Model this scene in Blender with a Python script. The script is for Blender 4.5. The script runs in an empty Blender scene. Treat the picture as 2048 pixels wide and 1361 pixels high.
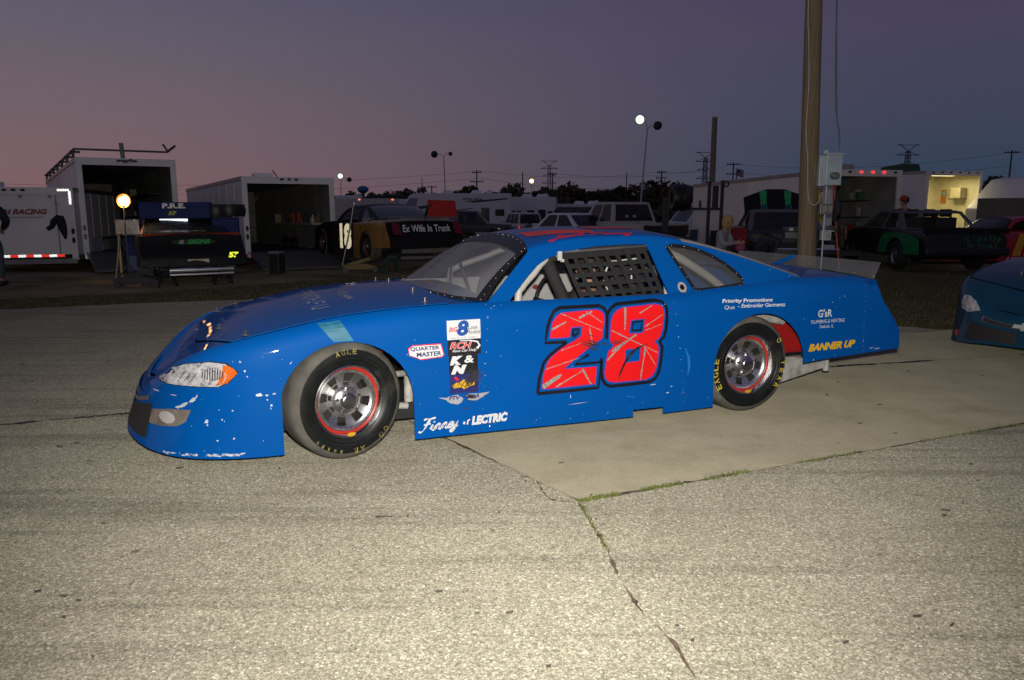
import bpy, bmesh, math, random
import numpy as np
from mathutils import Vector, Matrix, Euler, noise
from mathutils.bvhtree import BVHTree

R = math.radians
scene = bpy.context.scene
col = scene.collection
rng = random.Random(11)
EYE = 1.45

# ------------------------------------------------------------------ camera
cam_d = bpy.data.cameras.new('camera')
cam_d.sensor_fit = 'HORIZONTAL'; cam_d.sensor_width = 36; cam_d.lens = 27
cam_d.clip_start = 0.05; cam_d.clip_end = 3000
cam = bpy.data.objects.new('camera', cam_d); col.objects.link(cam)
cam.location = (0, 0, EYE); cam.rotation_euler = (R(90 - 9.915), 0, 0)
scene.camera = cam

# ------------------------------------------------------------------ view
scene.view_settings.view_transform = 'Standard'
scene.view_settings.look = 'None'
scene.view_settings.exposure = 0
scene.view_settings.gamma = 1
scene.view_settings.use_curve_mapping = False
scene.render.engine = 'CYCLES'
scene.cycles.use_denoising = True
scene.cycles.max_bounces = 8
scene.cycles.transparent_max_bounces = 12
scene.cycles.sample_clamp_indirect = 4
scene.cycles.caustics_reflective = False
scene.cycles.caustics_refractive = False

def lin(r, g, b):
    f = lambda c: (c/255/12.92) if c/255 <= .04045 else ((c/255+.055)/1.055)**2.4
    return (f(r), f(g), f(b), 1)

# ------------------------------------------------------------------ dusk sky (sun already set, afterglow low on the left)
world = bpy.data.worlds.new('World'); scene.world = world; world.use_nodes = True
nt = world.node_tree; nt.nodes.clear()
N = nt.nodes.new; L = nt.links.new
out = N('ShaderNodeOutputWorld'); bg = N('ShaderNodeBackground')
tc = N('ShaderNodeTexCoord'); sep = N('ShaderNodeSeparateXYZ'); L(tc.outputs['Generated'], sep.inputs[0])
def sky_ramp(stops):
    r = N('ShaderNodeValToRGB'); e = r.color_ramp.elements
    e[0].position = stops[0][0]; e[0].color = lin(*stops[0][1])
    e[1].position = stops[-1][0]; e[1].color = lin(*stops[-1][1])
    for p, c in stops[1:-1]:
        k = e.new(p); k.color = lin(*c)
    L(sep.outputs['Z'], r.inputs[0]); return r
west = sky_ramp([(0, (124, 95, 97)), (.05, (119, 95, 101)), (.12, (110, 95, 104)), (.2, (97, 91, 106)), (.28, (83, 84, 106)), (1, (60, 65, 92))])
east = sky_ramp([(0, (46, 62, 80)), (.05, (52, 65, 86)), (.12, (63, 66, 88)), (.2, (70, 65, 89)), (.28, (67, 61, 86)), (1, (50, 52, 78))])
mr = N('ShaderNodeMapRange'); mr.interpolation_type = 'SMOOTHSTEP'
mr.inputs['From Min'].default_value = -.62; mr.inputs['From Max'].default_value = .52
L(sep.outputs['X'], mr.inputs['Value'])
mx = N('ShaderNodeMix'); mx.data_type = 'RGBA'
L(mr.outputs[0], mx.inputs[0]); L(west.outputs[0], mx.inputs[6]); L(east.outputs[0], mx.inputs[7])
sky = N('ShaderNodeTexSky'); sky.sky_type = 'NISHITA'; sky.sun_disc = False
sky.sun_elevation = R(-2); sky.sun_rotation = R(-75)
sk = N('ShaderNodeMix'); sk.data_type = 'RGBA'; sk.blend_type = 'ADD'; sk.inputs[0].default_value = .015
L(mx.outputs[2], sk.inputs[6]); L(sky.outputs[0], sk.inputs[7])
L(sk.outputs[2], bg.inputs[0]); bg.inputs[1].default_value = 1.0
L(bg.outputs[0], out.inputs[0])

# ------------------------------------------------------------------ the photographer's flash gun, just above the lens
fl = bpy.data.lights.new('camera_flash', 'SPOT')
fl.energy = 1240; fl.spot_size = R(112); fl.spot_blend = 1.0; fl.shadow_soft_size = .035; fl.color = (1, .965, .9)
flo = bpy.data.objects.new('camera_flash', fl); col.objects.link(flo)
flo.location = (.02, -.02, EYE + .16); flo.rotation_euler = (R(90 - 4), 0, 0)

# ------------------------------------------------------------------ materials
MATS = {}
def mat(name, c, rough=.5, metal=0, var=.18, scale=6, bump=0, bscale=60, coat=0, emit=0, spec=.5, trans=0, alpha=1, dirt=None):
    if name in MATS: return MATS[name]
    m = bpy.data.materials.new(name); m.use_nodes = True; MATS[name] = m
    t = m.node_tree; b = t.nodes['Principled BSDF']; n = t.nodes.new; l = t.links.new
    c = tuple(c)[:3]
    tcn = n('ShaderNodeTexCoord'); nz = n('ShaderNodeTexNoise'); nz.inputs['Scale'].default_value = scale; nz.inputs['Detail'].default_value = 5
    l(tcn.outputs['Object'], nz.inputs['Vector'])
    rp = n('ShaderNodeValToRGB'); e = rp.color_ramp.elements
    e[0].position = .3; e[1].position = .72
    e[0].color = tuple(x*(1-var) for x in c)+(1,); e[1].color = tuple(min(1, x*(1+var*.6)) for x in c)+(1,)
    l(nz.outputs[0], rp.inputs[0]); csrc = rp.outputs[0]
    if dirt:
        dn = n('ShaderNodeTexNoise'); dn.inputs['Scale'].default_value = dirt[2]; dn.inputs['Detail'].default_value = 8; dn.inputs['Roughness'].default_value = .7
        l(tcn.outputs['Object'], dn.inputs['Vector'])
        dr = n('ShaderNodeValToRGB'); dr.color_ramp.elements[0].position = dirt[1]; dr.color_ramp.elements[1].position = dirt[1]+.2
        l(dn.outputs[0], dr.inputs[0])
        mm = n('ShaderNodeMix'); mm.data_type = 'RGBA'; l(dr.outputs[0], mm.inputs[0]); l(csrc, mm.inputs[6]); mm.inputs[7].default_value = tuple(dirt[0])+(1,)
        csrc = mm.outputs[2]
    l(csrc, b.inputs['Base Color'])
    rr = n('ShaderNodeMapRange'); rr.inputs['To Min'].default_value = max(0, rough*.8); rr.inputs['To Max'].default_value = min(1, rough*1.25)
    l(nz.outputs[0], rr.inputs['Value']); l(rr.outputs[0], b.inputs['Roughness'])
    b.inputs['Metallic'].default_value = metal
    b.inputs['Coat Weight'].default_value = coat; b.inputs['Coat Roughness'].default_value = .04
    b.inputs['Specular IOR Level'].default_value = spec
    b.inputs['Transmission Weight'].default_value = trans
    b.inputs['Alpha'].default_value = alpha
    if emit:
        b.inputs['Emission Color'].default_value = c+(1,); b.inputs['Emission Strength'].default_value = emit
    if bump:
        bn = n('ShaderNodeTexNoise'); bn.inputs['Scale'].default_value = bscale; bn.inputs['Detail'].default_value = 3; l(tcn.outputs['Object'], bn.inputs['Vector'])
        bp = n('ShaderNodeBump'); bp.inputs['Strength'].default_value = bump; bp.inputs['Distance'].default_value = .01
        l(bn.outputs[0], bp.inputs['Height']); l(bp.outputs[0], b.inputs['Normal'])
    return m

def retro(name, c, gain=1.0, rough=.32):
    """Retroreflective sheeting: a microfacet lobe that sends light back where it came from, over a plain diffuse base."""
    if name in MATS: return MATS[name]
    m = bpy.data.materials.new(name); m.use_nodes = True; MATS[name] = m
    t = m.node_tree; b = t.nodes['Principled BSDF']; n = t.nodes.new; l = t.links.new
    b.inputs['Base Color'].default_value = tuple(c)[:3]+(1,); b.inputs['Roughness'].default_value = .5
    g = n('ShaderNodeBsdfGlossy'); g.inputs['Color'].default_value = tuple(min(1, x*gain) for x in tuple(c)[:3])+(1,); g.inputs['Roughness'].default_value = rough
    ge = n('ShaderNodeNewGeometry'); l(ge.outputs['Incoming'], g.inputs['Normal'])
    s = n('ShaderNodeMixShader'); s.inputs[0].default_value = .7
    l(b.outputs[0], s.inputs[1]); l(g.outputs[0], s.inputs[2])
    l(s.outputs[0], t.nodes['Material Output'].inputs['Surface'])
    return m

def glass(name, c=(.5, .5, .5), amount=.45, rough=.08):
    """Thin dusty sheet glazing: part see-through, part glossy film."""
    if name in MATS: return MATS[name]
    m = bpy.data.materials.new(name); m.use_nodes = True; MATS[name] = m
    t = m.node_tree; n = t.nodes.new; l = t.links.new; b = t.nodes['Principled BSDF']
    b.inputs['Base Color'].default_value = tuple(c)+(1,); b.inputs['Roughness'].default_value = rough
    tr = n('ShaderNodeBsdfTransparent'); s = n('ShaderNodeMixShader')
    tcn = n('ShaderNodeTexCoord'); nz = n('ShaderNodeTexNoise'); nz.inputs['Scale'].default_value = 5; nz.inputs['Detail'].default_value = 6
    l(tcn.outputs['Object'], nz.inputs['Vector'])
    mp = n('ShaderNodeMapRange'); mp.inputs['To Min'].default_value = amount*.7; mp.inputs['To Max'].default_value = amount*1.3; l(nz.outputs[0], mp.inputs['Value'])
    l(mp.outputs[0], s.inputs[0]); l(tr.outputs[0], s.inputs[1]); l(b.outputs[0], s.inputs[2])
    l(s.outputs[0], t.nodes['Material Output'].inputs['Surface'])
    return m

# ------------------------------------------------------------------ mesh helpers
class MB:
    def __init__(s): s.v = []; s.f = []
    def add(s, vs, fs):
        o = len(s.v); s.v += [tuple(map(float, p)) for p in vs]; s.f += [tuple(i+o for i in f) for f in fs]; return s
    def box(s, c, d, rz=0, M=None):
        x, y, z = d[0]/2, d[1]/2, d[2]/2
        vs = [Vector((a, b, e)) for a in (-x, x) for b in (-y, y) for e in (-z, z)]
        m = M if M is not None else Matrix.Rotation(rz, 3, 'Z')
        vs = [m @ p + Vector(c) for p in vs]
        return s.add(vs, [(0, 1, 3, 2), (4, 6, 7, 5), (0, 4, 5, 1), (2, 3, 7, 6), (0, 2, 6, 4), (1, 5, 7, 3)])
    def bar(s, a, b, w, h=None, up=(0, 0, 1)):
        a, b = Vector(a), Vector(b); d = b-a; ln = d.length
        if ln < 1e-6: return s
        z = d.normalized(); u = Vector(up)
        if abs(z.dot(u)) > .99: u = Vector((1, 0, 0))
        x = u.cross(z).normalized(); y = z.cross(x)
        M = Matrix((x, y, z)).transposed()
        return s.box((a+b)/2, (w, h or w, ln), M=M)
    def tube(s, pts, r, n=8, cap=True):
        pts = [Vector(p) for p in pts]; k = len(pts); rs = r if isinstance(r, (list, tuple)) else [r]*k
        o = len(s.v); prev = None
        for i, p in enumerate(pts):
            t = (pts[min(i+1, k-1)]-pts[max(i-1, 0)]).normalized()
            if prev is None:
                x = t.orthogonal().normalized()
            else:
                x = (prev - t*prev.dot(t))
                x = x.normalized() if x.length > 1e-6 else t.orthogonal().normalized()
            prev = x; y = t.cross(x)
            s.v += [tuple(p + (x*math.cos(a)+y*math.sin(a))*rs[i]) for a in [2*math.pi*j/n for j in range(n)]]
        for i in range(k-1):
            for j in range(n):
                a = o+i*n+j; b = o+i*n+(j+1) % n; s.f.append((a, b, b+n, a+n))
        if cap:
            s.f.append(tuple(o+j for j in range(n))[::-1]); s.f.append(tuple(o+(k-1)*n+j for j in range(n)))
        return s
    def cyl(s, a, b, r, n=16): return s.tube([a, b], r, n)
    def cone(s, a, b, r0, r1, n=12): return s.tube([a, b], [r0, r1], n)
    def prism(s, poly, f0, f1):
        """poly: 2-D points; f0/f1 map (a,b) to the two 3-D faces"""
        k = len(poly); s.add([f0(*p) for p in poly]+[f1(*p) for p in poly],
              [tuple(range(k))[::-1], tuple(range(k, 2*k))]+[(i, (i+1) % k, k+(i+1) % k, k+i) for i in range(k)]); return s
    def grid(s, rows, keep=None):
        n = len(rows[0]); o = len(s.v)
        for r in rows: s.v += [tuple(map(float, p)) for p in r]
        for i in range(len(rows)-1):
            for j in range(n-1):
                if keep is None or keep(i, j): s.f.append((o+i*n+j, o+i*n+j+1, o+(i+1)*n+j+1, o+(i+1)*n+j))
        return s
    def lathe(s, prof, n=32, c=(0, 0, 0), axis='Y', keep=None):
        """prof: (radius, along-axis) points"""
        rows = []
        for r, h in prof:
            row = []
            for j in range(n+1):
                a = 2*math.pi*j/n; p = (r*math.cos(a), h, r*math.sin(a)) if axis == 'Y' else ((r*math.cos(a), r*math.sin(a), h) if axis == 'Z' else (h, r*math.cos(a), r*math.sin(a)))
                row.append((p[0]+c[0], p[1]+c[1], p[2]+c[2]))
            rows.append(row)
        return s.grid(rows, keep)
    def ball(s, c, r, n=8, m=6, sq=(1, 1, 1)):
        rows = [[(c[0]+sq[0]*r*math.sin(t)*math.cos(a), c[1]+sq[1]*r*math.sin(t)*math.sin(a), c[2]+sq[2]*r*math.cos(t)) for a in [2*math.pi*j/n for j in range(n+1)]] for t in [math.pi*i/m for i in range(m+1)]]
        return s.grid(rows)
    def mesh(s, name='m'):
        me = bpy.data.meshes.new(name); me.from_pydata(s.v, [], s.f); me.update(); return me
    def build(s, name, m, parent=None, smooth=None, bevel=0, weld=True):
        me = s.mesh(name); return link(name, me, m, parent, smooth, bevel, weld)

def link(name, me, m, parent=None, smooth=None, bevel=0, weld=True):
    bm = bmesh.new(); bm.from_mesh(me)
    if weld: bmesh.ops.remove_doubles(bm, verts=bm.verts, dist=1e-5)
    bmesh.ops.dissolve_degenerate(bm, dist=1e-6, edges=bm.edges)
    if bevel:
        es = [e for e in bm.edges if len(e.link_faces) == 2 and e.calc_face_angle(0) > R(35)]
        bmesh.ops.bevel(bm, geom=es, offset=bevel, segments=2, affect='EDGES', profile=.6, clamp_overlap=True)
    bmesh.ops.recalc_face_normals(bm, faces=bm.faces)
    bm.to_mesh(me); bm.free()
    o = bpy.data.objects.new(name, me); col.objects.link(o)
    if m is not None: me.materials.append(m)
    if parent is not None: o.parent = parent
    if smooth:
        me.shade_smooth(); me.set_sharp_from_angle(angle=R(smooth))
    return o

def tag(o, label=None, cat=None, group=None, kind=None):
    if label: o['label'] = label
    if cat: o['category'] = cat
    if group: o['group'] = group
    if kind: o['kind'] = kind
    return o
def thing(name, label, cat, loc=(0, 0, 0), rz=0, group=None):
    o = bpy.data.objects.new(name, None); col.objects.link(o); o.empty_display_size = .1
    o.location = loc; o.rotation_euler = (0, 0, rz); return tag(o, label, cat, group)
def sub(name, parent, loc=(0, 0, 0), rot=(0, 0, 0)):
    o = bpy.data.objects.new(name, None); col.objects.link(o); o.parent = parent; o.location = loc; o.rotation_euler = rot; o.empty_display_size = .05; return o
def copy_tree(o, parent=None):
    c = o.copy(); col.objects.link(c); c.parent = parent
    for ch in list(o.children): copy_tree(ch, c)
    return c

def solid(me, th):
    """give a sheet thickness (inwards along its normals) and return a new mesh"""
    bm = bmesh.new(); bm.from_mesh(me)
    bmesh.ops.remove_doubles(bm, verts=bm.verts, dist=1e-5)
    bmesh.ops.recalc_face_normals(bm, faces=bm.faces)
    bmesh.ops.solidify(bm, geom=list(bm.faces), thickness=th)
    bm.to_mesh(me); bm.free(); return me
def cut(me, cutters):
    """boolean difference with a list of cutter meshes"""
    a = bpy.data.objects.new('a', me); col.objects.link(a); tmp = [a]
    for c in cutters:
        b = bpy.data.objects.new('b', c); col.objects.link(b); tmp.append(b)
        md = a.modifiers.new('b', 'BOOLEAN'); md.operation = 'DIFFERENCE'; md.object = b; md.solver = 'EXACT'
    bpy.context.view_layer.update()
    dg = bpy.context.evaluated_depsgraph_get()
    r = bpy.data.meshes.new_from_object(a.evaluated_get(dg))
    for t in tmp: bpy.data.objects.remove(t)
    return r

def smooth_fn(pts):
    """monotone cubic through points"""
    x = np.array([p[0] for p in pts], float); y = np.array([p[1] for p in pts], float)
    h = np.diff(x); d = np.diff(y)/h; m = np.zeros(len(x)); m[0] = d[0]; m[-1] = d[-1]
    for i in range(1, len(x)-1):
        m[i] = 0 if d[i-1]*d[i] <= 0 else 2*d[i-1]*d[i]/(d[i-1]+d[i])
    def f(t):
        t = min(max(t, x[0]), x[-1]); i = min(int(np.searchsorted(x, t, 'right'))-1, len(h)-1)
        s = (t-x[i])/h[i]
        return float((1+2*s)*(1-s)**2*y[i] + s*(1-s)**2*h[i]*m[i] + s*s*(3-2*s)*y[i+1] + s*s*(s-1)*h[i]*m[i+1])
    return f

def text_poly(body, w, h=None, shear=0, bold=0, depth=0, align=None):
    """lettering as a flat mesh fitted to width w (and height h); lower left at the origin"""
    cu = bpy.data.curves.new('t', 'FONT'); cu.body = body; cu.shear = shear; cu.offset = bold; cu.resolution_u = 3; cu.fill_mode = 'FRONT'
    o = bpy.data.objects.new('t', cu); col.objects.link(o); bpy.context.view_layer.update()
    me = bpy.data.meshes.new_from_object(o.evaluated_get(bpy.context.evaluated_depsgraph_get()))
    bpy.data.objects.remove(o)
    V = [tuple(v.co[:2]) for v in me.vertices]; F = [tuple(p.vertices) for p in me.polygons]
    xs = [p[0] for p in V]; ys = [p[1] for p in V]
    sx = w/(max(xs)-min(xs)); sy = h/(max(ys)-min(ys)) if h else sx
    return [((x-min(xs))*sx, (y-min(ys))*sy) for x, y in V], F
GLY = {'F': (.75, [[(.1, .95), (.25, 1.05), (.5, 1), (.85, 1.05)], [(.5, 1), (.42, .6), (.3, .1), (.15, -.05), (0, .05)], [(.2, .55), (.65, .58)]]),
 'i': (.28, [[(0, .1), (.1, .45), (.1, .1), (.2, 0), (.3, .1)], [(.1, .66), (.12, .74)]]), 'n': (.45, [[(0, 0), (.08, .45), (.08, .05)], [(.08, .3), (.2, .48), (.3, .42), (.3, .1), (.38, 0), (.48, .1)]]),
 'e': (.3, [[(0, .22), (.2, .28), (.26, .42), (.15, .5), (.03, .35), (.03, .12), (.14, 0), (.3, .1)]]), 'y': (.4, [[(0, .48), (.05, .15), (.15, .05), (.28, .2), (.32, .48), (.3, 0), (.2, -.35), (.05, -.38), (.05, -.2), (.4, .1)]]),
 'J': (.5, [[(.1, .8), (.2, 1), (.45, 1.02), (.4, .6), (.33, 0), (.2, -.35), (0, -.3), (.05, -.1), (.45, .1)]]), 'a': (.48, [[(.3, .42), (.15, .5), (.02, .3), (.05, .05), (.18, .02), (.3, .2), (.32, .48), (.3, .1), (.4, 0), (.5, .1)]]),
 'c': (.3, [[(.28, .42), (.15, .5), (.02, .3), (.04, .08), (.16, 0), (.32, .1)]]), 'o': (.32, [[(.15, .5), (.02, .3), (.06, .04), (.2, .02), (.3, .25), (.22, .48), (.15, .5)]]),
 'b': (.36, [[(0, .1), (.12, .6), (.16, 1), (.05, .95), (.05, .1), (.18, 0), (.32, .2), (.2, .45), (.08, .3)]]), ' ': (.4, [])}
def script_text(body, w, h, shear=.3, sw=.1):
    V = []; F = []; x0 = 0
    for ch in body:
        adv, strokes = GLY[ch]
        for st in strokes:
            P = [Vector((x0+a+shear*b, b)) for a, b in st]; o = []
            for i in range(len(P)-1):
                a, b, c, d = P[max(i-1, 0)], P[i], P[i+1], P[min(i+2, len(P)-1)]
                for k in range(4):
                    t = k/4; o.append(.5*((2*b)+(c-a)*t+(2*a-5*b+4*c-d)*t*t+(3*b-a-3*c+d)*t**3))
            o.append(P[-1]); v, f = ribbon2d([tuple(p) for p in o], lambda t: sw*(.75+.4*math.sin(t*9)))
            k0 = len(V); V += v; F += [tuple(i+k0 for i in q) for q in f]
        x0 += adv
    xs = [p[0] for p in V]; ys = [p[1] for p in V]
    return [((x-min(xs))*w/(max(xs)-min(xs)), (y-min(ys))*h/(max(ys)-min(ys))) for x, y in V], F
def marks(w, h, n_, seed, shear=.15):
    """lettering too worn or far to read: a row of broken letter strokes"""
    r_ = random.Random(seed); V = []; F = []; cw = w/n_
    for k in range(n_):
        x = k*cw; st = []
        for q in range(r_.randint(2, 3)):
            if r_.random() < .6: a = x+cw*r_.choice([.1, .4, .65]); st.append((a, r_.choice([0, .1])*h, a+cw*.18, r_.uniform(.6, 1)*h))
            else: b = h*r_.choice([.0, .42, .82]); st.append((x+cw*.1, b, x+cw*r_.uniform(.6, .82), b+h*.18))
        for (a, b, c, d) in st:
            i = len(V); V += [(a+shear*b, b), (c+shear*b, b), (c+shear*d, d), (a+shear*d, d)]; F.append((i, i+1, i+2, i+3))
    return V, F
def place2d(vf, ox, oy, rot=0):
    c, s = math.cos(rot), math.sin(rot)
    return [(ox+x*c-y*s, oy+x*s+y*c) for x, y in vf[0]], vf[1]
def poly2d(outer, holes=()):
    """filled 2-D polygon with holes -> verts, faces"""
    from mathutils.geometry import tessellate_polygon
    loops = [list(outer)]+[list(h) for h in holes]
    flat = [p for lp in loops for p in lp]
    t = tessellate_polygon([[Vector((p[0], p[1], 0)) for p in lp] for lp in loops])
    return flat, [tuple(x) for x in t]
def ribbon2d(path, w, closed=False):
    V = []; F = []; k = len(path)
    for i, p in enumerate(path):
        a = path[(i-1) % k] if (closed or i) else p; b = path[(i+1) % k] if (closed or i < k-1) else p
        d = Vector((b[0]-a[0], b[1]-a[1])); d = d.normalized() if d.length else Vector((1, 0))
        ww = w(i/(k-1)) if callable(w) else w
        V += [(p[0]-d.y*ww/2, p[1]+d.x*ww/2), (p[0]+d.y*ww/2, p[1]-d.x*ww/2)]
    for i in range(k-1 if not closed else k):
        j = (i+1) % k; F.append((2*i, 2*i+1, 2*j+1, 2*j))
    return V, F
def ell2d(cx, cy, rx, ry, n=24):
    return [(cx+rx*math.cos(2*math.pi*i/n), cy+ry*math.sin(2*math.pi*i/n)) for i in range(n)]
def at(px, Y):  # a place across the lot: bearing from the camera and distance down the lot
    return ((px-1024)/1559*Y, Y)
def hz(py, Y):  # height seen at that distance
    return EYE-(py-412)*Y/1583
def gz(y):      # the paddock falls gently away behind the lane
    return 0.0 if y < 16 else -.022*(min(y, 95)-16)
# ------------------------------------------------------------------ ground
def ground_mat(name, kind):
    m = bpy.data.materials.new(name); m.use_nodes = True; MATS[name] = m
    t = m.node_tree; b = t.nodes['Principled BSDF']; n = t.nodes.new; l = t.links.new
    tcn = n('ShaderNodeTexCoord')
    def noise_(scale, det=4, rough=.6, vec=None):
        x = n('ShaderNodeTexNoise'); x.inputs['Scale'].default_value = scale; x.inputs['Detail'].default_value = det; x.inputs['Roughness'].default_value = rough
        l(vec or tcn.outputs['Object'], x.inputs['Vector']); return x.outputs[0]
    def ramp(src, stops):
        r = n('ShaderNodeValToRGB'); e = r.color_ramp.elements
        e[0].position, e[0].color = stops[0][0], tuple(stops[0][1])+(1,)
        e[1].position, e[1].color = stops[-1][0], tuple(stops[-1][1])+(1,)
        for p, c in stops[1:-1]:
            k = e.new(p); k.color = tuple(c)+(1,)
        l(src, r.inputs[0]); return r.outputs[0]
    def mix(f, a, c, mode='MIX'):
        x = n('ShaderNodeMix'); x.data_type = 'RGBA'; x.blend_type = mode
        if isinstance(f, float): x.inputs[0].default_value = f
        else: l(f, x.inputs[0])
        l(a, x.inputs[6]); l(c, x.inputs[7]); return x.outputs[2]
    if kind == 'asphalt':
        vo = n('ShaderNodeTexVoronoi'); vo.inputs['Scale'].default_value = 120; l(tcn.outputs['Object'], vo.inputs['Vector'])
        sc = n('ShaderNodeSeparateColor'); l(vo.outputs['Color'], sc.inputs[0])
        stones = ramp(sc.outputs[0], [(0, (.125, .118, .090)), (.35, (.21, .195, .147)), (.7, (.325, .30, .222)), (.93, (.44, .405, .305)), (1, (.7, .67, .56))])
        vo2 = n('ShaderNodeTexVoronoi'); vo2.inputs['Scale'].default_value = 210; l(tcn.outputs['Object'], vo2.inputs['Vector'])
        sc2 = n('ShaderNodeSeparateColor'); l(vo2.outputs['Color'], sc2.inputs[0])
        fine = ramp(sc2.outputs[1], [(0, (.13, .124, .098)), (.6, (.265, .247, .185)), (1, (.50, .465, .36))])
        c = mix(.45, stones, fine)
        gap = ramp(vo.outputs['Distance'], [(.0, (1, 1, 1)), (.55, (1, 1, 1)), (.95, (.55, .54, .5))])
        c = mix(.8, c, gap, 'MULTIPLY')
        big = ramp(noise_(.55, 5, .65), [(.3, (.78, .77, .75)), (.55, (1, 1, 1)), (.8, (1.12, 1.1, 1.04))])
        c = mix(1.0, c, big, 'MULTIPLY')
        mp = n('ShaderNodeMapping'); mp.inputs['Rotation'].default_value = (0, 0, R(-15)); mp.inputs['Scale'].default_value = (.22, 4.2, 1)
        l(tcn.outputs['Object'], mp.inputs['Vector'])
        st = ramp(noise_(1.0, 6, .62, mp.outputs[0]), [(.36, (.66, .66, .67)), (.47, (1, 1, 1)), (1, (1, 1, 1))])
        c = mix(.85, c, st, 'MULTIPLY')
        mp2 = n('ShaderNodeMapping'); mp2.inputs['Rotation'].default_value = (0, 0, R(-10)); mp2.inputs['Scale'].default_value = (3.5, 16, 1)
        l(tcn.outputs['Object'], mp2.inputs['Vector'])
        sp = ramp(noise_(1.0, 3, .5, mp2.outputs[0]), [(.255, (.25, .24, .21)), (.285, (1, 1, 1)), (1, (1, 1, 1))])
        c = mix(1.0, c, sp, 'MULTIPLY')
        bpv = n('ShaderNodeBump'); bpv.inputs['Strength'].default_value = .65; bpv.inputs['Distance'].default_value = .006
        inv = n('ShaderNodeMath'); inv.operation = 'SUBTRACT'; inv.inputs[0].default_value = 1; l(vo.outputs['Distance'], inv.inputs[1])
        l(inv.outputs[0], bpv.inputs['Height']); l(bpv.outputs[0], b.inputs['Normal'])
        b.inputs['Roughness'].default_value = .9
    elif kind == 'concrete':
        c = ramp(noise_(2.2, 8, .7), [(.25, (.20, .178, .125)), (.5, (.265, .238, .17)), (.8, (.325, .295, .215))])
        c2 = ramp(noise_(140, 3, .6), [(.3, (.8, .8, .79)), (.7, (1.1, 1.1, 1.08))]); c = mix(1.0, c, c2, 'MULTIPLY')
        mp = n('ShaderNodeMapping'); mp.inputs['Rotation'].default_value = (0, 0, R(-18)); mp.inputs['Scale'].default_value = (.7, 14, 1)
        l(tcn.outputs['Object'], mp.inputs['Vector'])
        st = ramp(noise_(1.6, 5, .6, mp.outputs[0]), [(.62, (1, 1, 1)), (.7, (1.28, 1.27, 1.24)), (1, (1.3, 1.3, 1.28))]); c = mix(.8, c, st, 'MULTIPLY')
        d = ramp(noise_(5.5, 2, .4), [(.2, (.35, .3, .27)), (.225, (1, 1, 1)), (1, (1, 1, 1))]); c = mix(1.0, c, d, 'MULTIPLY')
        bpv = n('ShaderNodeBump'); bpv.inputs['Strength'].default_value = .3; bpv.inputs['Distance'].default_value = .003
        l(noise_(160, 3), bpv.inputs['Height']); l(bpv.outputs[0], b.inputs['Normal']); b.inputs['Roughness'].default_value = .8
    else:
        dirt = ramp(noise_(1.3, 8, .7), [(.25, (.12, .10, .07)), (.5, (.21, .175, .12)), (.8, (.30, .25, .18))])
        gr = ramp(noise_(3, 8, .75), [(.25, (.045, .045, .02)), (.5, (.09, .082, .038)), (.8, (.16, .13, .065))])
        if kind == 'grass': c = gr
        else:
            sx = n('ShaderNodeSeparateXYZ'); l(tcn.outputs['Object'], sx.inputs[0])
            mr_ = n('ShaderNodeMapRange'); mr_.inputs['From Min'].default_value = 20; mr_.inputs['From Max'].default_value = 25; l(sx.outputs['Y'], mr_.inputs['Value'])
            ad = n('ShaderNodeMath'); ad.operation = 'ADD'; l(mr_.outputs[0], ad.inputs[0])
            pat = ramp(noise_(.35, 5, .6), [(.48, (0, 0, 0)), (.62, (1, 1, 1))]); l(pat, ad.inputs[1]); ad.use_clamp = True
            c = mix(ad.outputs[0], dirt, gr)
        bpv = n('ShaderNodeBump'); bpv.inputs['Strength'].default_value = .8; bpv.inputs['Distance'].default_value = .03
        l(noise_(28, 5, .7), bpv.inputs['Height']); l(bpv.outputs[0], b.inputs['Normal']); b.inputs['Roughness'].default_value = 1
    b.inputs['Diffuse Roughness'].default_value = 1.0
    b.inputs['Specular IOR Level'].default_value = .02
    l(c, b.inputs['Base Color']); return m

g = MB()
ys = [-60, -20, 0, 8, 16, 25, 40, 60, 80, 95, 140, 300, 700, 1600]
xs = [-1600, -500, -150, -60, -30, -15, 0, 15, 30, 60, 150, 500, 1600]
g.grid([[(x, y, gz(y)-.010) for x in xs] for y in ys])
tag(g.build('ground', ground_mat('dirt_and_grass', 'dirt')), kind='structure')

near_edge = [(-40, -4), (-7.25, 10.78), (-5.49, 11.58), (-3.07, 12.3), (-1, 12.6), (2, 11.2), (4.0, 9.6), (4.74, 9.25), (5.23, 8.95), (7, 9.6), (40, 22)]
far_edge = [(-40, -2.2), (-8.1, 12.09), (-6.16, 13.01), (-3.82, 15.26), (0, 16.5), (8.15, 17.0), (9.34, 16.8), (40, 30)]
def ragged(path, step, amp, seed):
    o = []; 
    for (a, b) in zip(path, path[1:]):
        n_ = max(1, int(math.hypot(b[0]-a[0], b[1]-a[1])/step))
        for i in range(n_):
            t = i/n_; x = a[0]+(b[0]-a[0])*t; y = a[1]+(b[1]-a[1])*t
            k = amp*(noise.noise((x*3.1, y*3.1, seed))+.5*noise.noise((x*9, y*9, seed)))
            o.append((x, y+k))
    o.append(path[-1]); return o
ne = ragged(near_edge, .12, .10, 1.0)
fe = ragged(far_edge, .25, .25, 2.0)
V, F = poly2d([(-40, -30)]+ne+[(40, -30)])
tag(MB().add([(x, y, 0) for x, y in V], F).build('asphalt_lane', ground_mat('worn_asphalt', 'asphalt')), kind='structure')
V, F = poly2d(ne+fe[::-1])
tag(MB().add([(x, y, -.006) for x, y in V], F).build('grass_verge', ground_mat('verge_soil', 'grass')), kind='structure')
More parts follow.
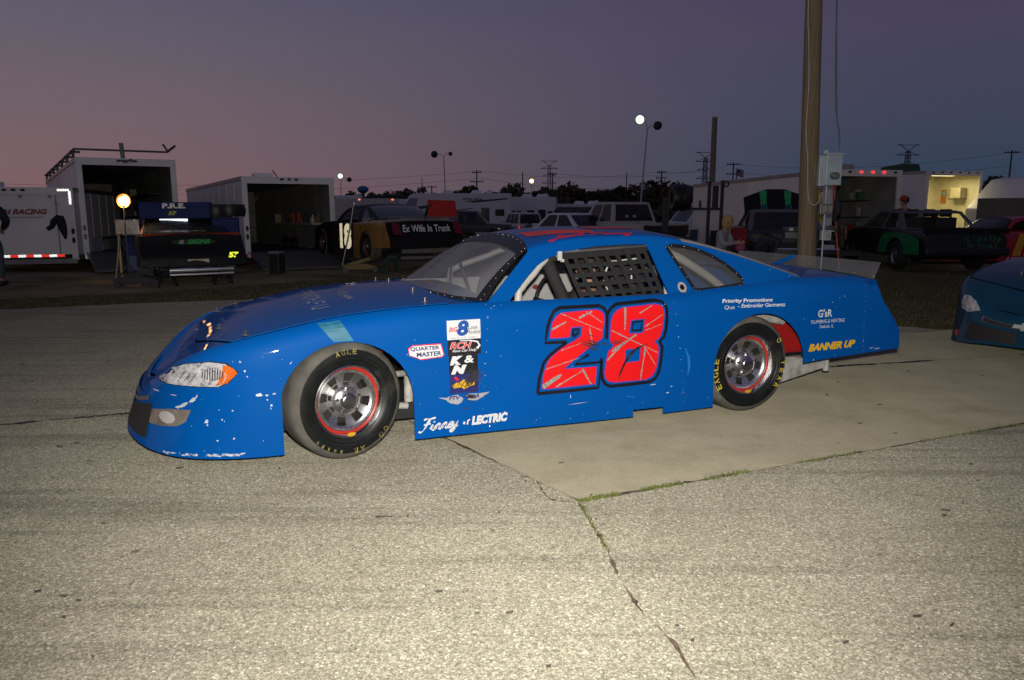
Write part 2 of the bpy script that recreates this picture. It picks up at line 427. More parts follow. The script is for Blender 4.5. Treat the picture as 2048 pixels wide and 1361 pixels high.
# concrete slab under the rear of the race car
c0 = Vector((.34, 3.62)); e1 = Vector((.914, .405)); e2 = Vector((-.586, .810))
c1 = c0+e1*9; c2 = c1+e2*3.0; c3 = c0+e2*3.0
slab_edge = ragged([tuple(c3), tuple(c0), tuple(c1), tuple(c2), tuple(c3)], .06, .006, 4.0)[:-1]
V, F = poly2d(slab_edge)
tag(MB().add([(x, y, .004) for x, y in V], F).build('concrete_slab', ground_mat('slab_concrete', 'concrete')), kind='structure')
# cracks and joints: earth-filled ribbons
def crack(name, path, w, m, z, seed, amp=.02):
    p = ragged(path, .02, amp, seed)
    v, f = ribbon2d(p, lambda t: w*max(.12, .5+1.5*noise.noise((t*14, seed, 0))+.9*noise.noise((t*47, seed, 3))+.8*noise.noise((t*160, seed, 5))))
    v = [(x+w*.5*noise.noise((x*60, y*60, seed)), y+w*.5*noise.noise((x*60, y*60, seed+9))) for x, y in v]
    return tag(MB().add([(x, y, z) for x, y in v], f).build(name, m), kind='structure')
earth = mat('joint_earth', (.17, .125, .08), .95, var=.75, scale=16, bump=.6, bscale=120)
tar = mat('seam_tar', (.035, .034, .03), .85, var=.4, scale=12)
crack('asphalt_crack', [(.33, 3.6), (.37, 3.32), (.41, 3.06), (.42, 2.86), (.45, 2.68), (.46, 2.6), (.5, 2.49), (.54, 2.38), (.55, 2.33), (.57, 2.17), (.62, 1.9), (.6, 1.5)], .014, earth, .003, 7.0, .016)
crack('slab_joint', [tuple(c3), tuple(c0), tuple(c0+e1*7.5)], .022, earth, .0065, 8.0, .012)
crack('side_crack', [(.12, 3.98), (.14, 3.88), (.16, 3.75), (.19, 3.65), (.31, 3.6)], .012, earth, .003, 9.0, .012)
crack('tar_seam', [(-9, 2.9), (-3.44, 4.97), (-2.67, 5.26), (0, 6.0), (2.94, 6.85), (5.02, 7.42), (9, 8.8)], .05, tar, .0075, 10.0, .03)
crack('hairline_crack', [(-4.6, 6.0), (-3.9, 6.35), (-3.2, 6.5), (-2.3, 6.95)], .012, tar, .003, 11.0, .05)
crack('far_crack', [(-5.6, 7.0), (-4.6, 7.5), (-3.5, 7.75), (-2.6, 8.2)], .014, tar, .003, 12.0, .06)
# weeds in the slab joint, grass of the verge
def blades(name, spots, m, hmin, hmax, wd):
    mb = MB()
    for (x, y, z) in spots:
        h = rng.uniform(hmin, hmax); a = rng.uniform(0, 6.28); lean = rng.uniform(0, .8)*h; b = rng.uniform(0, 6.28); w = wd*rng.uniform(.6, 1.4)
        dx, dy = math.cos(a)*w, math.sin(a)*w
        mb.add([(x-dx, y-dy, z), (x+dx, y+dy, z), (x+math.cos(b)*lean, y+math.sin(b)*lean, z+h)], [(0, 1, 2)])
    o = mb.build(name, m, weld=False); return o
weed = mat('weed_green', (.13, .15, .03), .8, var=.5, scale=9)
spots = []
for (t0, t1, n_) in ((-.02, .22, 420), (.35, .6, 330), (.75, 1.05, 260), (1.4, 1.9, 200), (2.4, 3.4, 200)):
    for _ in range(n_):
        t = rng.uniform(t0, t1); o_ = rng.gauss(0, .009); p = c0+e1*t+Vector((e1.y, -e1.x))*(o_+.004); spots.append((p.x, p.y, .006))
for _ in range(160):
    k = rng.random(); p = Vector((.34, 3.58)).lerp(Vector((.41, 3.06)), k); spots.append((p.x+rng.gauss(0, .008), p.y, .003))
tag(blades('joint_weeds', spots, weed, .006, .02, .003), 'low green weeds growing in the concrete slab joint', 'weeds', kind='stuff')
vg = mat('verge_grass', (.10, .09, .042), .9, var=.5, scale=5)
spots = []
while len(spots) < 16000:
    y = rng.uniform(8.6, 17); x = rng.uniform(-9, 9.5)
    yn = np.interp(x, [p[0] for p in near_edge], [p[1] for p in near_edge]); yf = np.interp(x, [p[0] for p in far_edge], [p[1] for p in far_edge])
    if yn+.03 < y < yf and noise.noise((x*1.3, y*1.3, 5)) > -.25: spots.append((x, y, -.008))
tag(blades('verge_grass_blades', spots, vg, .02, .07, .008), 'short dark grass along the edge of the lane', 'grass', kind='stuff')
pebble = MB()
for _ in range(260):
    x = rng.uniform(-4, 5); y = rng.uniform(1.9, 8); r = rng.uniform(.003, .008)
    pebble.ball((x, y, .002), r, 5, 3, (1.3, 1, .6))
tag(pebble.build('loose_grit', mat('grit', (.16, .145, .11), .9, var=.5, scale=3)), 'loose grit scattered on the worn asphalt', 'grit', kind='stuff')

crumbs = MB(); r_ = random.Random(21)
for _ in range(60):
    y = 1.9+6*r_.random()**1.4; x = r_.uniform(-.75, .75)*y*.9; a = R(12)+r_.gauss(0, .25); ln = r_.uniform(.008, .045)*(.5+y*.13); w = r_.uniform(.0018, .0045)
    n_ = 4; top = []; bot = []
    for i in range(n_+1):
        t = i/n_; cx = x+math.cos(a)*ln*(t-.5); cy = y+math.sin(a)*ln*(t-.5); ww = w*math.sin(math.pi*(.03+.94*t))**1.5*r_.uniform(.5, 1.3)
        top.append((cx-math.sin(a)*ww, cy+math.cos(a)*ww, .0085)); bot.append((cx+math.sin(a)*ww, cy-math.cos(a)*ww, .0085))
    lo_ = [(p[0], p[1], .001) for p in bot]; crumbs.grid([top, [((p[0]+q[0])/2, (p[1]+q[1])/2, .011) for p, q in zip(top, bot)], bot, lo_])
tag(crumbs.build('rubber_crumbs', mat('crumb_rubber', (.085, .075, .058), .9, var=.6, scale=8), weld=False), 'dark rubber crumbs and twigs scattered on the asphalt', 'debris', kind='stuff')
# ------------------------------------------------------------------ late model stock car (x: rearwards from the front axle, y: across, z: up)
CC = .9; NOSE = -1.14; CWID = 2*CC
zc = smooth_fn([(-1.15, .42), (-1.05, .495), (-.9, .60), (-.7, .678), (-.51, .722), (-.19, .787), (.09, .832), (.7, .866), (1, .866), (2.1, .864), (2.78, .90), (3.3, .932), (3.77, .93), (3.97, .905), (4.3, .86)])
zb_ = smooth_fn([(-1.15, .15), (-1.0, .11), (-.8, .09), (-.31, .085), (.44, .088), (1.9, .075), (2.54, .08), (3.31, .33), (3.85, .362), (4.3, .385)])
zrail = smooth_fn([(1.1, 1.10), (1.26, 1.165), (1.45, 1.205), (1.75, 1.235), (2.15, 1.237), (2.47, 1.195), (2.81, 1.11), (3.13, 1.01), (3.36, .932), (3.6, .85)])
def vr(z): return .078+(z-.86)*.56
def roof_pt(u, s):
    z = zrail(u); a = vr(z); cr = .07-.012*min(1, max(0, (u-1.26)/.5))
    return (u, a+s*(CWID-2*a), z+cr*max(0, 1-(2*s-1)**2)**.5)
def u_top(s): return 1.255+.09*(1-(2*s-1)**2)
def ws_base(s):
    v = .082+s*(CWID-.164); d = min(v, CWID-v)
    return (float(np.interp(d, [.08, .23, .5, .9], [.925, .76, .67, .63])), v, .872+.02*(1-(2*s-1)**2))
def ws_pt(s, t, off=0):
    b = Vector(ws_base(s)); e = Vector(roof_pt(u_top(s), s)); p = b.lerp(e, t); k = math.sin(math.pi*t)*.02+off
    return (p.x-k*.6, p.y, p.z+k*.8)
def uend(z): return float(np.interp(z, [.36, .38, .54, .76, .905, 1], [4.23, 4.23, 4.22, 4.03, 3.965, 3.93]))
INS = [(0, 0), (.28, .004), (.52, .008), (.72, .011), (-.10, .016), (-.058, .026), (-.026, .044), (-.006, .072), (0, .082)]
def prof(zb, zt):
    o = []
    for f, i in INS: o.append(((zb+f*(zt-zb)) if f >= 0 and i < .013 else zt+f if f < 0 else zt, i))
    return o
def perimeter():
    n = 2.35; P = []
    for k in range(23):
        a = math.pi/2*k/22
        P.append((-.31-(-.31-NOSE)*max(0, math.cos(a))**(2/n), CC*(1-max(0, math.sin(a))**(2/n))))
    us = sorted(set([round(x, 3) for x in np.linspace(-.31, 3.85, 60)]+[-.2, .9, 2.2, 3.3, 3.85]))
    return P+[(u, 0.0) for u in us[1:]]
PER = perimeter()
def skirt_col(i, mirror=False):
    u, v = PER[i]
    a = PER[max(i-1, 0)]; b = PER[min(i+1, len(PER)-1)]
    if i == 0: a = (PER[1][0], CWID-PER[1][1])
    t = Vector((b[0]-a[0], b[1]-a[1])).normalized(); nx, ny = -t.y, t.x   # inward
    if ny < 0 and i > 25: nx, ny = -nx, -ny
    nose = max(0, min(1, (-.5-u)/.5))
    o = []
    for z, ins in prof(zb_(u), zc(u)):
        k = ins + nose*.05*max(0, min(1, (z-.16)/.2))*(1 if ins < .03 else 1) - nose*.012*max(0, 1-(z-zb_(u))/.05)
        y = v+ny*k; o.append((u+nx*k, CWID-y if mirror else y, z))
    return o
def deck_row(i, cols):
    p = skirt_col(i)[-1]; w = CWID-2*p[1]; cr = float(np.interp(PER[i][0], [-1.14, -.95, -.75, -.4], [-.01, -.075, -.01, .04]))
    return [(p[0], p[1]+s*w, p[2]+cr*(1-(2*s-1)**2)) for s in cols]
def deck_pt(u, s):
    n_ = len(PER); lo, hi = 0, n_-1
    while hi-lo > 1:
        m_ = (lo+hi)//2
        if skirt_col(m_)[-1][0] <= u: lo = m_
        else: hi = m_
    a, b = deck_row(lo, [s])[0], deck_row(hi, [s])[0]; f = min(1, max(0, (u-a[0])/max(1e-6, b[0]-a[0])))
    return tuple(a[k]+(b[k]-a[k])*f for k in range(3))
def u_hood(s): return -.545-.20*(1-(2*s-1)**2)
def arch_cutter(cx, z0, rx, rz, y0, y1):
    poly = [(cx-rx, -.2)]+[(cx-rx*math.cos(a), z0+rz*math.sin(a)) for a in np.linspace(0, math.pi, 26)]+[(cx+rx, -.2)]
    return MB().prism(poly, lambda a, b: (a, y0, b), lambda a, b: (a, y1, b)).mesh()
DOOR_WIN = [(1.065, .868), (1.12, .92), (1.22, 1.01), (1.31, 1.08), (1.38, 1.115), (1.47, 1.142), (1.6, 1.168), (1.76, 1.186), (1.95, 1.192), (2.115, 1.192), (2.135, 1.185), (2.15, 1.15), (2.195, .95), (2.212, .868)]
QTR_WIN = [(2.285, 1.172), (2.33, 1.18), (2.43, 1.17), (2.54, 1.143), (2.64, 1.10), (2.73, 1.045), (2.80, .985), (2.832, .945), (2.83, .918), (2.80, .905), (2.62, .89), (2.46, .882), (2.43, .885), (2.415, .90)]

def wheel(parent, loc, steer=0, flip=False, hero=False, tyre_m=None, rim_m=None, ring=True, words=()):
    w = sub('wheel', parent, loc, (0, 0, steer + (math.pi if flip else 0)))
    n = 64 if hero else 28
    tm = tyre_m or mat('tyre_rubber', (.011, .012, .012), .42, var=.4, scale=14, spec=.4, dirt=((.06, .055, .045), .56, 5))
    tr = mat('tread_dust', (.115, .105, .085), .9, var=.4, scale=10, bump=.2, bscale=260)
    cm = rim_m or mat('chrome', (.92, .91, .90), .13, 1, var=.05, scale=12)
    t = MB().lathe([(.205, -.113), (.222, -.128), (.25, -.136), (.285, -.137), (.302, -.134)], n)
    t.lathe([(.205, .113), (.25, .136), (.31, .131), (.326, .121)], n)
    if hero:
        for rr, wd in ((.243, .0012), (.262, .001)): t.lathe([(rr-.004, -.1345+.0), (rr, -.139), (rr+.004, -.1335)], n)
    t.build('tyre', tm, w, 40)
    MB().lathe([(.302, -.134), (.312, -.1305), (.325, -.122), (.336, -.11), (.343, -.092), (.3455, -.05), (.346, 0), (.3455, .05), (.343, .092), (.336, .11), (.325, .122), (.312, .1305)], n).build('tread', tr, w, 60)
    m = 96 if hero else 32
    def keep(i, j):
        if i != 3: return True
        return not (6 <= ((j*96//m) % 12) or False) if hero else not (((j*32//m) % 4) >= 2)
    MB().lathe([(.204, -.112), (.2115, -.121), (.2125, -.128), (.206, -.1305), (.2, -.126), (.1955, -.105), (.193, -.092), (.178, -.088)], m).build('rim_lip', cm, w, 35)
    MB().lathe([(.178, -.088), (.172, -.078), (.165, -.072), (.155, -.068), (.108, -.05), (.102, -.05), (.097, -.058), (.092, -.074), (.084, -.09), (.068, -.101), (.052, -.106)], m, keep=keep).build('rim', rim_m or mat('chrome_face', (.95, .94, .92), .26, 1, var=.05, scale=12), w, 35)
    MB().lathe([(.166, -.056), (.164, .0), (.164, .112), (.204, .113)], n).build('barrel', mat('barrel_metal', (.07, .065, .06), .6, .5), w, 40)
    MB().lathe([(.15, -.002), (.15, .012), (0, .012)], n).lathe([(.15, -.002), (.06, -.004), (0, -.004)], n).build('brake_disc', mat('brake_iron', (.05, .045, .04), .6, .6), w, 40)
    MB().lathe([(.052, -.106), (.05, -.118), (.043, -.127), (.036, -.13)], n).lathe([(.036, -.13), (.0, -.131)], n).build('centre_cap', mat('cap_metal', (.62, .62, .6), .22, 1, var=.1), w, 35)
    if ring:
        MB().lathe([(.1935, -.0935), (.1915, -.0955), (.183, -.0925), (.181, -.0895)], m).build('rim_ring', mat('ring_red', (.55, .035, .02), .35), w, 40)
    if hero:
        lug = MB()
        for k in range(5):
            a = 2*math.pi*k/5+.4; lug.cyl((.071*math.cos(a), -.09, .071*math.sin(a)), (.071*math.cos(a), -.114, .071*math.sin(a)), .0105, 6)
        lug.build('lug_nuts', cm, w, 20)['kind'] = 'stuff'
        a = -1.5; 
        lab = MB().prism(ell2d(0, 0, .026, .012, 14), lambda p, q: (p, -.1305, q-.192), lambda p, q: (p, -.1325, q-.192)); lab.build('rim_sticker', mat('sticker_yellow', (.75, .42, .02), .4), w)
        yl = mat('tyre_paint', (.62, .48, .05), .7, var=.5, scale=30) if not steer else mat('tyre_paint_worn', (.30, .25, .06), .8, var=.85, scale=40, dirt=((.03, .03, .025), .48, 22))
        for txt, r, ac, size, gap, skip in words:
            lt = MB(); k = len(txt); 
            for i, ch in enumerate(txt):
                if ch == ' ' or i in skip: continue
                an = ac-(i-(k-1)/2)*gap
                vf = text_poly(ch, size*(.8 if ch != 'I' else .35), size, bold=.02)
                wd = max(p[0] for p in vf[0])
                e_r = Vector((math.cos(an), math.sin(an))); e_t = Vector((math.sin(an), -math.cos(an)))
                lt.add([(*(lambda q: (q.x, -.1405, q.y))(e_r*(r+y-size/2)+e_t*(x-wd/2)),) for x, y in vf[0]], vf[1])
            lt.build('lettering', yl, w)['kind'] = 'stuff'
    return w

def late_model(name, label, cat, loc, rz, C_, group=None, hero=False, parts=True, steer=0, sp_h=.125):
    """C_: paint materials (body, nose, hood, roof, tail, glass ...)"""
    root = thing(name, label, cat, loc, rz, group)
    g_ = lambda k: C_.get(k, C_['body'])
    idx = lambda u: min(range(len(PER)), key=lambda i: abs(PER[i][0]-u) + (9 if i < 22 and u > -.3 else 0))
    bounds = [('fender', idx(-.31), idx(.9)), ('door_panel', idx(.9), idx(2.2)), ('quarter_panel', idx(2.2), len(PER)-1)]
    near = []
    rows = [skirt_col(i, True) for i in range(idx(-.31), 0, -1)]+[skirt_col(i) for i in range(0, idx(-.31)+1)]
    nb = link('front_bumper_cover', solid(MB().grid(rows).mesh(), -.006), g_('nose'), root, 32); near.append(nb)
    for mir in (False, True):
        y0, y1 = (-.3, .5) if not mir else (CWID-.5, CWID+.3)
        for nm, a, b in bounds:
            me = solid(MB().grid([skirt_col(i, mir) for i in range(a, b+1)]).mesh(), -.006)
            if nm == 'fender': me = cut(me, [arch_cutter(.055, .33, .378, .365, y0, y1)])
            if nm == 'quarter_panel': me = cut(me, [arch_cutter(2.925, .34, .385, .37, y0, y1)])
            if nm == 'door_panel' and hero and not mir:
                me = cut(me, [MB().box((2.025, 0, .03), (.23, .3, .18)).mesh()])
            o = link(nm, me, g_('tail' if nm == 'quarter_panel' else 'fender' if nm == 'fender' else 'door'), root, 32)
            if not mir: near.append(o)
        rows = []
        base = skirt_col(len(PER)-1, mir)
        for k in range(7):
            rows.append([(p[0]+.003+(uend(p[2])-p[0]-.003)*k/6, p[1], p[2]+(zb_(4.2)-zb_(3.85))*(k/6 if j == 0 else 0) - (.03*k/6 if j > 5 else 0)) for j, p in enumerate(base)])
        o = link('tail_panel', solid(MB().grid(rows).mesh(), -.006), g_('tail'), root, 32)
        if not mir: near.append(o)
    # deck skins
    i0, i1 = idx(-.60), idx(.66)
    i0 = max(i for i in range(23) if PER[i][0] <= -.58)
    cols = list(np.linspace(0, 1, 25)); 
    x0_ = skirt_col(0)[-1][0]; tt = np.linspace(0, 1, 16)
    MB().grid([[deck_pt(x0_+(u_hood(s)-x0_)*t**.8, s) for s in cols] for t in tt]).build('nose_panel', g_('nose'), root, 40)
    ue_ = skirt_col(i1)[-1][0]; hc = list(np.linspace(.012, .988, 25))
    hood = [[(lambda p: (p[0], p[1], p[2]+.004))(deck_pt(u_hood(s)+.007+(ue_-u_hood(s)-.007)*t, s)) for s in hc] for t in np.linspace(0, 1, 26)]
    hd = link('hood', solid(MB().grid(hood).mesh(), -.004), g_('hood'), root, 40)
    ic = [i for i in range(23, len(PER)) if .66 <= PER[i][0] <= 1.0]
    MB().grid([[(x+.004, y, z) for x, y, z in deck_row(i1, cols)]]+[deck_row(i, cols) for i in ic if PER[i][0] > .68]).build('cowl', g_('hood'), root, 40)
    it = [i for i in range(23, len(PER)) if PER[i][0] >= 3.2]
    rows = [deck_row(i, cols) for i in it]
    for k in range(1, 5):
        u = 3.85+k/4*.118; r0 = deck_row(len(PER)-1, cols); rows.append([(u, y, z-(.03*(k/4))) for x, y, z in r0])
    MB().grid(rows).build('deck_lid', g_('tail'), root, 40)
    # rear fascia
    zs = [.372, .46, .54, .62, .70, .76, .83, .885, .905]
    MB().grid([[(uend(z)-.004+.05*(1-(2*s-1)**2), .012+s*(CWID-.024), z+(.03*(1-(2*s-1)**2) if z > .88 else 0)) for s in np.linspace(0, 1, 13)] for z in zs]).build('rear_fascia', g_('fascia'), root, 40)
    # roof, glass
    ss = [(1-math.cos(math.pi*k/28))/2 for k in range(29)]
    MB().grid([[roof_pt(u_top(s)+(2.42-u_top(s))*t, s) for s in ss] for t in np.linspace(0, 1, 15)]).build('roof', g_('roof'), root, 40)
    MB().grid([[roof_pt(2.424+(3.35-2.424)*t, s) for s in np.linspace(.03, .97, 15)] for t in np.linspace(0, 1, 10)]).build('rear_window', C_['rear_glass'], root, 40)
    MB().grid([[roof_pt(2.424+(3.35-2.424)*t, s) for s in (0, .03)] for t in np.linspace(0, 1, 10)]).build('window_rail', C_.get('rail', g_('roof')), root, 40)
    MB().grid([[roof_pt(2.424+(3.35-2.424)*t, s) for s in (.97, 1)] for t in np.linspace(0, 1, 10)]).build('window_rail', C_.get('rail', g_('roof')), root, 40)
    MB().grid([[ws_pt(s, t) for s in np.linspace(.012, .988, 21)] for t in np.linspace(.01, .99, 10)]).build('windshield', C_['glass'], root, 40)
    bk = mat('trim_black', (.012, .012, .013), .4)
    band = MB()
    S = np.linspace(.004, .996, 41)
    band.grid([[ws_pt(s, t, .004) for s in S] for t in (.0, .045)]); band.grid([[ws_pt(s, t, .004) for s in S] for t in (.82, .91, .995)])
    for a, b in ((.004, .035), (.965, .996)): band.grid([[ws_pt(s, t, .004) for s in (a, b)] for t in np.linspace(.04, .83, 10)])
    band.build('windshield_band', bk, root, 40)
    for mir in (False, True):
        my = (lambda y: CWID-y) if mir else (lambda y: y)
        outer = [(u, zc(u)-.004) for u in np.linspace(.915, 3.35, 30)]+[(u, zrail(u)) for u in np.linspace(3.345, 1.262, 40)]+[(1.16, 1.075), (1.03, .96)]
        V, F = poly2d(outer, [DOOR_WIN, QTR_WIN])
        V3 = [(u, my(vr(z)), z) for u, z in V]; V4 = [(u, my(vr(z)+.014), z-.002) for u, z in V]; k = len(V)
        mb = MB().add(V3+V4, F+[tuple(k+i for i in reversed(f)) for f in F])
        o = 0
        for lp in (outer, DOOR_WIN, QTR_WIN):
            n_ = len(lp); mb.f += [(o+i, o+(i+1) % n_, k+o+(i+1) % n_, k+o+i) for i in range(n_)]; o += n_
        sf = mb.build('window_frame', g_('pillar'), root, 30); sf.data.materials.append(mat('frame_inside', (.06, .06, .062), .7))
        for p_ in sf.data.polygons:
            if p_.normal.y*(1 if not mir else -1) > .5: p_.material_index = 1
        if not mir: near.append(sf)
        V, F = poly2d(QTR_WIN); MB().add([(u, my(vr(z)+.006), z) for u, z in V], F).build('quarter_window', C_.get('qglass', C_['glass']), root)
        V, F = ribbon2d([(a, b) for a, b in QTR_WIN], .026, True)
        MB().add([(u, my(vr(z)-.003), z) for u, z in V], F).build('quarter_trim', bk, root)
    # spoiler strip and its brace
    sp = MB().grid([[(4.0+.055*t+.05*(1-(2*s-1)**2), .07+s*(CWID-.14), .905+.033*(1-(2*s-1)**2)*(1-t)+sp_h*t) for s in np.linspace(0, 1, 17)] for t in (0, .5, 1)])
    sp.build('spoiler', C_['spoiler'], root, 40)
    MB().bar((3.85, 1.0, .955), (4.06, 1.0, .93+sp_h*.75), .012, .03).build('spoiler_brace', g_('tail'), root)
    # underbody, dark
    ub = mat('underbody', (.02, .02, .021), .8, var=.4)
    MB().box((1.4, CC, .17), (3.9, 1.1, .1)).build('floor_pan', ub, root)
    MB().box((-.12, CC, .34), (1.0, 1.06, .3)).build('engine_bay', ub, root)
    MB().box((.62, CC, .52), (.03, 1.5, .62)).build('firewall', ub, root)
    MB().box((2.42, CC, .5), (.03, 1.44, .6)).build('rear_bulkhead', ub, root)
    MB().box((3.45, CC, .47), (.6, .96, .32)).build('fuel_cell', C_.get('cell', ub), root, bevel=.02)
    for x, st in ((.03, steer), (2.87, 0)):
        wheel(root, (x if x < 1 else x-.012, .148 if x < 1 else .16, .346), st, False, hero, rim_m=None if hero else mat('rim_dark', (.05, .05, .05), .5, .5), words=() if not hero else C_['words'][0 if x < 1 else 1])
        wheel(root, (x, CWID-.148, .346), st, True, rim_m=None if hero else mat('rim_dark', (.05, .05, .05), .5, .5))
    return root, near
# ------------------------------------------------------------------ the blue number 28 car
def car_paint(name, c, wear=True, rough=.3, flake=.0, wob=.05):
    m = mat(name, c, .5, 0, var=.06, scale=1.6, coat=.45, spec=.05)
    t = m.node_tree; b = t.nodes['Principled BSDF']; n = t.nodes.new; l = t.links.new
    tcn = n('ShaderNodeTexCoord'); nz = n('ShaderNodeTexNoise'); nz.inputs['Scale'].default_value = 3.2; nz.inputs['Detail'].default_value = 2; l(tcn.outputs['Object'], nz.inputs['Vector'])
    bp = n('ShaderNodeBump'); bp.inputs['Strength'].default_value = wob; bp.inputs['Distance'].default_value = .05
    l(nz.outputs[0], bp.inputs['Height']); l(bp.outputs[0], b.inputs['Normal']); l(bp.outputs[0], b.inputs['Coat Normal'])
    return m
BLUE = car_paint('blue_paint', (.0, .086, .35))
lexan = glass('windshield_lexan', (.24, .24, .25), .5, .14)
HC = dict(body=BLUE, glass=lexan, qglass=glass('quarter_lexan', (.15, .15, .15), .38, .15), rear_glass=glass('rear_lexan', (.2, .19, .19), .6, .25), spoiler=glass('spoiler_lexan', (.2, .2, .2), .42, .25),
          rail=mat('rail_tape', (.36, .32, .29), .5), cell=mat('fuel_cell_red', (.38, .012, .01), .45),
          words=[[('EAGLE', .292, R(97), .03, .12, (0,)), ('GOODYEAR', .292, R(-55), .034, .155, (0, 1, 4, 5)), ('-15--', .29, R(240), .018, .14, ())], [('EAGLE', .29, R(190), .044, .165, ()), ('GOODYEAR', .29, R(5), .04, .2, (0, 2, 3))]])
hero, near = late_model('race_car', 'blue late model stock car with big red number 28 on its door', 'race car', (-.97655, 4.21201, .002), R(21.65), HC, hero=True, steer=R(16))
# surface to stick decals on
bv = []
for o in near:
    bm = bmesh.new(); bm.from_mesh(o.data); bv.append(BVHTree.FromBMesh(bm)); bm.free()
def on_side(u, z, off):
    best = None
    for t in bv:
        h = t.ray_cast(Vector((u, -1, z)), Vector((0, 1, 0)), 1.75)
        if h[0] is not None and (best is None or h[3] < best[3]): best = h
    if best is None or best[0].y > .62:
        nb_ = min((t.find_nearest(Vector((u-.05, .12, z))) for t in bv), key=lambda q: q[3]); d_ = (Vector((u-.05, .12, z))-nb_[0]).normalized()
        return tuple(nb_[0]+d_*off)
    nr = best[1] if best[1].y < 0 else -best[1]
    p = best[0]+nr*off; return tuple(p)
def t_hit(u, z): return any(t.ray_cast(Vector((u, -1, z)), Vector((0, 1, 0)), 1.6)[0] is not None for t in bv)
def decal(name, vf, m, off=.003, parent=None, label=None):
    o = MB().add([on_side(u, z, off) for u, z in vf[0]], vf[1]).build(name, m, parent or hero)
    if label: o['label'] = label
    return o
def merge2d(*vfs):
    V = []; F = []
    for v, f in vfs: k = len(V); V += v; F += [tuple(i+k for i in q) for q in f]
    return V, F
def rect(u0, z0, u1, z1, nx=1, nz=1):
    V = [(u0+(u1-u0)*i/nx, z0+(z1-z0)*j/nz) for j in range(nz+1) for i in range(nx+1)]
    return V, [(j*(nx+1)+i, j*(nx+1)+i+1, (j+1)*(nx+1)+i+1, (j+1)*(nx+1)+i) for j in range(nz) for i in range(nx)]
def quadgrid(p00, p10, p11, p01, nx, nz):
    V = []
    for j in range(nz+1):
        for i in range(nx+1):
            s, t = i/nx, j/nz; a = Vector(p00).lerp(Vector(p10), s); b = Vector(p01).lerp(Vector(p11), s); q = a.lerp(b, t); V.append((q.x, q.y))
    return V, rect(0, 0, 1, 1, nx, nz)[1]
RED = mat('vinyl_red', (.86, .006, .008), .45, var=.04); BLK = mat('vinyl_black', (.008, .008, .012), .4); WHT = mat('vinyl_white', (.72, .72, .71), .45, var=.06)
PINK = mat('vinyl_pink', (.55, .01, .16), .45); NAVY = mat('vinyl_navy', (.012, .014, .13), .45); YEL = mat('vinyl_yellow', (.8, .45, .012), .45, var=.06); DBL = mat('vinyl_blue', (.01, .08, .36), .4)
def _rt(*a): return a
N_two = [(1.252, 0.323), (1.261, 0.406), (1.274, 0.448), (1.296, 0.495), (1.322, 0.523), (1.361, 0.551), (1.414, 0.584), (1.467, 0.608), (1.52, 0.638), (1.529, 0.701), (1.449, 0.698), (1.44, 0.637), (1.305, 0.638), (1.314, 0.693), (1.327, 0.74), (1.352, 0.771), (1.385, 0.788), (1.464, 0.792), (1.557, 0.797), (1.638, 0.797), (1.666, 0.785), (1.683, 0.76), (1.684, 0.72), (1.675, 0.671), (1.67, 0.616), (1.575, 0.56), (1.488, 0.502), (1.399, 0.435), (1.632, 0.433), (1.623, 0.323), (1.298, 0.32)]
N_eight = [(1.7, 0.351), (1.692, 0.39), (1.704, 0.47), (1.717, 0.526), (1.757, 0.56), (1.729, 0.593), (1.728, 0.631), (1.736, 0.723), (1.752, 0.765), (1.783, 0.788), (1.824, 0.802), (1.958, 0.806), (2.066, 0.812), (2.102, 0.804), (2.125, 0.781), (2.128, 0.74), (2.119, 0.657), (2.103, 0.607), (2.082, 0.583), (2.053, 0.569), (2.083, 0.545), (2.092, 0.506), (2.081, 0.41), (2.064, 0.366), (2.04, 0.336), (1.996, 0.32), (1.881, 0.32), (1.76, 0.321), (1.725, 0.33)]
N_hole1 = [(1.879, 0.721), (1.982, 0.725), (1.978, 0.644), (1.957, 0.629), (1.864, 0.632)]
N_hole2 = [(1.843, 0.529), (1.956, 0.537), (1.949, 0.446), (1.835, 0.442)]
N_k1 = [(1.22, 0.294), (1.232, 0.39), (1.261, 0.485), (1.303, 0.531), (1.361, 0.569), (1.42, 0.604), (1.413, 0.608), (1.273, 0.611), (1.288, 0.706), (1.304, 0.753), (1.336, 0.802), (1.378, 0.821), (1.516, 0.821), (1.655, 0.821), (1.689, 0.805), (1.707, 0.768), (1.701, 0.608)]
N_k2 = [(1.707, 0.768), (1.737, 0.803), (1.782, 0.825), (1.929, 0.831), (2.072, 0.836), (2.123, 0.825), (2.15, 0.789), (2.153, 0.719), (2.145, 0.643), (2.129, 0.593), (2.097, 0.568), (2.119, 0.53), (2.113, 0.44), (2.097, 0.363), (2.07, 0.32), (2.026, 0.301), (1.882, 0.297), (1.733, 0.296), (1.697, 0.313), (1.672, 0.353), (1.667, 0.404), (1.666, 0.486)]
N_k3 = [(1.22, 0.294), (1.431, 0.293), (1.646, 0.296), (1.666, 0.461), (1.476, 0.46), (1.576, 0.517)]
N_k4 = [(1.894, 0.705), (1.962, 0.708), (1.953, 0.651), (1.889, 0.652), (1.894, 0.705)]
N_k5 = [(1.463, 0.641), (1.465, 0.681), (1.502, 0.684), (1.496, 0.657), (1.466, 0.638)]
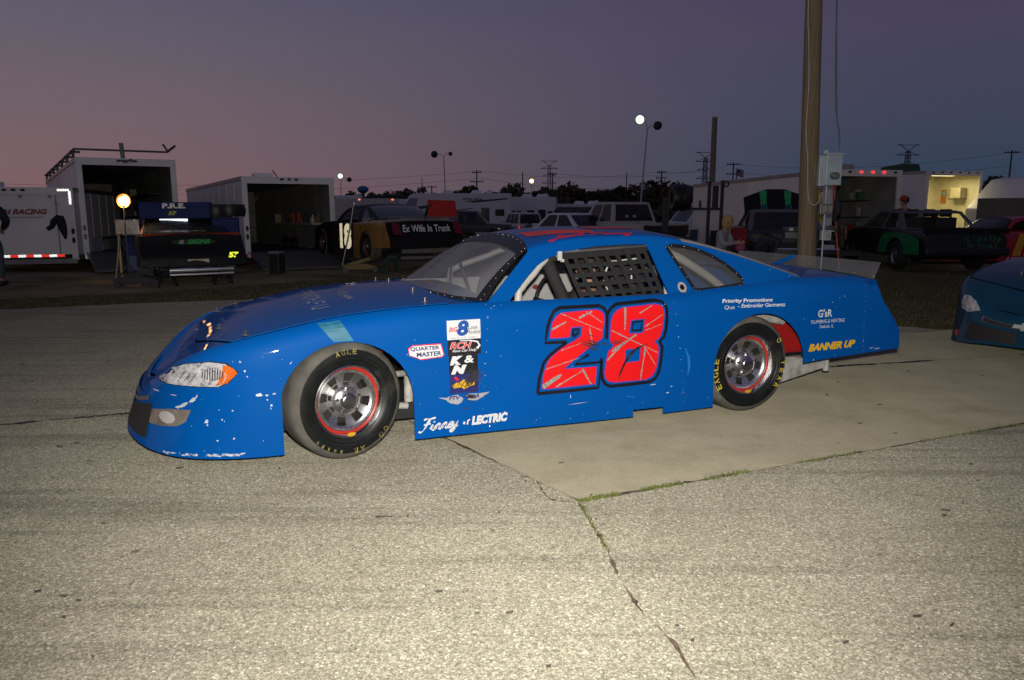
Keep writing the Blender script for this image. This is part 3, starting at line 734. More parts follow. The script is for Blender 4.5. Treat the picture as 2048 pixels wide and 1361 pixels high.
N_scr = [([(1.317, 0.692), (1.418, 0.735)], 0.025), ([(1.378, 0.788), (1.668, 0.665)], 0.01), ([(1.504, 0.754), (1.598, 0.789)], 0.025), ([(1.557, 0.791), (1.674, 0.714)], 0.01), ([(1.579, 0.689), (1.602, 0.577)], 0.015), ([(1.381, 0.555), (1.52, 0.595)], 0.009), ([(1.277, 0.445), (1.509, 0.5)], 0.01), ([(1.255, 0.333), (1.383, 0.402)], 0.057), ([(1.344, 0.326), (1.53, 0.415)], 0.016), ([(1.53, 0.428), (1.593, 0.322)], 0.023), ([(1.838, 0.804), (1.835, 0.662)], 0.032), ([(1.945, 0.762), (2.044, 0.807)], 0.013), ([(1.738, 0.661), (2.085, 0.493)], 0.014), ([(1.741, 0.524), (1.921, 0.625)], 0.032), ([(1.708, 0.47), (1.845, 0.586)], 0.021), ([(1.984, 0.672), (2.119, 0.746)], 0.013), ([(1.985, 0.646), (2.118, 0.683)], 0.009), ([(1.982, 0.539), (2.07, 0.411)], 0.01), ([(1.989, 0.526), (1.956, 0.323)], 0.021), ([(1.788, 0.325), (1.842, 0.441)], 0.019)]
decal('door_number', merge2d(poly2d(N_two), poly2d(N_eight, [N_hole1, N_hole2])), RED, .003, label='large red italic number 28')
decal('number_edge', merge2d(*[ribbon2d(q, .006, True) for q in (N_two, N_eight, N_hole1, N_hole2)]), PINK, .0036)
decal('number_outline', merge2d(*[ribbon2d(q, .0215) for q in (N_k1, N_k2, N_k3)]+[ribbon2d(N_k4[:-1], .016, True), ribbon2d(N_k5, .018)]), BLK, .0042)
PLATE = mat('torn_foil', (.55, .52, .47), .35, .3, var=.97, scale=240)
sc = []
for (a, b), w in N_scr[:-1]:
    a, b = Vector(a), Vector(b); n_ = max(3, int((b-a).length/.012))
    pts = [tuple(a.lerp(b, i/n_)) for i in range(n_+1)]
    ph = a.x*50
    sc.append(ribbon2d(pts, lambda t, w=w, ph=ph: w*(.55+.45*noise.noise((t*9+ph, ph, 0)))*(1-.4*t)))
decal('foil_scratches', merge2d(*sc), PLATE, .0048)
SCF = mat('tyre_scuff', (.03, .026, .026), .6, var=.5, scale=40)
def scuffs(path, spread, n_, wmax, seed):
    r_ = random.Random(seed); o = []
    for k in range(n_):
        a0 = r_.uniform(0, .5); a1 = r_.uniform(a0+.25, 1); off = r_.gauss(0, spread); P = []
        for i in range(9):
            t = a0+(a1-a0)*i/8; q = t*(len(path)-1); j = min(int(q), len(path)-2); p = Vector(path[j]).lerp(Vector(path[j+1]), q-j)
            d = (Vector(path[j+1])-Vector(path[j])).normalized(); P.append((p.x-d.y*off, p.y+d.x*off))
        w = r_.uniform(.25, 1)*wmax; o.append(ribbon2d(P, lambda t, w=w: max(.0006, w*math.sin(.15+2.8*t))))
    return o
decal('rubber_scuff', merge2d(*(scuffs([(1.79, .33), (1.805, .38), (1.835, .44), (1.87, .49), (1.93, .535), (2.02, .56)], .006, 16, .008, 1)+scuffs([(1.48, .63), (1.56, .60), (1.62, .585), (1.66, .58)], .02, 22, .005, 2)+scuffs([(1.66, .578), (1.72, .584)], .004, 6, .004, 3)+scuffs([(1.72, .60), (1.76, .585), (1.84, .60)], .015, 10, .004, 4))), SCF, .0054)['kind'] = 'stuff'
# contingency stickers, top to bottom
decal('series_sticker', rect(.642, .668, .850, .782), WHT, .003, label='white series sticker with a big blue 8')
decal('sticker_text', place2d(text_poly('8', .075, .092, .15, .045), .702, .688), DBL, .0036)
decal('sticker_text', place2d(text_poly('BIG', .052, .027, .2, .02), .654, .716), RED, .0042)
decal('sticker_text', merge2d(place2d(text_poly('Late', .06, .022, .2), .77, .726), place2d(text_poly('Models', .085, .024, .2), .762, .698), place2d(marks(.17, .006, 18, 3), .66, .675)), BLK, .0036)
decal('shop_sticker', rect(.644, .574, .851, .666), BLK, .003, label='black sticker with red italic RCH')
decal('sticker_text', place2d(text_poly('RCH', .14, .042, .3, .05), .655, .612), WHT, .0035)
decal('sticker_text', place2d(text_poly('RCH', .134, .038, .3, .02), .658, .614), RED, .0042)
decal('sticker_text', merge2d(place2d(text_poly('Race Car Help', .15, .02, .35, .015), .672, .589), ribbon2d([(.72, .661), (.78, .66), (.83, .648), (.842, .625), (.825, .608)], lambda t: .004+.012*t)), WHT, .0036)
decal('filter_sticker', rect(.65, .457, .83, .574), BLK, .0026, label='black sticker with white K&N letters')
decal('sticker_text', merge2d(place2d(text_poly('K', .08, .054, .25, .1), .655, .516), place2d(text_poly('&', .06, .045, .1, .03), .745, .524), place2d(text_poly('N', .10, .054, .3, .1), .66, .46)), WHT, .0036)
decal('fuel_sticker', rect(.652, .343, .83, .457), NAVY, .0028, label='navy sticker with a yellow burst and SUNOCO lettering')
decal('sticker_text', merge2d(poly2d([(.665, .392), (.69, .408), (.715, .41), (.74, .43), (.75, .41), (.79, .405), (.81, .415), (.805, .385), (.77, .378), (.74, .365), (.725, .38), (.68, .376)])), YEL, .0036)
decal('sticker_text', place2d(text_poly('SUNOCO', .15, .03, .2, .0), .662, .381), BLK, .0044)
decal('sticker_text', poly2d([(.678, .437), (.69, .447), (.71, .425), (.70, .42)]), RED, .0044)
decal('wing_sticker', merge2d(poly2d([(.58, .328), (.625, .31), (.65, .288), (.70, .275), (.725, .288), (.735, .31), (.70, .335), (.65, .33), (.63, .322)]), poly2d([(.75, .325), (.77, .335), (.83, .332), (.905, .335), (.86, .31), (.82, .29), (.79, .292), (.765, .30)])), mat('sticker_silver', (.45, .46, .5), .4, .2), .003, label='silver winged sticker, worn away in the middle')
decal('sticker_text', merge2d(place2d(text_poly('FTV', .07, .024, .2, .04), .645, .305), place2d(text_poly('STAR', .08, .024, .2, .04), .757, .306)), NAVY, .0038)
decal('rubber_scuff', merge2d(*(scuffs([(.74, .33), (.78, .315), (.82, .31)], .016, 18, .007, 5)+scuffs([(.73, .35), (.77, .40), (.81, .46), (.825, .50)], .022, 34, .006, 6)+scuffs([(.72, .245), (.78, .255)], .006, 6, .004, 7))), SCF, .0052)['kind'] = 'stuff'
V = [(.405, .634), (.43, .652), (.605, .652), (.622, .583), (.61, .571), (.475, .562), (.455, .575), (.41, .592)]
decal('clutch_sticker', poly2d(V), RED, .003, label='white and red QUARTER MASTER sticker')
cx = sum(p[0] for p in V)/8; cz = sum(p[1] for p in V)/8
decal('sticker_ground', poly2d([(cx+(a-cx)*.955, cz+(b-cz)*.88) for a, b in V]), WHT, .0036)
decal('sticker_text', merge2d(place2d(text_poly('QUARTER', .175, .027, 0, .03), .418, .614), place2d(text_poly('MASTER', .15, .027, 0, .03), .455, .581)), NAVY, .0044)
decal('sponsor_lettering', merge2d(place2d(script_text('Finney', .255, .11, .35, .145), .452, .098, R(3)), place2d(text_poly('LECTRIC', .235, .056, .2, .07), .785, .138, R(1)), ribbon2d([(.735, .15), (.74, .165)], .012), ribbon2d([(.757, .145), (.762, .17), (.775, .175)], .009)), WHT, .003, label='white Finney ELECTRIC lettering, partly worn off')
decal('sponsor_lettering', merge2d(place2d(text_poly('Priority Promotions', .42, .033, .12, .035), 2.59, .79, R(-1)), place2d(text_poly('- Embroider Garments', .40, .028, .12, .02), 2.72, .758, R(-1))), WHT, .003, label='white Priority Promotions lettering')
decal('sponsor_lettering', merge2d(place2d(text_poly("G'sR", .13, .058, 0, .02), 3.42, .655), place2d(text_poly('PLUMBING & HEATING', .31, .026), 3.36, .612), place2d(text_poly('DeKalb, IL', .13, .026), 3.44, .572)), WHT, .003, label="white G'sR plumbing lettering")
decal('sponsor_lettering', place2d(text_poly('BANNER UP', .44, .055, .35, .06), 3.345, .41, R(1)), YEL, .003, label='yellow BANNER UP lettering')
decal('seal_sticker', poly2d(ell2d(2.325, .905, .034, .034)), mat('seal_tan', (.45, .41, .35), .5), .003); decal('sticker_text', poly2d(ell2d(2.325, .905, .018, .018)), BLK, .0036)
decal('sponsor_lettering', place2d(text_poly('Qua', .085, .03, .12, 0), 2.605, .75, R(-1)), WHT, .004)
# teal tape over the fender, scuffs and chips
decal('fender_tape', quadgrid((-.015, .70), (.095, .70), (.03, .812), (-.095, .80), 6, 6), mat('tape_teal', (.02, .17, .26), .55, var=.3, scale=20), .0025, label='teal tape strip over the front wheel arch')
chips = []
def chip(u, z, r, n_=7, sx=1.0, rot=0):
    pts = []
    for i in range(n_):
        a = 2*math.pi*i/n_; k = r*rng.uniform(.45, 1.2); x, y = k*math.cos(a)*sx, k*math.sin(a); pts.append((u+x*math.cos(rot)-y*math.sin(rot), z+x*math.sin(rot)+y*math.cos(rot)))
    if all(t_hit(*p) for p in pts): chips.append(poly2d(pts))
for (u, z, r, sx, ro) in [(-.84, .362, .008, 2.5, .5), (-.805, .378, .009, 3, .6), (-.765, .405, .012, 2.2, .7), (-.74, .43, .005, 3, .9), (-.70, .293, .012, 1, 0), (-.695, .275, .006, 1, 0), (-.62, .305, .007, 1, 0), (-.61, .298, .004, 1, 0), (-.565, .355, .006, 1, 0), (-.65, .19, .006, 1.2, 0), (-.567, .2, .006, 1, 0),
        (-.512, .62, .007, 1, 0), (-.49, .57, .008, .8, 0), (-.48, .54, .004, 1, 0), (-.425, .438, .012, 1.8, .2), (-.385, .43, .007, 1.5, 0), (-.35, .435, .007, 1.5, 0), (-.385, .405, .007, .7, 0), (-.365, .37, .008, .8, 0), (-.37, .355, .005, 1, 0),
        (-.86, .425, .003, 8, 0), (-.95, .43, .004, 5, 0), (-.25, .6, .003, 4, .9), (-.12, .64, .004, 4, .8), (.4, .6, .003, 1, 0), (1.45, .255, .004, 3, 1.5), (1.0, .2, .003, 2, 0), (2.05, .28, .003, 12, .05), (1.5, .205, .002, 40, .05), (2.2, .255, .004, 3, 0), (2.17, .215, .004, 4, 0), (3.95, .40, .004, 6, .1), (4.0, .39, .003, 9, .1), (3.55, .76, .004, 1, 0), (3.66, .80, .004, 1, 0)]:
    chip(u, z, r, sx=sx, rot=ro)
for i in range(60): chip(-.93+rng.random()*.42, .104+rng.random()*.012, rng.uniform(.002, .006), sx=rng.uniform(1, 3.5))
for i in range(90): chip(rng.uniform(-.9, 3.9), rng.uniform(.12, .7), rng.uniform(.0012, .003))
decal('paint_chips', merge2d(*chips), mat('primer_white', (.6, .62, .64), .6, var=.2, scale=30), .0022)['kind'] = 'stuff'
teal = []
for q in ([(2.30, .51), (2.33, .44), (2.335, .37), (2.325, .32)], [(1.86, .22), (1.92, .205)], [(2.28, .19), (2.3, .24)]): teal.append(ribbon2d(q, lambda t: .022*math.sin(.3+t*2.6)))
decal('paint_rub', merge2d(*teal), mat('rubbed_paint', (.01, .17, .5), .5), .0021)
# headlamp and fog lamp stickers on the nose
HL = [(-.946, .493), (-.894, .557), (-.789, .602), (-.662, .624), (-.576, .614), (-.521, .566), (-.569, .512), (-.621, .483), (-.772, .481), (-.899, .481)]
def dense(outer, k=7, shrink=1.0):
    cx = sum(p[0] for p in outer)/len(outer); cz = sum(p[1] for p in outer)/len(outer)
    pts = []
    for (a, b) in zip(outer, outer[1:]+outer[:1]):
        for i in range(4): pts.append((a[0]+(b[0]-a[0])*i/4, a[1]+(b[1]-a[1])*i/4))
    V = [(cx, cz)]; F = []; n_ = len(pts)
    for r in range(1, k+1): V += [(cx+(p[0]-cx)*r/k*shrink, cz+(p[1]-cz)*r/k*shrink) for p in pts]
    for i in range(n_): F.append((0, 1+i, 1+(i+1) % n_))
    for r in range(1, k):
        for i in range(n_): F.append((1+(r-1)*n_+i, 1+r*n_+i, 1+r*n_+(i+1) % n_, 1+(r-1)*n_+(i+1) % n_))
    return V, F
def lamp_print(name):
    m = mat(name, (.34, .33, .33), .3, 0, var=.2, scale=10, coat=.5)
    t = m.node_tree; n = t.nodes.new; l = t.links.new; b = t.nodes['Principled BSDF']
    tcn = n('ShaderNodeTexCoord'); w = n('ShaderNodeTexNoise'); w.inputs['Scale'].default_value = 11; w.inputs['Detail'].default_value = 5; w.inputs['Distortion'].default_value = 2.2
    l(tcn.outputs['Object'], w.inputs['Vector']); r = n('ShaderNodeValToRGB'); e = r.color_ramp.elements
    e[0].position = .30; e[0].color = (.06, .06, .065, 1); e[1].position = .66; e[1].color = (.62, .61, .6, 1); k = e.new(.44); k.color = (.36, .35, .36, 1)
    l(w.outputs[0], r.inputs[0]); l(r.outputs[0], b.inputs['Base Color']); return m
h_ = decal('headlamp_sticker', dense(HL), BLK, .003, label='printed headlamp sticker with an amber corner')
decal('lamp_lens', dense(HL, 7, .94), lamp_print('lamp_print'), .0038, h_)
LD = mat('lamp_dark', (.07, .07, .075), .3, var=.6, scale=60); LP = mat('lamp_pale', (.6, .6, .6), .3, .1, var=.4, scale=40)
decal('lamp_rings', merge2d(ribbon2d(ell2d(-.655, .55, .068, .060, 28), .006, True), ribbon2d(ell2d(-.775, .53, .05, .042, 24), .005, True), ribbon2d(ell2d(-.86, .515, .03, .022, 18), .004, True)), LP, .0046, h_)
decal('lamp_lines', merge2d(*[ribbon2d([(-.70+.0125*k, .555+.035*math.sin(math.pi*(k+1.5)/11)), (-.705+.0125*k, .54-.02*math.sin(math.pi*(k+1)/10))], .0055) for k in range(9)]+[ribbon2d([(-.83+.03*k, .505), (-.80+.03*k, .545), (-.79+.03*k, .56)], .004) for k in range(3)]), LD, .0048, h_)['kind'] = 'stuff'
decal('turn_lens', dense([(-.596, .604), (-.565, .598), (-.54, .58), (-.528, .56), (-.582, .506), (-.641, .489), (-.612, .541)], 4), mat('lamp_amber', (.75, .13, .01), .35, var=.25, scale=30), .0046, h_)
FG = [(-1.001, .317), (-.88, .345), (-.773, .353), (-.805, .286), (-.851, .259), (-.93, .247), (-.998, .246), (-1.025, .271)]
f_ = decal('fog_lamp_sticker', dense(FG), mat('fog_print', (.24, .2, .16), .35, var=.5, scale=9), .003, label='printed fog lamp sticker')
decal('fog_lens', dense(ell2d(-.90, .297, .042, .032, 16), 3), mat('fog_pale', (.5, .46, .45), .3), .004, f_)
# grille opening and nose badge on the front of the nose
def nose_patch(name, i0, i1, r0, r1, off, m, mir_):
    rows = []
    seq = [(i, True) for i in range(i0, 0, -1)]+[(i, False) for i in range(0, i1+1)]
    for i, mi in seq:
        c_ = skirt_col(i, mi); c_ = [(x-off, y, z) for x, y, z in c_]
        a = Vector(c_[0]); b = Vector(c_[4]); rows.append([tuple(a.lerp(b, t)) for t in np.linspace(r0, r1, 5)])
    return MB().grid(rows).build(name, m, hero, 40)
def nose_local(root, name, s0, s1, r0, r1, off, m):
    rows = []
    for s in np.linspace(s0, s1, 21):
        k = abs(s)*21; i = int(k); f = k-i; a = skirt_col(i, s > 0); b = skirt_col(min(i+1, 22), s > 0)
        c_ = [Vector(p).lerp(Vector(q), f) for p, q in zip(a, b)][:6]; zs = [p.z for p in c_]; row = []
        for t in np.linspace(r0, r1, 8):
            z = zs[0]+(zs[-1]-zs[0])*t; x = float(np.interp(z, zs, [p.x for p in c_])); y = float(np.interp(z, zs, [p.y for p in c_])); d = Vector((x-.3, (y-CC)*.7, 0)).normalized()
            row.append((x+d.x*off, y+d.y*off, z))
        rows.append(row)
    return MB().grid(rows).build(name, m, root, 40)
gm = mat('grille_mesh', (.03, .028, .025), .6, var=.6, scale=90, bump=.5, bscale=200)
nose_local(hero, 'grille', -.40, .40, .14, .70, .013, gm)
nose_local(hero, 'nose_trim', -.36, .36, .76, .84, .013, mat('nose_chrome', (.5, .46, .42), .3, .8))
# rivets
rv = MB()
def rivet(u, z, r=.0045):
    p = on_side(u, z, 0); rv.ball(p, r, 6, 4)
for i in range(11): t = i/10; rivet(.905-.05*t, .86-.70*t)
for i in range(9): t = i/8; rivet(2.213+.09*t, .82-.62*t)
for i in range(15): t = i/14; rivet(3.865, .90-.52*t, .0035)
for u, z in [(1.2, .11), (1.45, .11), (1.72, .12), (1.98, .165), (2.3, .14), (.9, .12), (.5, .15), (.47, .3), (2.5, .15), (2.12, .80), (2.14, .81), (3.62, .79), (3.58, .72), (3.4, .35), (3.6, .37), (.95, .85), (.93, .84), (1.0, .855)]: rivet(u, z)
for q in (QTR_WIN,):
    P_ = [Vector(p) for p in q]; P_.append(P_[0]); acc = 0
    for a, b in zip(P_, P_[1:]):
        n_ = max(1, int((b-a).length/.07))
        for i in range(n_):
            p = a.lerp(b, i/n_); rv.ball((p.x, vr(p.y)-.004, p.y), .0045, 6, 4)
for s in np.linspace(.02, .98, 22): rv.ball(ws_pt(s, .022, .006), .0045, 6, 4)
for s in np.linspace(.02, .98, 12): rv.ball(ws_pt(s, .97, .006), .0045, 6, 4)
for t in np.linspace(.1, .9, 7): rv.ball(ws_pt(.018, t, .006), .0045, 6, 4)
for u in (2.3, 2.5, 2.7, 2.9, 3.1, 3.25): rv.ball((u, vr(zrail(u)-.02)-.002, zrail(u)-.02), .004, 6, 4)
for i in range(9): rv.ball((4.0+.05*(1-(2*(.07+i*.1)-1)**2)+.01, .1+i*.2, .925+.02*(1-(i/4-1)**2)), .006, 6, 4)
rv.build('rivets', mat('rivet_alloy', (.75, .75, .75), .25, .9), hero, 60)['kind'] = 'stuff'
# hood pins
for (u, v) in ((-.47, .16), (-.60, .5), (-.60, 1.3), (-.47, 1.64), (.56, .18), (.58, .55), (.58, 1.25), (.56, 1.62)):
    dv = abs(v-CC)/(CC-.08); z = zc(u)+.04*(1-dv*dv)+.005
    MB().lathe([(.0, .0), (.022, .0), (.02, .004), (.0, .004)], 14, (u, v, z), 'Z').cyl((u, v, z), (u, v, z+.028), .006, 8).bar((u-.018, v-.008, z+.02), (u+.018, v+.008, z+.02), .004).build('hood_pin', mat('pin_steel', (.6, .58, .5), .25, .95), hero, 40)
# lettering lying on the hood and the roof
def on_deck(u, v):
    dv = (v-CC)/(CC-.082); return zc(u)+.04*(1-dv*dv)
def deck_decal(name, vf, fn, m, label=None):
    o = MB().add([fn(a, b) for a, b in vf[0]], vf[1]).build(name, m, hero)
    if name == 'hood_lettering': o['kind'] = 'stuff'
    if label: o['label'] = label
hoodw = mat('hood_white', (.42, .42, .45), .5, var=.3, scale=20)
vf = marks(.95, .1, 13, 5)
deck_decal('hood_lettering', ([(x, y) for x, y in vf[0]], vf[1]), lambda a, b: (.02-b*1.0, .35+a, on_deck(.02-b, .35+a)+.0085), hoodw)
vf = marks(.5, .07, 8, 6)
deck_decal('hood_lettering', vf, lambda a, b: (.2-b, .5+a, on_deck(.2-b, .5+a)+.0085), hoodw)
def on_roof(u, v, off=.003):
    lo, hi = 0, 1
    a = vr(zrail(u)); s = (v-a)/(CWID-2*a); p = roof_pt(u, min(1, max(0, s))); return (p[0], p[1], p[2]+off)
rr = mat('roof_red', (.8, .06, .05), .5)
deck_decal('roof_number', quadgrid((1.36, .50), (1.8, .36), (1.84, .52), (1.38, .72), 10, 6), on_roof, rr, 'red number on the roof')
deck_decal('roof_number', quadgrid((1.86, .62), (2.25, .55), (2.28, .68), (1.9, .86), 10, 6), on_roof, rr)
vf = script_text('Jacob Finney', .66, .12, .45, .19)
deck_decal('name_lettering', vf, lambda a, b: on_roof(1.42+a, vr(zrail(1.42+a))+.006+b*.9, .004), mat('name_red', (.8, .012, .06), .5), 'red script driver name above the window')
# interior: cage, dash, seat
cage = mat('cage_white', (.5, .48, .44), .4, var=.12); pad = mat('cage_padding', (.022, .022, .022), .85, bump=.3, bscale=60)
def smoothpath(P, n=6):
    P = [Vector(p) for p in P]; o = []
    for i in range(len(P)-1):
        a, b, c, d = P[max(i-1, 0)], P[i], P[i+1], P[min(i+2, len(P)-1)]
        for k in range(n):
            t = k/n; o.append(.5*((2*b)+(c-a)*t+(2*a-5*b+4*c-d)*t*t+(3*b-a-3*c+d)*t**3))
    o.append(P[-1]); return o
for P_, r in (([(1.19, .25, .3), (1.19, .25, .84), (1.225, .26, .935), (1.31, .28, 1.015), (1.385, .3, 1.09), (1.50, .34, 1.135), (1.9, .37, 1.17), (2.35, .38, 1.165)], .024),
              ([(1.12, 1.5, .3), (1.12, 1.5, .88), (1.17, 1.47, .975), (1.4, 1.42, 1.06), (1.6, 1.38, 1.12), (2.35, 1.38, 1.165)], .024),
              ([(2.35, .3, .2), (2.35, .34, 1.1), (2.35, .45, 1.17), (2.35, 1.35, 1.17), (2.35, 1.46, 1.1), (2.35, 1.5, .2)], .024),
              ([(2.36, .5, 1.15), (2.62, .52, 1.05), (3.01, .55, .82), (3.2, .55, .6)], .03), ([(2.36, 1.3, 1.15), (3.01, 1.25, .82), (3.2, 1.25, .6)], .03),
              ([(1.5, .34, 1.135), (1.52, .9, 1.15), (1.58, 1.38, 1.12)], .02), ([(2.35, .34, .5), (2.35, 1.46, 1.05)], .02), ([(1.05, .3, .62), (1.08, .9, .68), (1.05, 1.5, .62)], .02)):
    MB().tube(smoothpath(P_), r, 12).build('cage_tube', cage, hero, 50)
for P_, r in (([(1.60, .36, .72), (1.565, .355, .83), (1.50, .35, .955), (1.45, .345, 1.06), (1.43, .33, 1.10), (1.47, .335, 1.125)], .042), ([(1.58, .365, 1.16), (1.9, .375, 1.178), (2.3, .385, 1.172)], .036), ([(1.22, 1.02, .6), (1.22, 1.0, .86), (1.29, 1.0, .97), (1.42, 1.0, 1.08), (1.6, 1.0, 1.13)], .045)):
    MB().tube(smoothpath(P_), r, 12).build('padding', pad, hero, 50)
inner = mat('inner_panel', (.50, .49, .47), .5, var=.15)
MB().box((1.5, 1.52, .66), (1.5, .02, .46)).build('inner_door_skin', inner, hero)
MB().prism(ell2d(1.86, .79, .03, .02, 14), lambda a, b: (a, 1.506, b), lambda a, b: (a, 1.509, b)).build('sticker', mat('logo_maroon', (.25, .02, .04), .5), hero)
MB().box((.98, CC, .80), (.3, 1.5, .02)).box((1.12, CC, .72), (.02, 1.5, .18)).build('dashboard', mat('dash_grey', (.05, .045, .042), .7, var=.3), hero, bevel=.006)
MB().tube(smoothpath([(.72, .42, .875), (.8, .55, .88), (.86, .8, .885), (.84, 1.2, .885)]), .028, 10).build('dash_hose', mat('hose_red', (.3, .02, .02), .5, var=.3), hero, 50)
MB().cyl((.96, .48, .86), (1.0, .85, 1.06), .008).cyl((.93, .9, .87), (1.02, 1.12, 1.03), .008).build('windshield_brace', mat('brace_alloy', (.55, .55, .55), .35, .9), hero, 40)
MB().tube([(1.52+.16*math.cos(a)*.25, .55+.17*math.cos(a)*.0+.17*math.sin(a), .80+.17*math.cos(a)) for a in np.linspace(0, 2*math.pi, 33)], .014, 8, False).bar((1.5, .4, .80), (1.5, .7, .80), .02).bar((1.5, .55, .80), (1.1, .7, .74), .03).build('steering_wheel', mat('steering_black', (.012, .012, .012), .6), hero, 50)
seat_m = mat('seat_black', (.016, .016, .017), .7); piping = mat('seat_piping', (.62, .6, .56), .5)
MB().box((2.12, .68, .62), (.1, .5, .75), M=Matrix.Rotation(R(14), 3, 'Y')).box((1.85, .68, .34), (.55, .5, .12)).box((2.0, .44, .6), (.3, .05, .42)).box((2.0, .92, .6), (.3, .05, .42)).box((2.1, .5, .98), (.22, .04, .16)).box((2.1, .86, .98), (.22, .04, .16)).build('seat', seat_m, hero, bevel=.03)
MB().tube(smoothpath([(1.93, .41, .87), (1.90, .41, .93), (1.905, .41, .99), (1.93, .41, 1.05)]), .007, 8).tube([(2.12, .41, .86), (2.11, .41, 1.02)], .007, 8).tube([(1.95, .41, 1.07), (2.15, .41, 1.085)], .006, 8).build('seat_piping', piping, hero, 50)
MB().box((1.5, CC, .2), (1.7, 1.2, .02)).build('cabin_floor', mat('cabin_dark', (.03, .03, .03), .7), hero)
# window net: woven straps hung in the door window
net = sub('window_net', hero)
webm = mat('net_webbing', (.017, .017, .017), .85, var=.25, scale=40, bump=.4, bscale=220)
A_, B_, C__, D_ = Vector((1.50, 1.15)), Vector((2.125, 1.178)), Vector((2.195, .856)), Vector((1.575, .842))
def net_pt(s, t, o=0):
    p = A_.lerp(B_, s).lerp(D_.lerp(C__, s), t); return Vector((p.x, vr(p.y)+.03+o+.008*math.sin(s*5+t*3), p.y))
def strap(fixed, vert, w):
    V = []; n_ = 16
    for i in range(n_+1):
        q = i/n_
        for d in (-w/2, w/2):
            V.append(net_pt(fixed+d, q) if vert else net_pt(q, fixed+d, .004+.003*math.sin(q*44)))
    F = [(2*i, 2*i+1, 2*i+3, 2*i+2) for i in range(n_)]
    link('strap', solid(MB().add(V, F).mesh(), .0025), webm, net)
for s in (.02, .135, .26, .385, .51, .635, .76, .885, .985): strap(s, True, .05)
for t in (.07, .3, .49, .67, .85, .985): strap(t, False, .085 if t > .1 else .15)
MB().bar((1.50, .22, 1.155), (2.13, .25, 1.182), .012).bar((1.57, .09, .85), (2.2, .09, .862), .01).build('net_rod', mat('rod_steel', (.4, .4, .4), .4, .9), hero)
MB().box((1.475, .235, 1.13), (.03, .02, .06)).box((1.49, .23, 1.10), (.02, .03, .02)).build('net_latch', mat('latch_white', (.55, .53, .48), .4), hero, bevel=.004)
# running gear seen in the wheel arches
rg = mat('frame_white', (.46, .44, .4), .5, var=.3, scale=14, dirt=((.12, .1, .07), .55, 9))
for P_, r in (([(.12, .34, .38), (.36, .3, .42), (.52, .42, .40)], .02), ([(.1, .33, .25), (.48, .36, .2)], .022), ([(.5, .4, .15), (.5, .4, .62)], .03), ([(2.6, .36, .62), (2.92, .34, .67), (3.4, .34, .585)], .032), ([(2.5, .40, .70), (2.95, .40, .735), (3.4, .40, .69)], .022), ([(2.9, .55, .7), (2.95, .5, .34)], .02)):
    MB().tube(smoothpath(P_), r, 10).build('frame_tube', rg, hero, 50)
MB().cyl((.36, .34, .3), (.30, .38, .62), .022, 10).build('shock_absorber', mat('shock_red', (.4, .02, .02), .5), hero, 40)
MB().prism([(3.0, .10), (3.4, .10), (3.85, .19), (3.88, .235), (3.5, .3), (3.0, .3)], lambda a, b: (a, .34, b), lambda a, b: (a, .36, b)).build('frame_gusset', rg, hero)
MB().cyl((3.86, .36, .34), (3.88, .36, .16), .026, 12).build('tow_stub', rg, hero, 40)
# ------------------------------------------------------------------ generic road vehicles (x rearwards from the front bumper, y across about the middle, z up)
def put(root, local, world):
    """move a thing so that its local point lands on a world point"""
    M = root.rotation_euler.to_matrix(); p = M @ Vector(local); root.location = Vector(world)-p
def pane(mb, a, b, c, d, u0, u1, v0, v1, off):
    """part of quad a(bottom left) b(bottom right) c(top right) d(top left), moved off along its normal"""
    a, b, c, d = map(Vector, (a, b, c, d)); n_ = (b-a).cross(d-a).normalized()
    f = lambda u, v: a.lerp(b, u).lerp(d.lerp(c, u), v)+n_*off
    mb.add([f(u0, v0), f(u1, v0), f(u1, v1), f(u0, v1)], [(0, 1, 2, 3)])
def slat(mb, a, b, c, d, u0, u1, v0, v1, th):
    a, b, c, d = map(Vector, (a, b, c, d)); n_ = (b-a).cross(d-a).normalized()
    if u1-u0 < 1e-4: return
    f = lambda u, v, o: a.lerp(b, u).lerp(d.lerp(c, u), v)-n_*o
    mb.add([f(u0, v0, 0), f(u1, v0, 0), f(u1, v1, 0), f(u0, v1, 0), f(u0, v0, th), f(u1, v0, th), f(u1, v1, th), f(u0, v1, th)], [(0, 1, 2, 3), (7, 6, 5, 4), (0, 4, 5, 1), (1, 5, 6, 2), (2, 6, 7, 3), (3, 7, 4, 0)])
GLASSD = glass('car_glass', (.02, .022, .024), .72, .12)
TAILRED = mat('tail_lens', (.14, .006, .006), .3)
LAMPC = mat('lamp_clear', (.45, .45, .46), .2, .3)
BUMP = mat('bumper_chrome', (.7, .7, .7), .14, 1, var=.1)
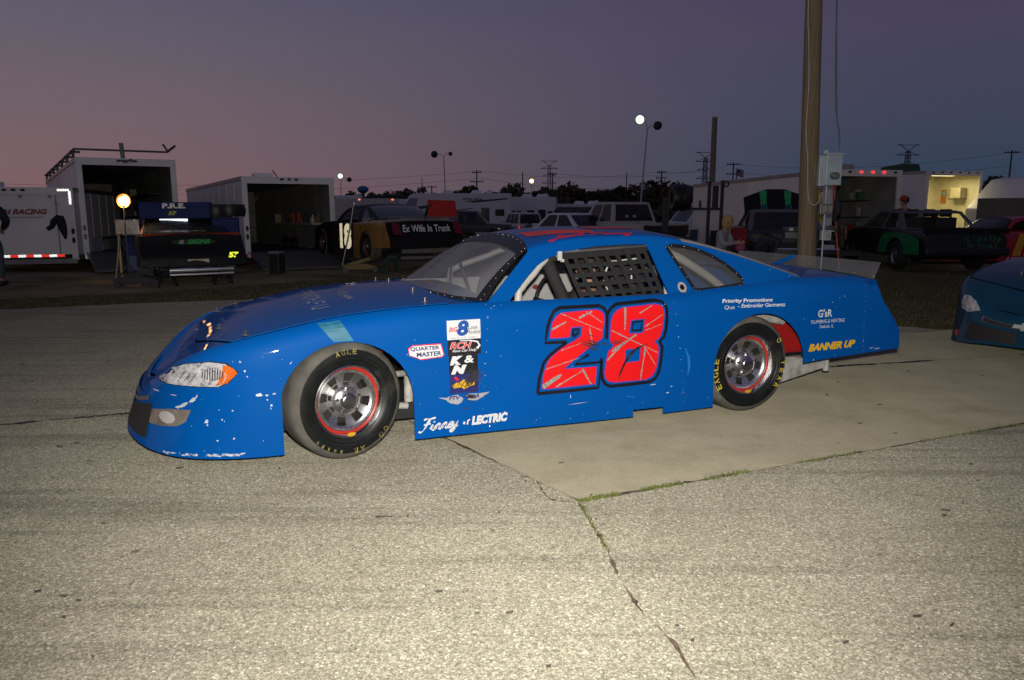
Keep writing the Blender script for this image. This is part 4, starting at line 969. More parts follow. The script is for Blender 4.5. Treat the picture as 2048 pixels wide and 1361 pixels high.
def street_car(name, label, cat, paint, L_, W_, belt, cab, zroof, wheels, wr=.34, sill=.24, bumper=None, bed=None, group=None, glassm=None, tail=TAILRED, top_paint=None, nopane=False, nglass=2):
    root = thing(name, label, cat, group=group); g_ = glassm or GLASSD
    bz = smooth_fn(belt); hw = W_/2
    xs = sorted(set([0, .08, .25, .6]+list(np.linspace(.9, L_-.7, 12))+[L_-.35, L_-.08, L_]))
    rows = []
    for x in xs:
        k = float(np.interp(x, [0, .08, .3, .8, L_-.8, L_-.2, L_], [.80, .87, .95, 1, 1, .96, .90])); z1 = bz(x); w = hw*k
        sb = sill+(.1 if x < .1 or x > L_-.1 else 0)
        sec = [(w*.90, sb), (w*.985, sb+.08), (w, sb+.3), (w*.995, z1-.14), (w*.965, z1-.04), (w*.90, z1), (w*.4, z1+.025)]
        rows.append([(x, -y, z) for y, z in sec]+[(x, 0, z1+.03)]+[(x, y, z) for y, z in reversed(sec)])
    mb = MB().grid(rows); n_ = len(rows[0])
    mb.f.append(tuple(range(n_))); mb.f.append(tuple((len(rows)-1)*n_+i for i in range(n_))[::-1])
    for i in range(len(rows)-1): mb.f.append((i*n_, (i+1)*n_, (i+1)*n_+n_-1, i*n_+n_-1))
    me = mb.mesh(); bm = bmesh.new(); bm.from_mesh(me); bmesh.ops.recalc_face_normals(bm, faces=bm.faces); bm.to_mesh(me); bm.free()
    cs = [MB().lathe([(0, -.5), (wr*1.17, -.5), (wr*1.17, .5), (0, .5)], 24, (x, s*(hw+.3), wr), 'Y').mesh() for x in wheels for s in (-1, 1)]
    for c in cs:
        b_ = bmesh.new(); b_.from_mesh(c); bmesh.ops.remove_doubles(b_, verts=b_.verts, dist=1e-4); bmesh.ops.recalc_face_normals(b_, faces=b_.faces); b_.to_mesh(c); b_.free()
    if bed: cs.append(MB().box(((bed[0]+bed[1])/2, 0, bz(bed[0])+.1), (bed[1]-bed[0], W_*.82, 1.0)).mesh())
    link('body', cut(me, cs), paint, root, 35)
    x1, x2, x3, x4 = cab; wb, wt = hw*.90, hw*.74; zb1, zb4 = bz(x1)-.01, bz(x4)-.01
    B = [(x1, -wb, zb1), (x4, -wb, zb4), (x4, wb, zb4), (x1, wb, zb1)]; T = [(x2, -wt, zroof-.03), (x3, -wt, zroof-.03), (x3, wt, zroof-.03), (x2, wt, zroof-.03)]
    Tc = [(x2+.08, -wt*.8, zroof), (x3-.08, -wt*.8, zroof), (x3-.08, wt*.8, zroof), (x2+.08, wt*.8, zroof)]
    MB().add(T+Tc, [(0, 1, 5, 4), (1, 2, 6, 5), (2, 3, 7, 6), (3, 0, 4, 7), (4, 5, 6, 7)]).build('roof', top_paint or paint, root)
    fr = MB(); v0, v1 = .1, .92
    def frame(q, wins):
        slat(fr, *q, 0, 1, 0, v0, .02); slat(fr, *q, 0, 1, v1, 1, .02); e = 0
        for u0, u1 in list(wins)+[(1, 1)]:
            slat(fr, *q, e, u0, v0, v1, .02); e = u1
    cuts = {1: [(.08, .92)], 2: [(.1, .5), (.55, .92)], 3: [(.1, .38), (.41, .66), (.69, .94)]}[nglass]
    qs = [((B[3], B[0], T[0], T[3]), [(.06, .94)], 'windshield'), ((B[1], B[2], T[2], T[1]), [(.06, .94)], 'rear_window'), ((B[0], B[1], T[1], T[0]), cuts, 'side_window'), ((B[2], B[3], T[3], T[2]), [(1-b_, 1-a_) for a_, b_ in reversed(cuts)], 'side_window')]
    for q, wins, nm in qs:
        frame(q, wins)
        for u0, u1 in wins:
            if nopane and nm != 'windshield': continue
            m = MB(); pane(m, *q, u0, u1, v0, v1, -.004); m.build(nm, g_, root)
    fr.build('pillar_frame', top_paint or paint, root, weld=False)
    MB().box(((x2+x3)/2, 0, min(zb1, zb4)-.28), (x4-x1-.3, W_*.8, .03)).build('cabin_floor', mat('cabin_dark', (.03, .03, .03), .7), root)
    for k_ in ((x2+.25, x2+1.05) if nglass > 1 and x3-x2 > 1 else (x2+.45,)):
        for s in (-1, 1): MB().box((k_, s*hw*.4, zb1+.0), (.12, hw*.5, .6)).box((k_-.02, s*hw*.4, zb1+.4), (.09, hw*.28, .18)).build('seat', mat('seat_dark', (.02, .02, .021), .8), root, bevel=.03)
    for x in wheels:
        for s in (-1, 1):
            w = sub('wheel', root, (x, s*(hw-.1), wr), (0, 0, 0 if s < 0 else math.pi))
            k = wr/.346
            MB().lathe([(.2*k, -.1), (.23*k, -.115), (.31*k, -.11), (.34*k, -.08), (.346*k, 0), (.34*k, .08), (.2*k, .1)], 24).build('tyre', mat('road_tyre', (.014, .014, .014), .7, var=.3), w, 40)
            MB().lathe([(.205*k, -.098), (.19*k, -.09), (.17*k, -.06), (.08*k, -.07), (.05*k, -.09), (0, -.09)], 20, keep=lambda i, j: not (i == 2 and j % 4 >= 2)).build('rim', mat('alloy_rim', (.35, .35, .35), .35, .9), w, 40)
            MB().lathe([(.19*k, -.03), (0, -.03)], 16).build('hub', mat('hub_dark', (.03, .03, .03), .7), w)
    for s in (-1, 1):
        if tail: MB().box((L_-.01, s*hw*.80, bz(L_)-.2), (.05, hw*.16, .22 if not bed else .34)).build('tail_light', tail, root, bevel=.01)
        MB().box((.02, s*hw*.66, bz(0)-.14), (.06, hw*.3, .14)).build('headlight', LAMPC, root, bevel=.02)
    bm_ = bumper or paint
    MB().box((-.02, 0, sill+.2), (.16, W_*.9, .16)).build('front_bumper', bm_, root, bevel=.03)
    MB().box((L_+.02, 0, sill+.2), (.16, W_*.92, .16)).build('rear_bumper', bm_, root, bevel=.03)
    for s in (-1, 1): MB().box((x1+.35, s*(hw+.09), bz(x1)+.1), (.1, .18, .13)).build('mirror', top_paint or paint, root, bevel=.02)
    return root

# ------------------------------------------------------------------ trailers (origin: middle of the rear sill on the ground; y runs forward along the trailer)
WHITE_AL = lambda: mat('trailer_white', (.74, .72, .69), .42, 0, var=.12, scale=1.2, dirt=((.42, .38, .33), .62, 1.3))
TRIM = mat('trailer_trim', (.30, .30, .30), .35, .8, var=.15)
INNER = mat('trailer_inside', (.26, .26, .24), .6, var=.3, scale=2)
TAPE_W = retro('reflective_white', (.8, .8, .82), 1.2); TAPE_R = retro('reflective_red', (.7, .03, .02), 1.0)
MARK_OFF = mat('marker_off', (.05, .008, .006), .3)
MARK_ON = mat('marker_on', (1, .03, .04), .4, emit=1.6)
def trailer(name, label, W_, L_, H_, floor, rz, rear_at, wall=None, inner=None, rear='open', tilt=0, seams=8, tape=False, markers=(0, 0, 0), trim_top=.1, ramp=1.3):
    root = thing(name, label, 'trailer', rear_at, rz); root.rotation_euler = (-tilt, 0, rz)
    wl = wall or WHITE_AL(); inn = inner or INNER; h = W_/2; t = .05
    for s in (-1, 1):
        MB().box((s*(h-t/2), L_/2, (H_+floor)/2), (t, L_, H_-floor)).build('side_wall', wl, root)
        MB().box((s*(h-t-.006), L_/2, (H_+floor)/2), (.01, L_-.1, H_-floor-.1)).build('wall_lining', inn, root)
        sm = MB()
        for k in range(1, seams): MB().box((s*(h+.004), L_*k/seams, (H_+floor)/2), (.008, .035, H_-floor-.12)).build('wall_seam', wl, root)
        MB().box((s*(h+.006), L_/2, H_-trim_top/2+.02), (.03, L_+.02, trim_top)).build('roof_rail', TRIM, root, bevel=.008)
        MB().box((s*(h+.006), L_/2, floor+.03), (.03, L_+.02, .12)).build('sill_rail', TRIM, root, bevel=.008)
        MB().box((s*(h-.045), -.02, (H_+floor)/2), (.13, .07, H_-floor+.02)).build('rear_post', wl, root, bevel=.012)
        for zz in (floor+.42, floor+.62):
            MB().prism(ell2d(0, 0, .035, .07, 14), lambda a, b: (s*(h-.045)+a, -.058, zz+b), lambda a, b: (s*(h-.045)+a, -.07, zz+b)).build('tail_light', MARK_OFF, root)
        for dy in (-.45, .45):
            w = sub('wheel', root, (s*(h-.12), L_*.46+dy, .33), (0, 0, R(90)*(1 if s > 0 else -1)))
            MB().lathe([(.19, -.1), (.3, -.11), (.33, -.07), (.33, .07), (.19, .1)], 20).build('tyre', mat('road_tyre', (.014,)*3, .7), w, 40)
            MB().lathe([(.19, -.09), (.16, -.05), (.05, -.07), (0, -.07)], 16).build('rim', mat('steel_rim', (.4, .4, .4), .4, .7), w, 40)
        MB().prism([(-1.0, .35), (-.85, .72), (.85, .72), (1.0, .35), (.95, .35), (.8, .67), (-.8, .67), (-.95, .35)], lambda a, b: (s*(h+.0), L_*.46+a, b), lambda a, b: (s*(h+.22), L_*.46+a, b)).build('fender', TRIM, root)
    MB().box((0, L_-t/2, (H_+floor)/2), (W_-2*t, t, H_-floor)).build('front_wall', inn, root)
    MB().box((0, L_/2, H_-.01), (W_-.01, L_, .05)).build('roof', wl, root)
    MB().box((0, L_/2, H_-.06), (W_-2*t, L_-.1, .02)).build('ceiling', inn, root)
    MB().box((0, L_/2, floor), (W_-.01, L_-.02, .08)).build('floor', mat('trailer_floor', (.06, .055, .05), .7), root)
    MB().box((0, -.02, H_-.07), (W_, .075, .17)).build('rear_header', wl, root, bevel=.012)
    MB().box((0, -.03, floor-.05), (W_, .1, .1)).build('rear_sill', TRIM, root)
    MB().bar((0, L_, floor-.02), (0, L_+1.2, .42), .12).cyl((0, L_+1.0, gz(0)), (0, L_+1.0, .5), .04).build('tongue', TRIM, root)
    for k, on in enumerate(markers):
        x = -h*.8+k*(h*1.6)/max(1, len(markers)-1) if len(markers) > 3 else (k-1)*.18
        MB().prism(ell2d(0, 0, .05, .028, 10), lambda a, b: (x+a, -.058, H_-.045+b), lambda a, b: (x+a, -.075, H_-.045+b)).build('marker_light', MARK_ON if on else MARK_OFF, root)
    if rear == 'open' and ramp:
        M = (0, -ramp, .03)
        MB().prism([(-.02, floor-.02), (-ramp, .0), (-ramp, .05), (-.02, floor+.04)], lambda a, b: (-h+.08, a, b), lambda a, b: (h-.08, a, b)).build('ramp_door', mat('ramp_ply', (.10, .095, .085), .7, var=.3), root)
        for s in (-1, 1): MB().bar((s*(h-.06), -.03, floor+.03), (s*(h-.06), -ramp, .04), .05, .06).build('ramp_frame', TRIM, root)
    if rear == 'closed':
        MB().box((0, .0, (H_+floor)/2), (W_-.2, .05, H_-floor-.2)).build('rear_door', wl, root, bevel=.01)
        for x in (-.35, .35): MB().box((x*W_, -.03, (H_+floor)/2), (.025, .02, H_-floor-.25)).build('door_seam', TRIM, root)
        for x in (-.3, .05, .3): MB().box((x*W_, -.04, H_-.17), (.06, .03, .09)).build('hinge', TRIM, root)
    return root
def wall_text(root, body, w, h_, x, y, z, m, face='rear', shear=0, bold=.02, name='lettering', off=.004, fn=None):
    vf = text_poly(body, w, h_, shear, bold)
    f = fn or ((lambda a, b: (x+a, y, z+b)) if face == 'rear' else (lambda a, b: (x, y-a, z+b)))
    return MB().add([f(a, b) for a, b in vf[0]], vf[1]).build(name, m, root)
AX = lambda dx, dy: math.atan2(dy, dx)-math.pi/2

# big open trailer on the left
tA = trailer('enclosed_trailer', 'tall white trailer standing open with pipe rack on its roof', 2.12, 11.5, 2.56, .34, AX(-.557, .83), (-9.15, 18.7, -.02), tilt=R(1.2), seams=9, markers=(0, 0, 0), ramp=1.6)
rk = mat('rack_steel', (.06, .06, .06), .5, .6)
for y in np.linspace(.6, 11, 7):
    MB().bar((-1.05, y, 2.56), (-1.05, y, 2.74), .06).bar((-1.12, y, 2.74), (-.9, y, 2.74), .05).build('rack_foot', rk, tA)
MB().bar((-1.05, .3, 2.77), (-1.05, 11.2, 2.77), .05).bar((-1.05, .5, 2.80), (1.0, .5, 2.80), .045).bar((1.0, .5, 2.8), (1.18, .35, 2.95), .045).bar((1.02, .5, 2.82), (.92, .5, 3.0), .04).build('pipe_rack', rk, tA)
MB().cyl((0, .5, 2.58), (-.02, .5, 2.98), .05).build('roof_vent_pipe', mat('pipe_grey', (.2, .2, .2), .5, .4), tA)
MB().box((.0, -.07, 2.52), (.3, .04, .04)).box((-.05, -.09, 2.5), (.1, .05, .06)).box((.08, -.09, 2.54), (.06, .05, .05)).build('load_light', mat('fixture_dark', (.06, .06, .06), .5), tA)
shelf_m = mat('cabinet_dark', (.045, .04, .035), .6, var=.4); bits = [mat('clutter_%s' % k, c, .5) for k, c in dict(white=(.45, .45, .43), red=(.3, .03, .02), steel=(.25, .25, .25), tan=(.3, .22, .12), black=(.02, .02, .02), green=(.04, .16, .06)).items()]
def clutter(root, n_, x0, x1, y0, y1, z0, z1, seed, mats=bits):
    r_ = random.Random(seed)
    for k in range(n_):
        c = (r_.uniform(x0, x1), r_.uniform(y0, y1), 0); d = (r_.uniform(.06, .22), r_.uniform(.06, .2), r_.uniform(.08, .3))
        zz = r_.choice([z0, (z0+z1)/2, z1])
        mb = MB()
        if r_.random() < .5: mb.box((c[0], c[1], zz+d[2]/2), d)
        else: mb.tube([(c[0], c[1], zz), (c[0], c[1], zz+d[2]*.7), (c[0], c[1], zz+d[2]*.8), (c[0], c[1], zz+d[2])], [d[0]/2, d[0]/2, d[0]/4, d[0]/4], 10)
        mb.build(['storage_box', 'tool_case', 'bottle', 'canister'][k % 4], r_.choice(mats), root, bevel=.006 if len(mb.v) == 8 else 0)
for z in (.36, .95, 1.5): MB().box((.78, 4.0, z+.3), (.42, 6, .03)).build('shelf', shelf_m, tA)
MB().box((.9, 7.2, 1.3), (.25, 1.2, 1.7)).build('cabinet', shelf_m, tA, bevel=.02)
clutter(tA, 16, .62, .9, 1.2, 6.5, .68, 1.82, 5)
clutter(tA, 6, -.8, -.3, 3, 6, .40, .40, 6)
MB().box((-.35, 6.4, .75), (.5, .4, .7)).build('tool_chest', bits[0], tA, bevel=.02)

# second open trailer
tB = trailer('enclosed_trailer', 'lower white trailer standing open beside the raised gold and black car', 2.26, 8.6, 2.2, .34, AX(-.515, .857), (-5.58, 19.6, -.06), tilt=R(1.0), seams=9, markers=(0, 0, 0), ramp=1.5)
MB().box((-.35, 1.2, 2.28), (.45, .45, .16)).build('roof_vent', WHITE_AL(), tB, bevel=.02)
MB().bar((-.2, 0, 2.1), (-.28, .4, 2.4), .02).build('antenna', rk, tB)
for z in (.9, 1.45): MB().box((.1, 8.2, z), (1.7, .35, .03)).build('shelf', shelf_m, tB)
wr_ = mat('wall_rack', (.20, .20, .20), .4, .6)
for k in range(3): MB().bar((-.3+k*.42, 7.9, 1.2), (.2+k*.42, 7.9, 1.95), .05).build('rack_strut', wr_, tB)
for k in range(4): MB().bar((.05+k*.28, 7.8, 1.25), (.05+k*.28, 7.8, 1.95), .035).build('rack_upright', wr_, tB)
MB().box((.95, 3.0, 1.05), (.3, 4.2, .06)).build('work_bench', mat('bench_white', (.4, .4, .38), .5), tB)
MB().box((-.72, 4.0, 1.75), (.6, .3, .5)).build('cabinet', mat('cabinet_white', (.36, .37, .36), .5), tB, bevel=.02)
MB().box((-.55, 4.2, 1.1), (.09, .09, 1.5)).build('door_post', mat('cabinet_white', (.36, .37, .36), .5), tB)
MB().box((-.7, 3.4, .85), (.5, .5, .55)).build('tool_chest', bits[2], tB, bevel=.02)
clutter(tB, 22, .82, 1.02, .6, 5, 1.08, 1.08, 7); clutter(tB, 8, -.9, -.6, 2.5, 6, 1.1, 1.1, 8); clutter(tB, 8, .1, .9, 6, 7.6, .4, .4, 9)
for k in range(6): MB().box((-1.09+.006, -.085, .31), (.001, .001, .001)) if False else None
for k in range(6): MB().box((-1.05+k*.075, -.09, .30), (.07, .012, .05)).build('reflective_tape', TAPE_R if k % 2 == 0 else TAPE_W, tB)
MB().prism([(0, 0), (.2, .0), (.2, .42), (.1, .48), (0, .42)], lambda a, b: (-1.144, .75+a, 1.15+b), lambda a, b: (-1.15, .75+a, 1.15+b)).build('wall_sign', mat('sign_cream', (.5, .42, .22), .5), tB)
wall_text(tB, '5', .1, .2, -1.152, .9, 1.27, BLK, 'side')

# closed trailer at the left edge
tG = trailer('cargo_trailer', 'small white closed trailer with red GH RACING lettering on its door', 2.3, 5.0, 1.86, .28, AX(-.5, .86), (-10.72, 17.3, -.02), rear='closed', seams=6, tilt=R(.6), ramp=0)
tG.rotation_euler = (-R(.6), 0, R(16)); put(tG, (1.15, 0, 0), (-9.9, 17.6, -.02))
wall_text(tG, 'GH RACING', .98, .12, -.36, -.047, 1.28, mat('letter_maroon', (.22, .02, .02), .5), shear=.3, bold=.04)
MB().box((.1, -.045, 1.22), (.85, .004, .012)).build('letter_rule', mat('letter_maroon', (.22, .02, .02), .5), tG)
vf = marks(.17, .03, 7, 23); MB().add([(.72+a, -.047, 1.5+b) for a, b in vf[0]], vf[1]).build('lettering', BLK, tG)['kind'] = 'stuff'
for k in range(9): MB().box((-.42+k*.155, -.085, .36), (.15, .01, .055)).build('reflective_tape', TAPE_R if k % 2 == 0 else TAPE_W, tG)
for c, d in (((.98, -.075, 1.815), (.24, .01, .05)), ((1.105, -.075, 1.65), (.05, .01, .3))): MB().box(c, d).build('reflective_tape', TAPE_W, tG)
MB().box((-.55, .6, 1.93), (.3, .3, .16)).build('roof_vent', WHITE_AL(), tG, bevel=.02)

# trailers on the right
tR = trailer('enclosed_trailer', 'long white trailer with yellow Black sign and tools inside its open rear', 2.15, 7.05, 2.42, .36, AX(-.26, .965), (9.05, 20.0, -.08), tilt=R(1.6), seams=6, markers=(1, 0, 1, 1, 1, 0), ramp=0, wall=mat('trailer_cream', (.78, .74, .66), .45, var=.1, scale=1))
MB().prism(ell2d(.62, 1.4, .45, .66, 26), lambda a, b: (-1.083, a, b), lambda a, b: (-1.088, a, b)).build('wall_sign', mat('sign_yellow', (.62, .50, .03), .5), tR)
wall_text(tR, 'Black', .72, .2, -1.092, 1.0, 1.5, mat('letter_red', (.6, .03, .02), .5), 'side', .1, .05)
wall_text(tR, '1', .09, .17, -1.084, .3, 2.02, BLK, 'side', 0, .06); wall_text(tR, 'NG', .16, .1, -1.084, .35, 1.88, BLK, 'side')
MB().prism(ell2d(6.55, 1.75, .09, .16, 16), lambda a, b: (-1.081, a, b), lambda a, b: (-1.086, a, b)).build('side_vent', mat('vent_dark', (.05, .05, .05), .5), tR)
MB().box((.2, 6.9, 2.52), (.5, .4, .12)).build('roof_vent', WHITE_AL(), tR, bevel=.02); MB().box((-.6, .4, 2.5), (.75, .5, .16)).build('roof_vent', mat('vent_grey', (.3, .3, .29), .5), tR, bevel=.02)
for z in (.7, 1.15, 1.6): MB().box((-.3, 6.5, z), (1.4, .4, .03)).box((.85, 3.2, z+.1), (.3, 4.5, .03)).build('shelf', shelf_m, tR)
for k in range(5): MB().bar((-.95+k*.33, 6.3, .4), (-.95+k*.33, 6.3, 2.0), .04).build('shelf_post', shelf_m, tR)
MB().tube([(-.65, 1.0, 2.1), (-.8, 1.0, 1.8), (-.95, 1.0, 1.68)], .02, 8).build('door_cable', bits[0], tR)
clutter(tR, 34, .74, .98, .8, 5.2, .85, 1.75, 15); clutter(tR, 22, -.95, .3, 6.3, 6.6, .72, 1.62, 16); clutter(tR, 8, -.9, .4, 4, 6, .42, .42, 17)

yl_in = mat('lit_lining', (.62, .58, .40), .6, var=.08)
tY = trailer('enclosed_trailer', 'white trailer with bright yellow lit interior behind the green car', 2.45, 6.0, 2.95, .3, AX(-.26, .965), (16.0, 28.4, -.28), seams=6, inner=yl_in, markers=(0, 0, 0, 0, 0, 0), ramp=0)
MB().box((0, 1.9, 1.6), (2.34, .04, 2.6)).build('partition', yl_in, tY)
MB().box((.98, .75, 2.2), (.28, .5, .4)).build('air_unit', mat('unit_cream', (.42, .37, .24), .5), tY, bevel=.03)
MB().box((1.14, 1.2, 2.18), (.03, .34, .4)).build('louvre_panel', mat('louvre_tan', (.45, .38, .2), .5), tY)
for k in range(5): MB().box((1.12, 1.2, 2.04+k*.07), (.02, .32, .02)).build('louvre_slat', mat('louvre_tan', (.45, .38, .2), .5), tY)
MB().box((1.14, 1.58, 2.08), (.02, .26, .5)).build('notice_board', mat('notice_orange', (.5, .16, .03), .5), tY); MB().box((1.125, 1.57, 2.18), (.01, .15, .18)).build('notice_sheet', mat('notice_teal', (.16, .4, .36), .5), tY)
MB().box((0, .5, 2.83), (.9, .14, .04)).build('ceiling_lamp', mat('lamp_lit_yellow', (1, .86, .42), .4, emit=3.0), tY)
ld = bpy.data.lights.new('trailer_lamp', 'AREA'); ld.energy = 34; ld.size = .8; ld.color = (1, .84, .42); lo = bpy.data.objects.new('trailer_lamp', ld); col.objects.link(lo); lo.parent = tY; lo.location = (0, .5, 2.76)
MB().prism([(0, 0), (1.3, 0), (1.2, .22), (.1, .3)], lambda a, b: (-1.15, 1.2+a, 2.98+b), lambda a, b: (-.35, 1.2+a, 2.98+b)).build('roof_cover', mat('cover_green', (.03, .08, .03), .6), tY, bevel=.05)
MB().box((1.18, -.085, 1.05), (.06, .02, .42)).build('tail_lamp', mat('tail_lit', (1, .03, .03), .4, emit=.8), tY)

# ------------------------------------------------------------------ other late models
def simple_c(name, colour, **k):
    d = dict(body=mat(name, colour, .5, spec=.2, var=.15), glass=GLASSD, rear_glass=mat('rear_glass_dark', (.03, .035, .036), .2, spec=.4), spoiler=glass('spoiler_lexan', (.2, .2, .2), .42, .25)); d.update(k); return d
org = mat('fluoro_orange', (.7, .10, .03), .45); blkp = mat('black_paint', (.008, .008, .008), .5, spec=.18)
c57, _ = late_model('race_car', 'black and orange number 57 race car seen from behind on stands', 'race car', (0, 0, 0), R(-60), simple_c('black_57', (.010, .010, .011), roof=mat('roof_white', (.45, .40, .40), .4), door=mat('pale_pink', (.42, .26, .24), .4), fender=mat('pale_pink', (.42, .26, .24), .4), spoiler=org, rail=blkp, pillar=mat('pale_pink', (.42, .26, .24), .4)), sp_h=.05)
put(c57, (4.2, .9, 0), (-5.80, 14.1, .0))
green = mat('letter_green', (.04, .42, .08), .45); lime = retro('lime_vinyl', (.62, .72, .04), 1.0, .35)
def fascia_text(root, body, w, h_, y0, z0, m, shear=0, bold=.03, flip=True):
    vf = text_poly(body, w, h_, shear, bold)   # read from behind the car: left edge at low y
    return MB().add([(uend(z0+b)+.006+.05*(1-((y0+a)/CC-1)**2), y0+a, z0+b) for a, b in vf[0]], vf[1]).build('lettering', m, root)
fascia_text(c57, '57', .2, .1, 1.48, .50, lime, .2, .06); fascia_text(c57, 'SIGNS', .42, .08, .80, .76, green, .3, .05)
fascia_text(c57, 'ft', .1, .07, .66, .765, mat('letter_grey', (.4, .4, .4), .5), .3, .05)
V = ell2d(.92, .795, .38, .055, 24); MB().add([(uend(z)+.004+.05*(1-(y/CC-1)**2), y, z) for y, z in V], [tuple(range(24))]).build('oval_badge', mat('badge_green', (.01, .06, .015), .5), c57)
MB().box((4.26, .95, .44), (.02, .36, .1)).build('number_plate', mat('plate_cream', (.5, .45, .3), .35, .3), c57)
for z in (.30, .22): MB().tube([(4.28, .45, z), (4.3, .95, z), (4.28, 1.55, z)], .035 if z > .25 else .025, 10).build('bumper_tube', mat('bumper_satin', (.75, .75, .74), .32, .85, var=.1), c57, 40)
for sx, sy in ((4.0, .42), (4.0, 1.38)):
    js = MB()
    for a, b in ((-.16, -.16), (-.16, .16), (.16, -.16), (.16, .16)): js.bar((sx+a, sy+b, .0), (sx+a*.5, sy+b*.5, .3), .03)
    js.box((sx, sy, .31), (.22, .22, .03)).bar((sx-.14, sy-.14, .07), (sx-.14, sy+.14, .07), .02).bar((sx+.14, sy-.14, .07), (sx+.14, sy+.14, .07), .02)
    o = js.build('jack_stand', mat('stand_black', (.015, .015, .015), .6), None); o.matrix_world = Matrix.Translation(c57.location) @ c57.rotation_euler.to_matrix().to_4x4()
    tag(o, 'black steel stand under the left rear of the number 57 car' if sy < 1 else 'black steel stand under the right rear of the number 57 car', 'jack stand', 'stands under the number 57 car')

gold = mat('gold_paint', (.34, .17, .03), .35, var=.35, scale=3, coat=.3)
c18, _ = late_model('race_car', 'gold and black race car with Ex Wife In Trunk across its tail', 'race car', (0, 0, 0), R(-57), simple_c('black_18', (.011, .011, .012), tail=gold, fascia=blkp, roof=mat('black_roof', (.010, .010, .011), .5, spec=.2), spoiler=glass('spoiler_lexan', (.2, .2, .2), .42, .25), door=mat('door_dark', (.03, .02, .012), .35)))
put(c18, (4.2, .9, 0), (-1.80, 16.6, .2))
vf = merge2d(place2d(text_poly('Ex Wife In Trunk', 1.16, .15, .2, .015), .36, .70))
MB().add([(uend(b)+.006+.05*(1-(a/CC-1)**2), a, b) for a, b in vf[0]], vf[1]).build('tail_lettering', WHT, c18)
MB().add([(1.35+a, -.006, .25+b) for a, b in text_poly('18', .74, .6, 0, .06)[0]], text_poly('18', .74, .6, 0, .06)[1]).build('door_number', retro('pale_vinyl', (.8, .74, .5), 1.0, .4), c18)
vf = marks(.6, .09, 8, 24); MB().add([(2.5+a, vr(.9+b)-.008, .9+b) for a, b in vf[0]], vf[1]).build('lettering', WHT, c18)['kind'] = 'stuff'
for y in (.19, 1.64): MB().prism([(-.1, -.12), (.1, -.13), (.08, .12), (-.06, .13)], lambda a, b: (uend(.72+b)+.02+.03, y+a, .78+b), lambda a, b: (uend(.72+b)+.03+.03, y+a, .78+b)).build('tail_lamp', TAILRED, c18)
MB().prism([(0, 0), (.72, .02), (.62, .38), (-.05, .40)], lambda a, b: (4.02+b*.2, 1.0+a, .98+b), lambda a, b: (4.03+b*.2, 1.0+a, .98+b)).build('deck_flap', mat('flap_red', (.42, .02, .015), .6, bump=.4, bscale=20), c18)['label'] = 'red panel standing up on the tail'
MB().bar((3.95, .95, .92), (4.06, .97, 1.2), .04).bar((4.06, .97, 1.2), (4.1, 1.05, 1.3), .04).build('flap_post', blkp, c18)
MB().bar((4.15, .3, .3), (4.2, 1.5, .3), .09).bar((4.1, .3, .16), (4.15, 1.5, .14), .06).build('rear_crossmember', mat('member_grey', (.14, .13, .11), .6), c18)
MB().lathe([(.0, -.02), (.05, -.02), (.06, .02), (0, .02)], 14, (4.2, 1.72, .33), 'X').build('exhaust_tip', mat('warm_steel', (.6, .45, .25), .3, .9), c18)
MB().tube([(3.97, .35, .93), (3.99, .9, .965), (3.97, 1.45, .93)], .012, 6).build('spoiler_stay', mat('stay_tan', (.4, .36, .26), .5), c18)

navy = mat('deep_blue_paint', (.003, .05, .095), .4, coat=.35, spec=.25, var=.1)
cN, nearN = late_model('race_car', 'dark blue race car nose following at the right edge', 'race car', (0, 0, 0), R(35), simple_c('deep_blue', (.004, .032, .085), body=navy, roof=mat('dark_red_roof', (.2, .02, .02), .4)))
put(cN, (-1.14, .9, 0), (4.72, 6.98, .002))
gm = mat('grille_mesh', (.03, .028, .025), .6, var=.6, scale=90, bump=.5, bscale=200)
nose_local(cN, 'grille', -.42, -.03, .12, .62, .014, gm); nose_local(cN, 'grille', .03, .42, .12, .62, .014, gm)
nose_local(cN, 'brake_duct', .56, .62, .25, .6, .014, gm)
nose_local(cN, 'badge_frame', -.30, .30, .74, .90, .014, mat('frame_chrome', (.35, .33, .32), .3, .8)); nose_local(cN, 'badge_mesh', -.285, .285, .755, .885, .018, gm)
def nose_print(root, name, poly, m, off):
    """flat print on the front of the nose; (across from centre, height)"""
    V = []
    for a, b in poly:
        k = abs(a); i = 0
        while i < 21 and abs(PER[i+1][1]-CC) < k: i += 1
        c1, c2 = skirt_col(i, a > 0), skirt_col(i+1, a > 0); f = (k-abs(PER[i][1]-CC))/max(1e-6, abs(PER[i+1][1]-CC)-abs(PER[i][1]-CC))
        x = c1[3][0]+(c2[3][0]-c1[3][0])*f; V.append((x-off-.01, CC+a, b))
    return MB().add(V, [tuple(range(len(poly)))]).build(name, m, root)
nose_print(cN, 'bow_tie_badge', [(-.12, .325), (-.035, .325), (-.035, .305), (.045, .305), (.045, .325), (.12, .325), (.10, .36), (.035, .36), (.035, .378), (-.045, .378), (-.045, .36), (-.10, .36)], mat('badge_white', (.6, .58, .52), .4), .028)
def side_patch(root, name, uz, m, off=.004, mir=True):
    V = []
    for u, z in uz:
        i = min(range(22), key=lambda i_: abs(PER[i_][0]-u)); c_ = skirt_col(i, mir)
        y = float(np.interp(z, [p[2] for p in c_], [p[1] for p in c_])); V.append((u-off, y+(off if mir else -off), z))
    return MB().add(V, [tuple(range(len(V)))]).build(name, m, root)
hl = [(-.946, .46), (-.894, .54), (-.80, .59), (-.70, .60), (-.60, .57), (-.62, .49), (-.772, .46)]
bvN = []
for ob in [o for o in cN.children if o.name.startswith(('front_bumper', 'nose_panel'))]:
    bm = bmesh.new(); bm.from_mesh(ob.data); bvN.append(BVHTree.FromBMesh(bm)); bm.free()
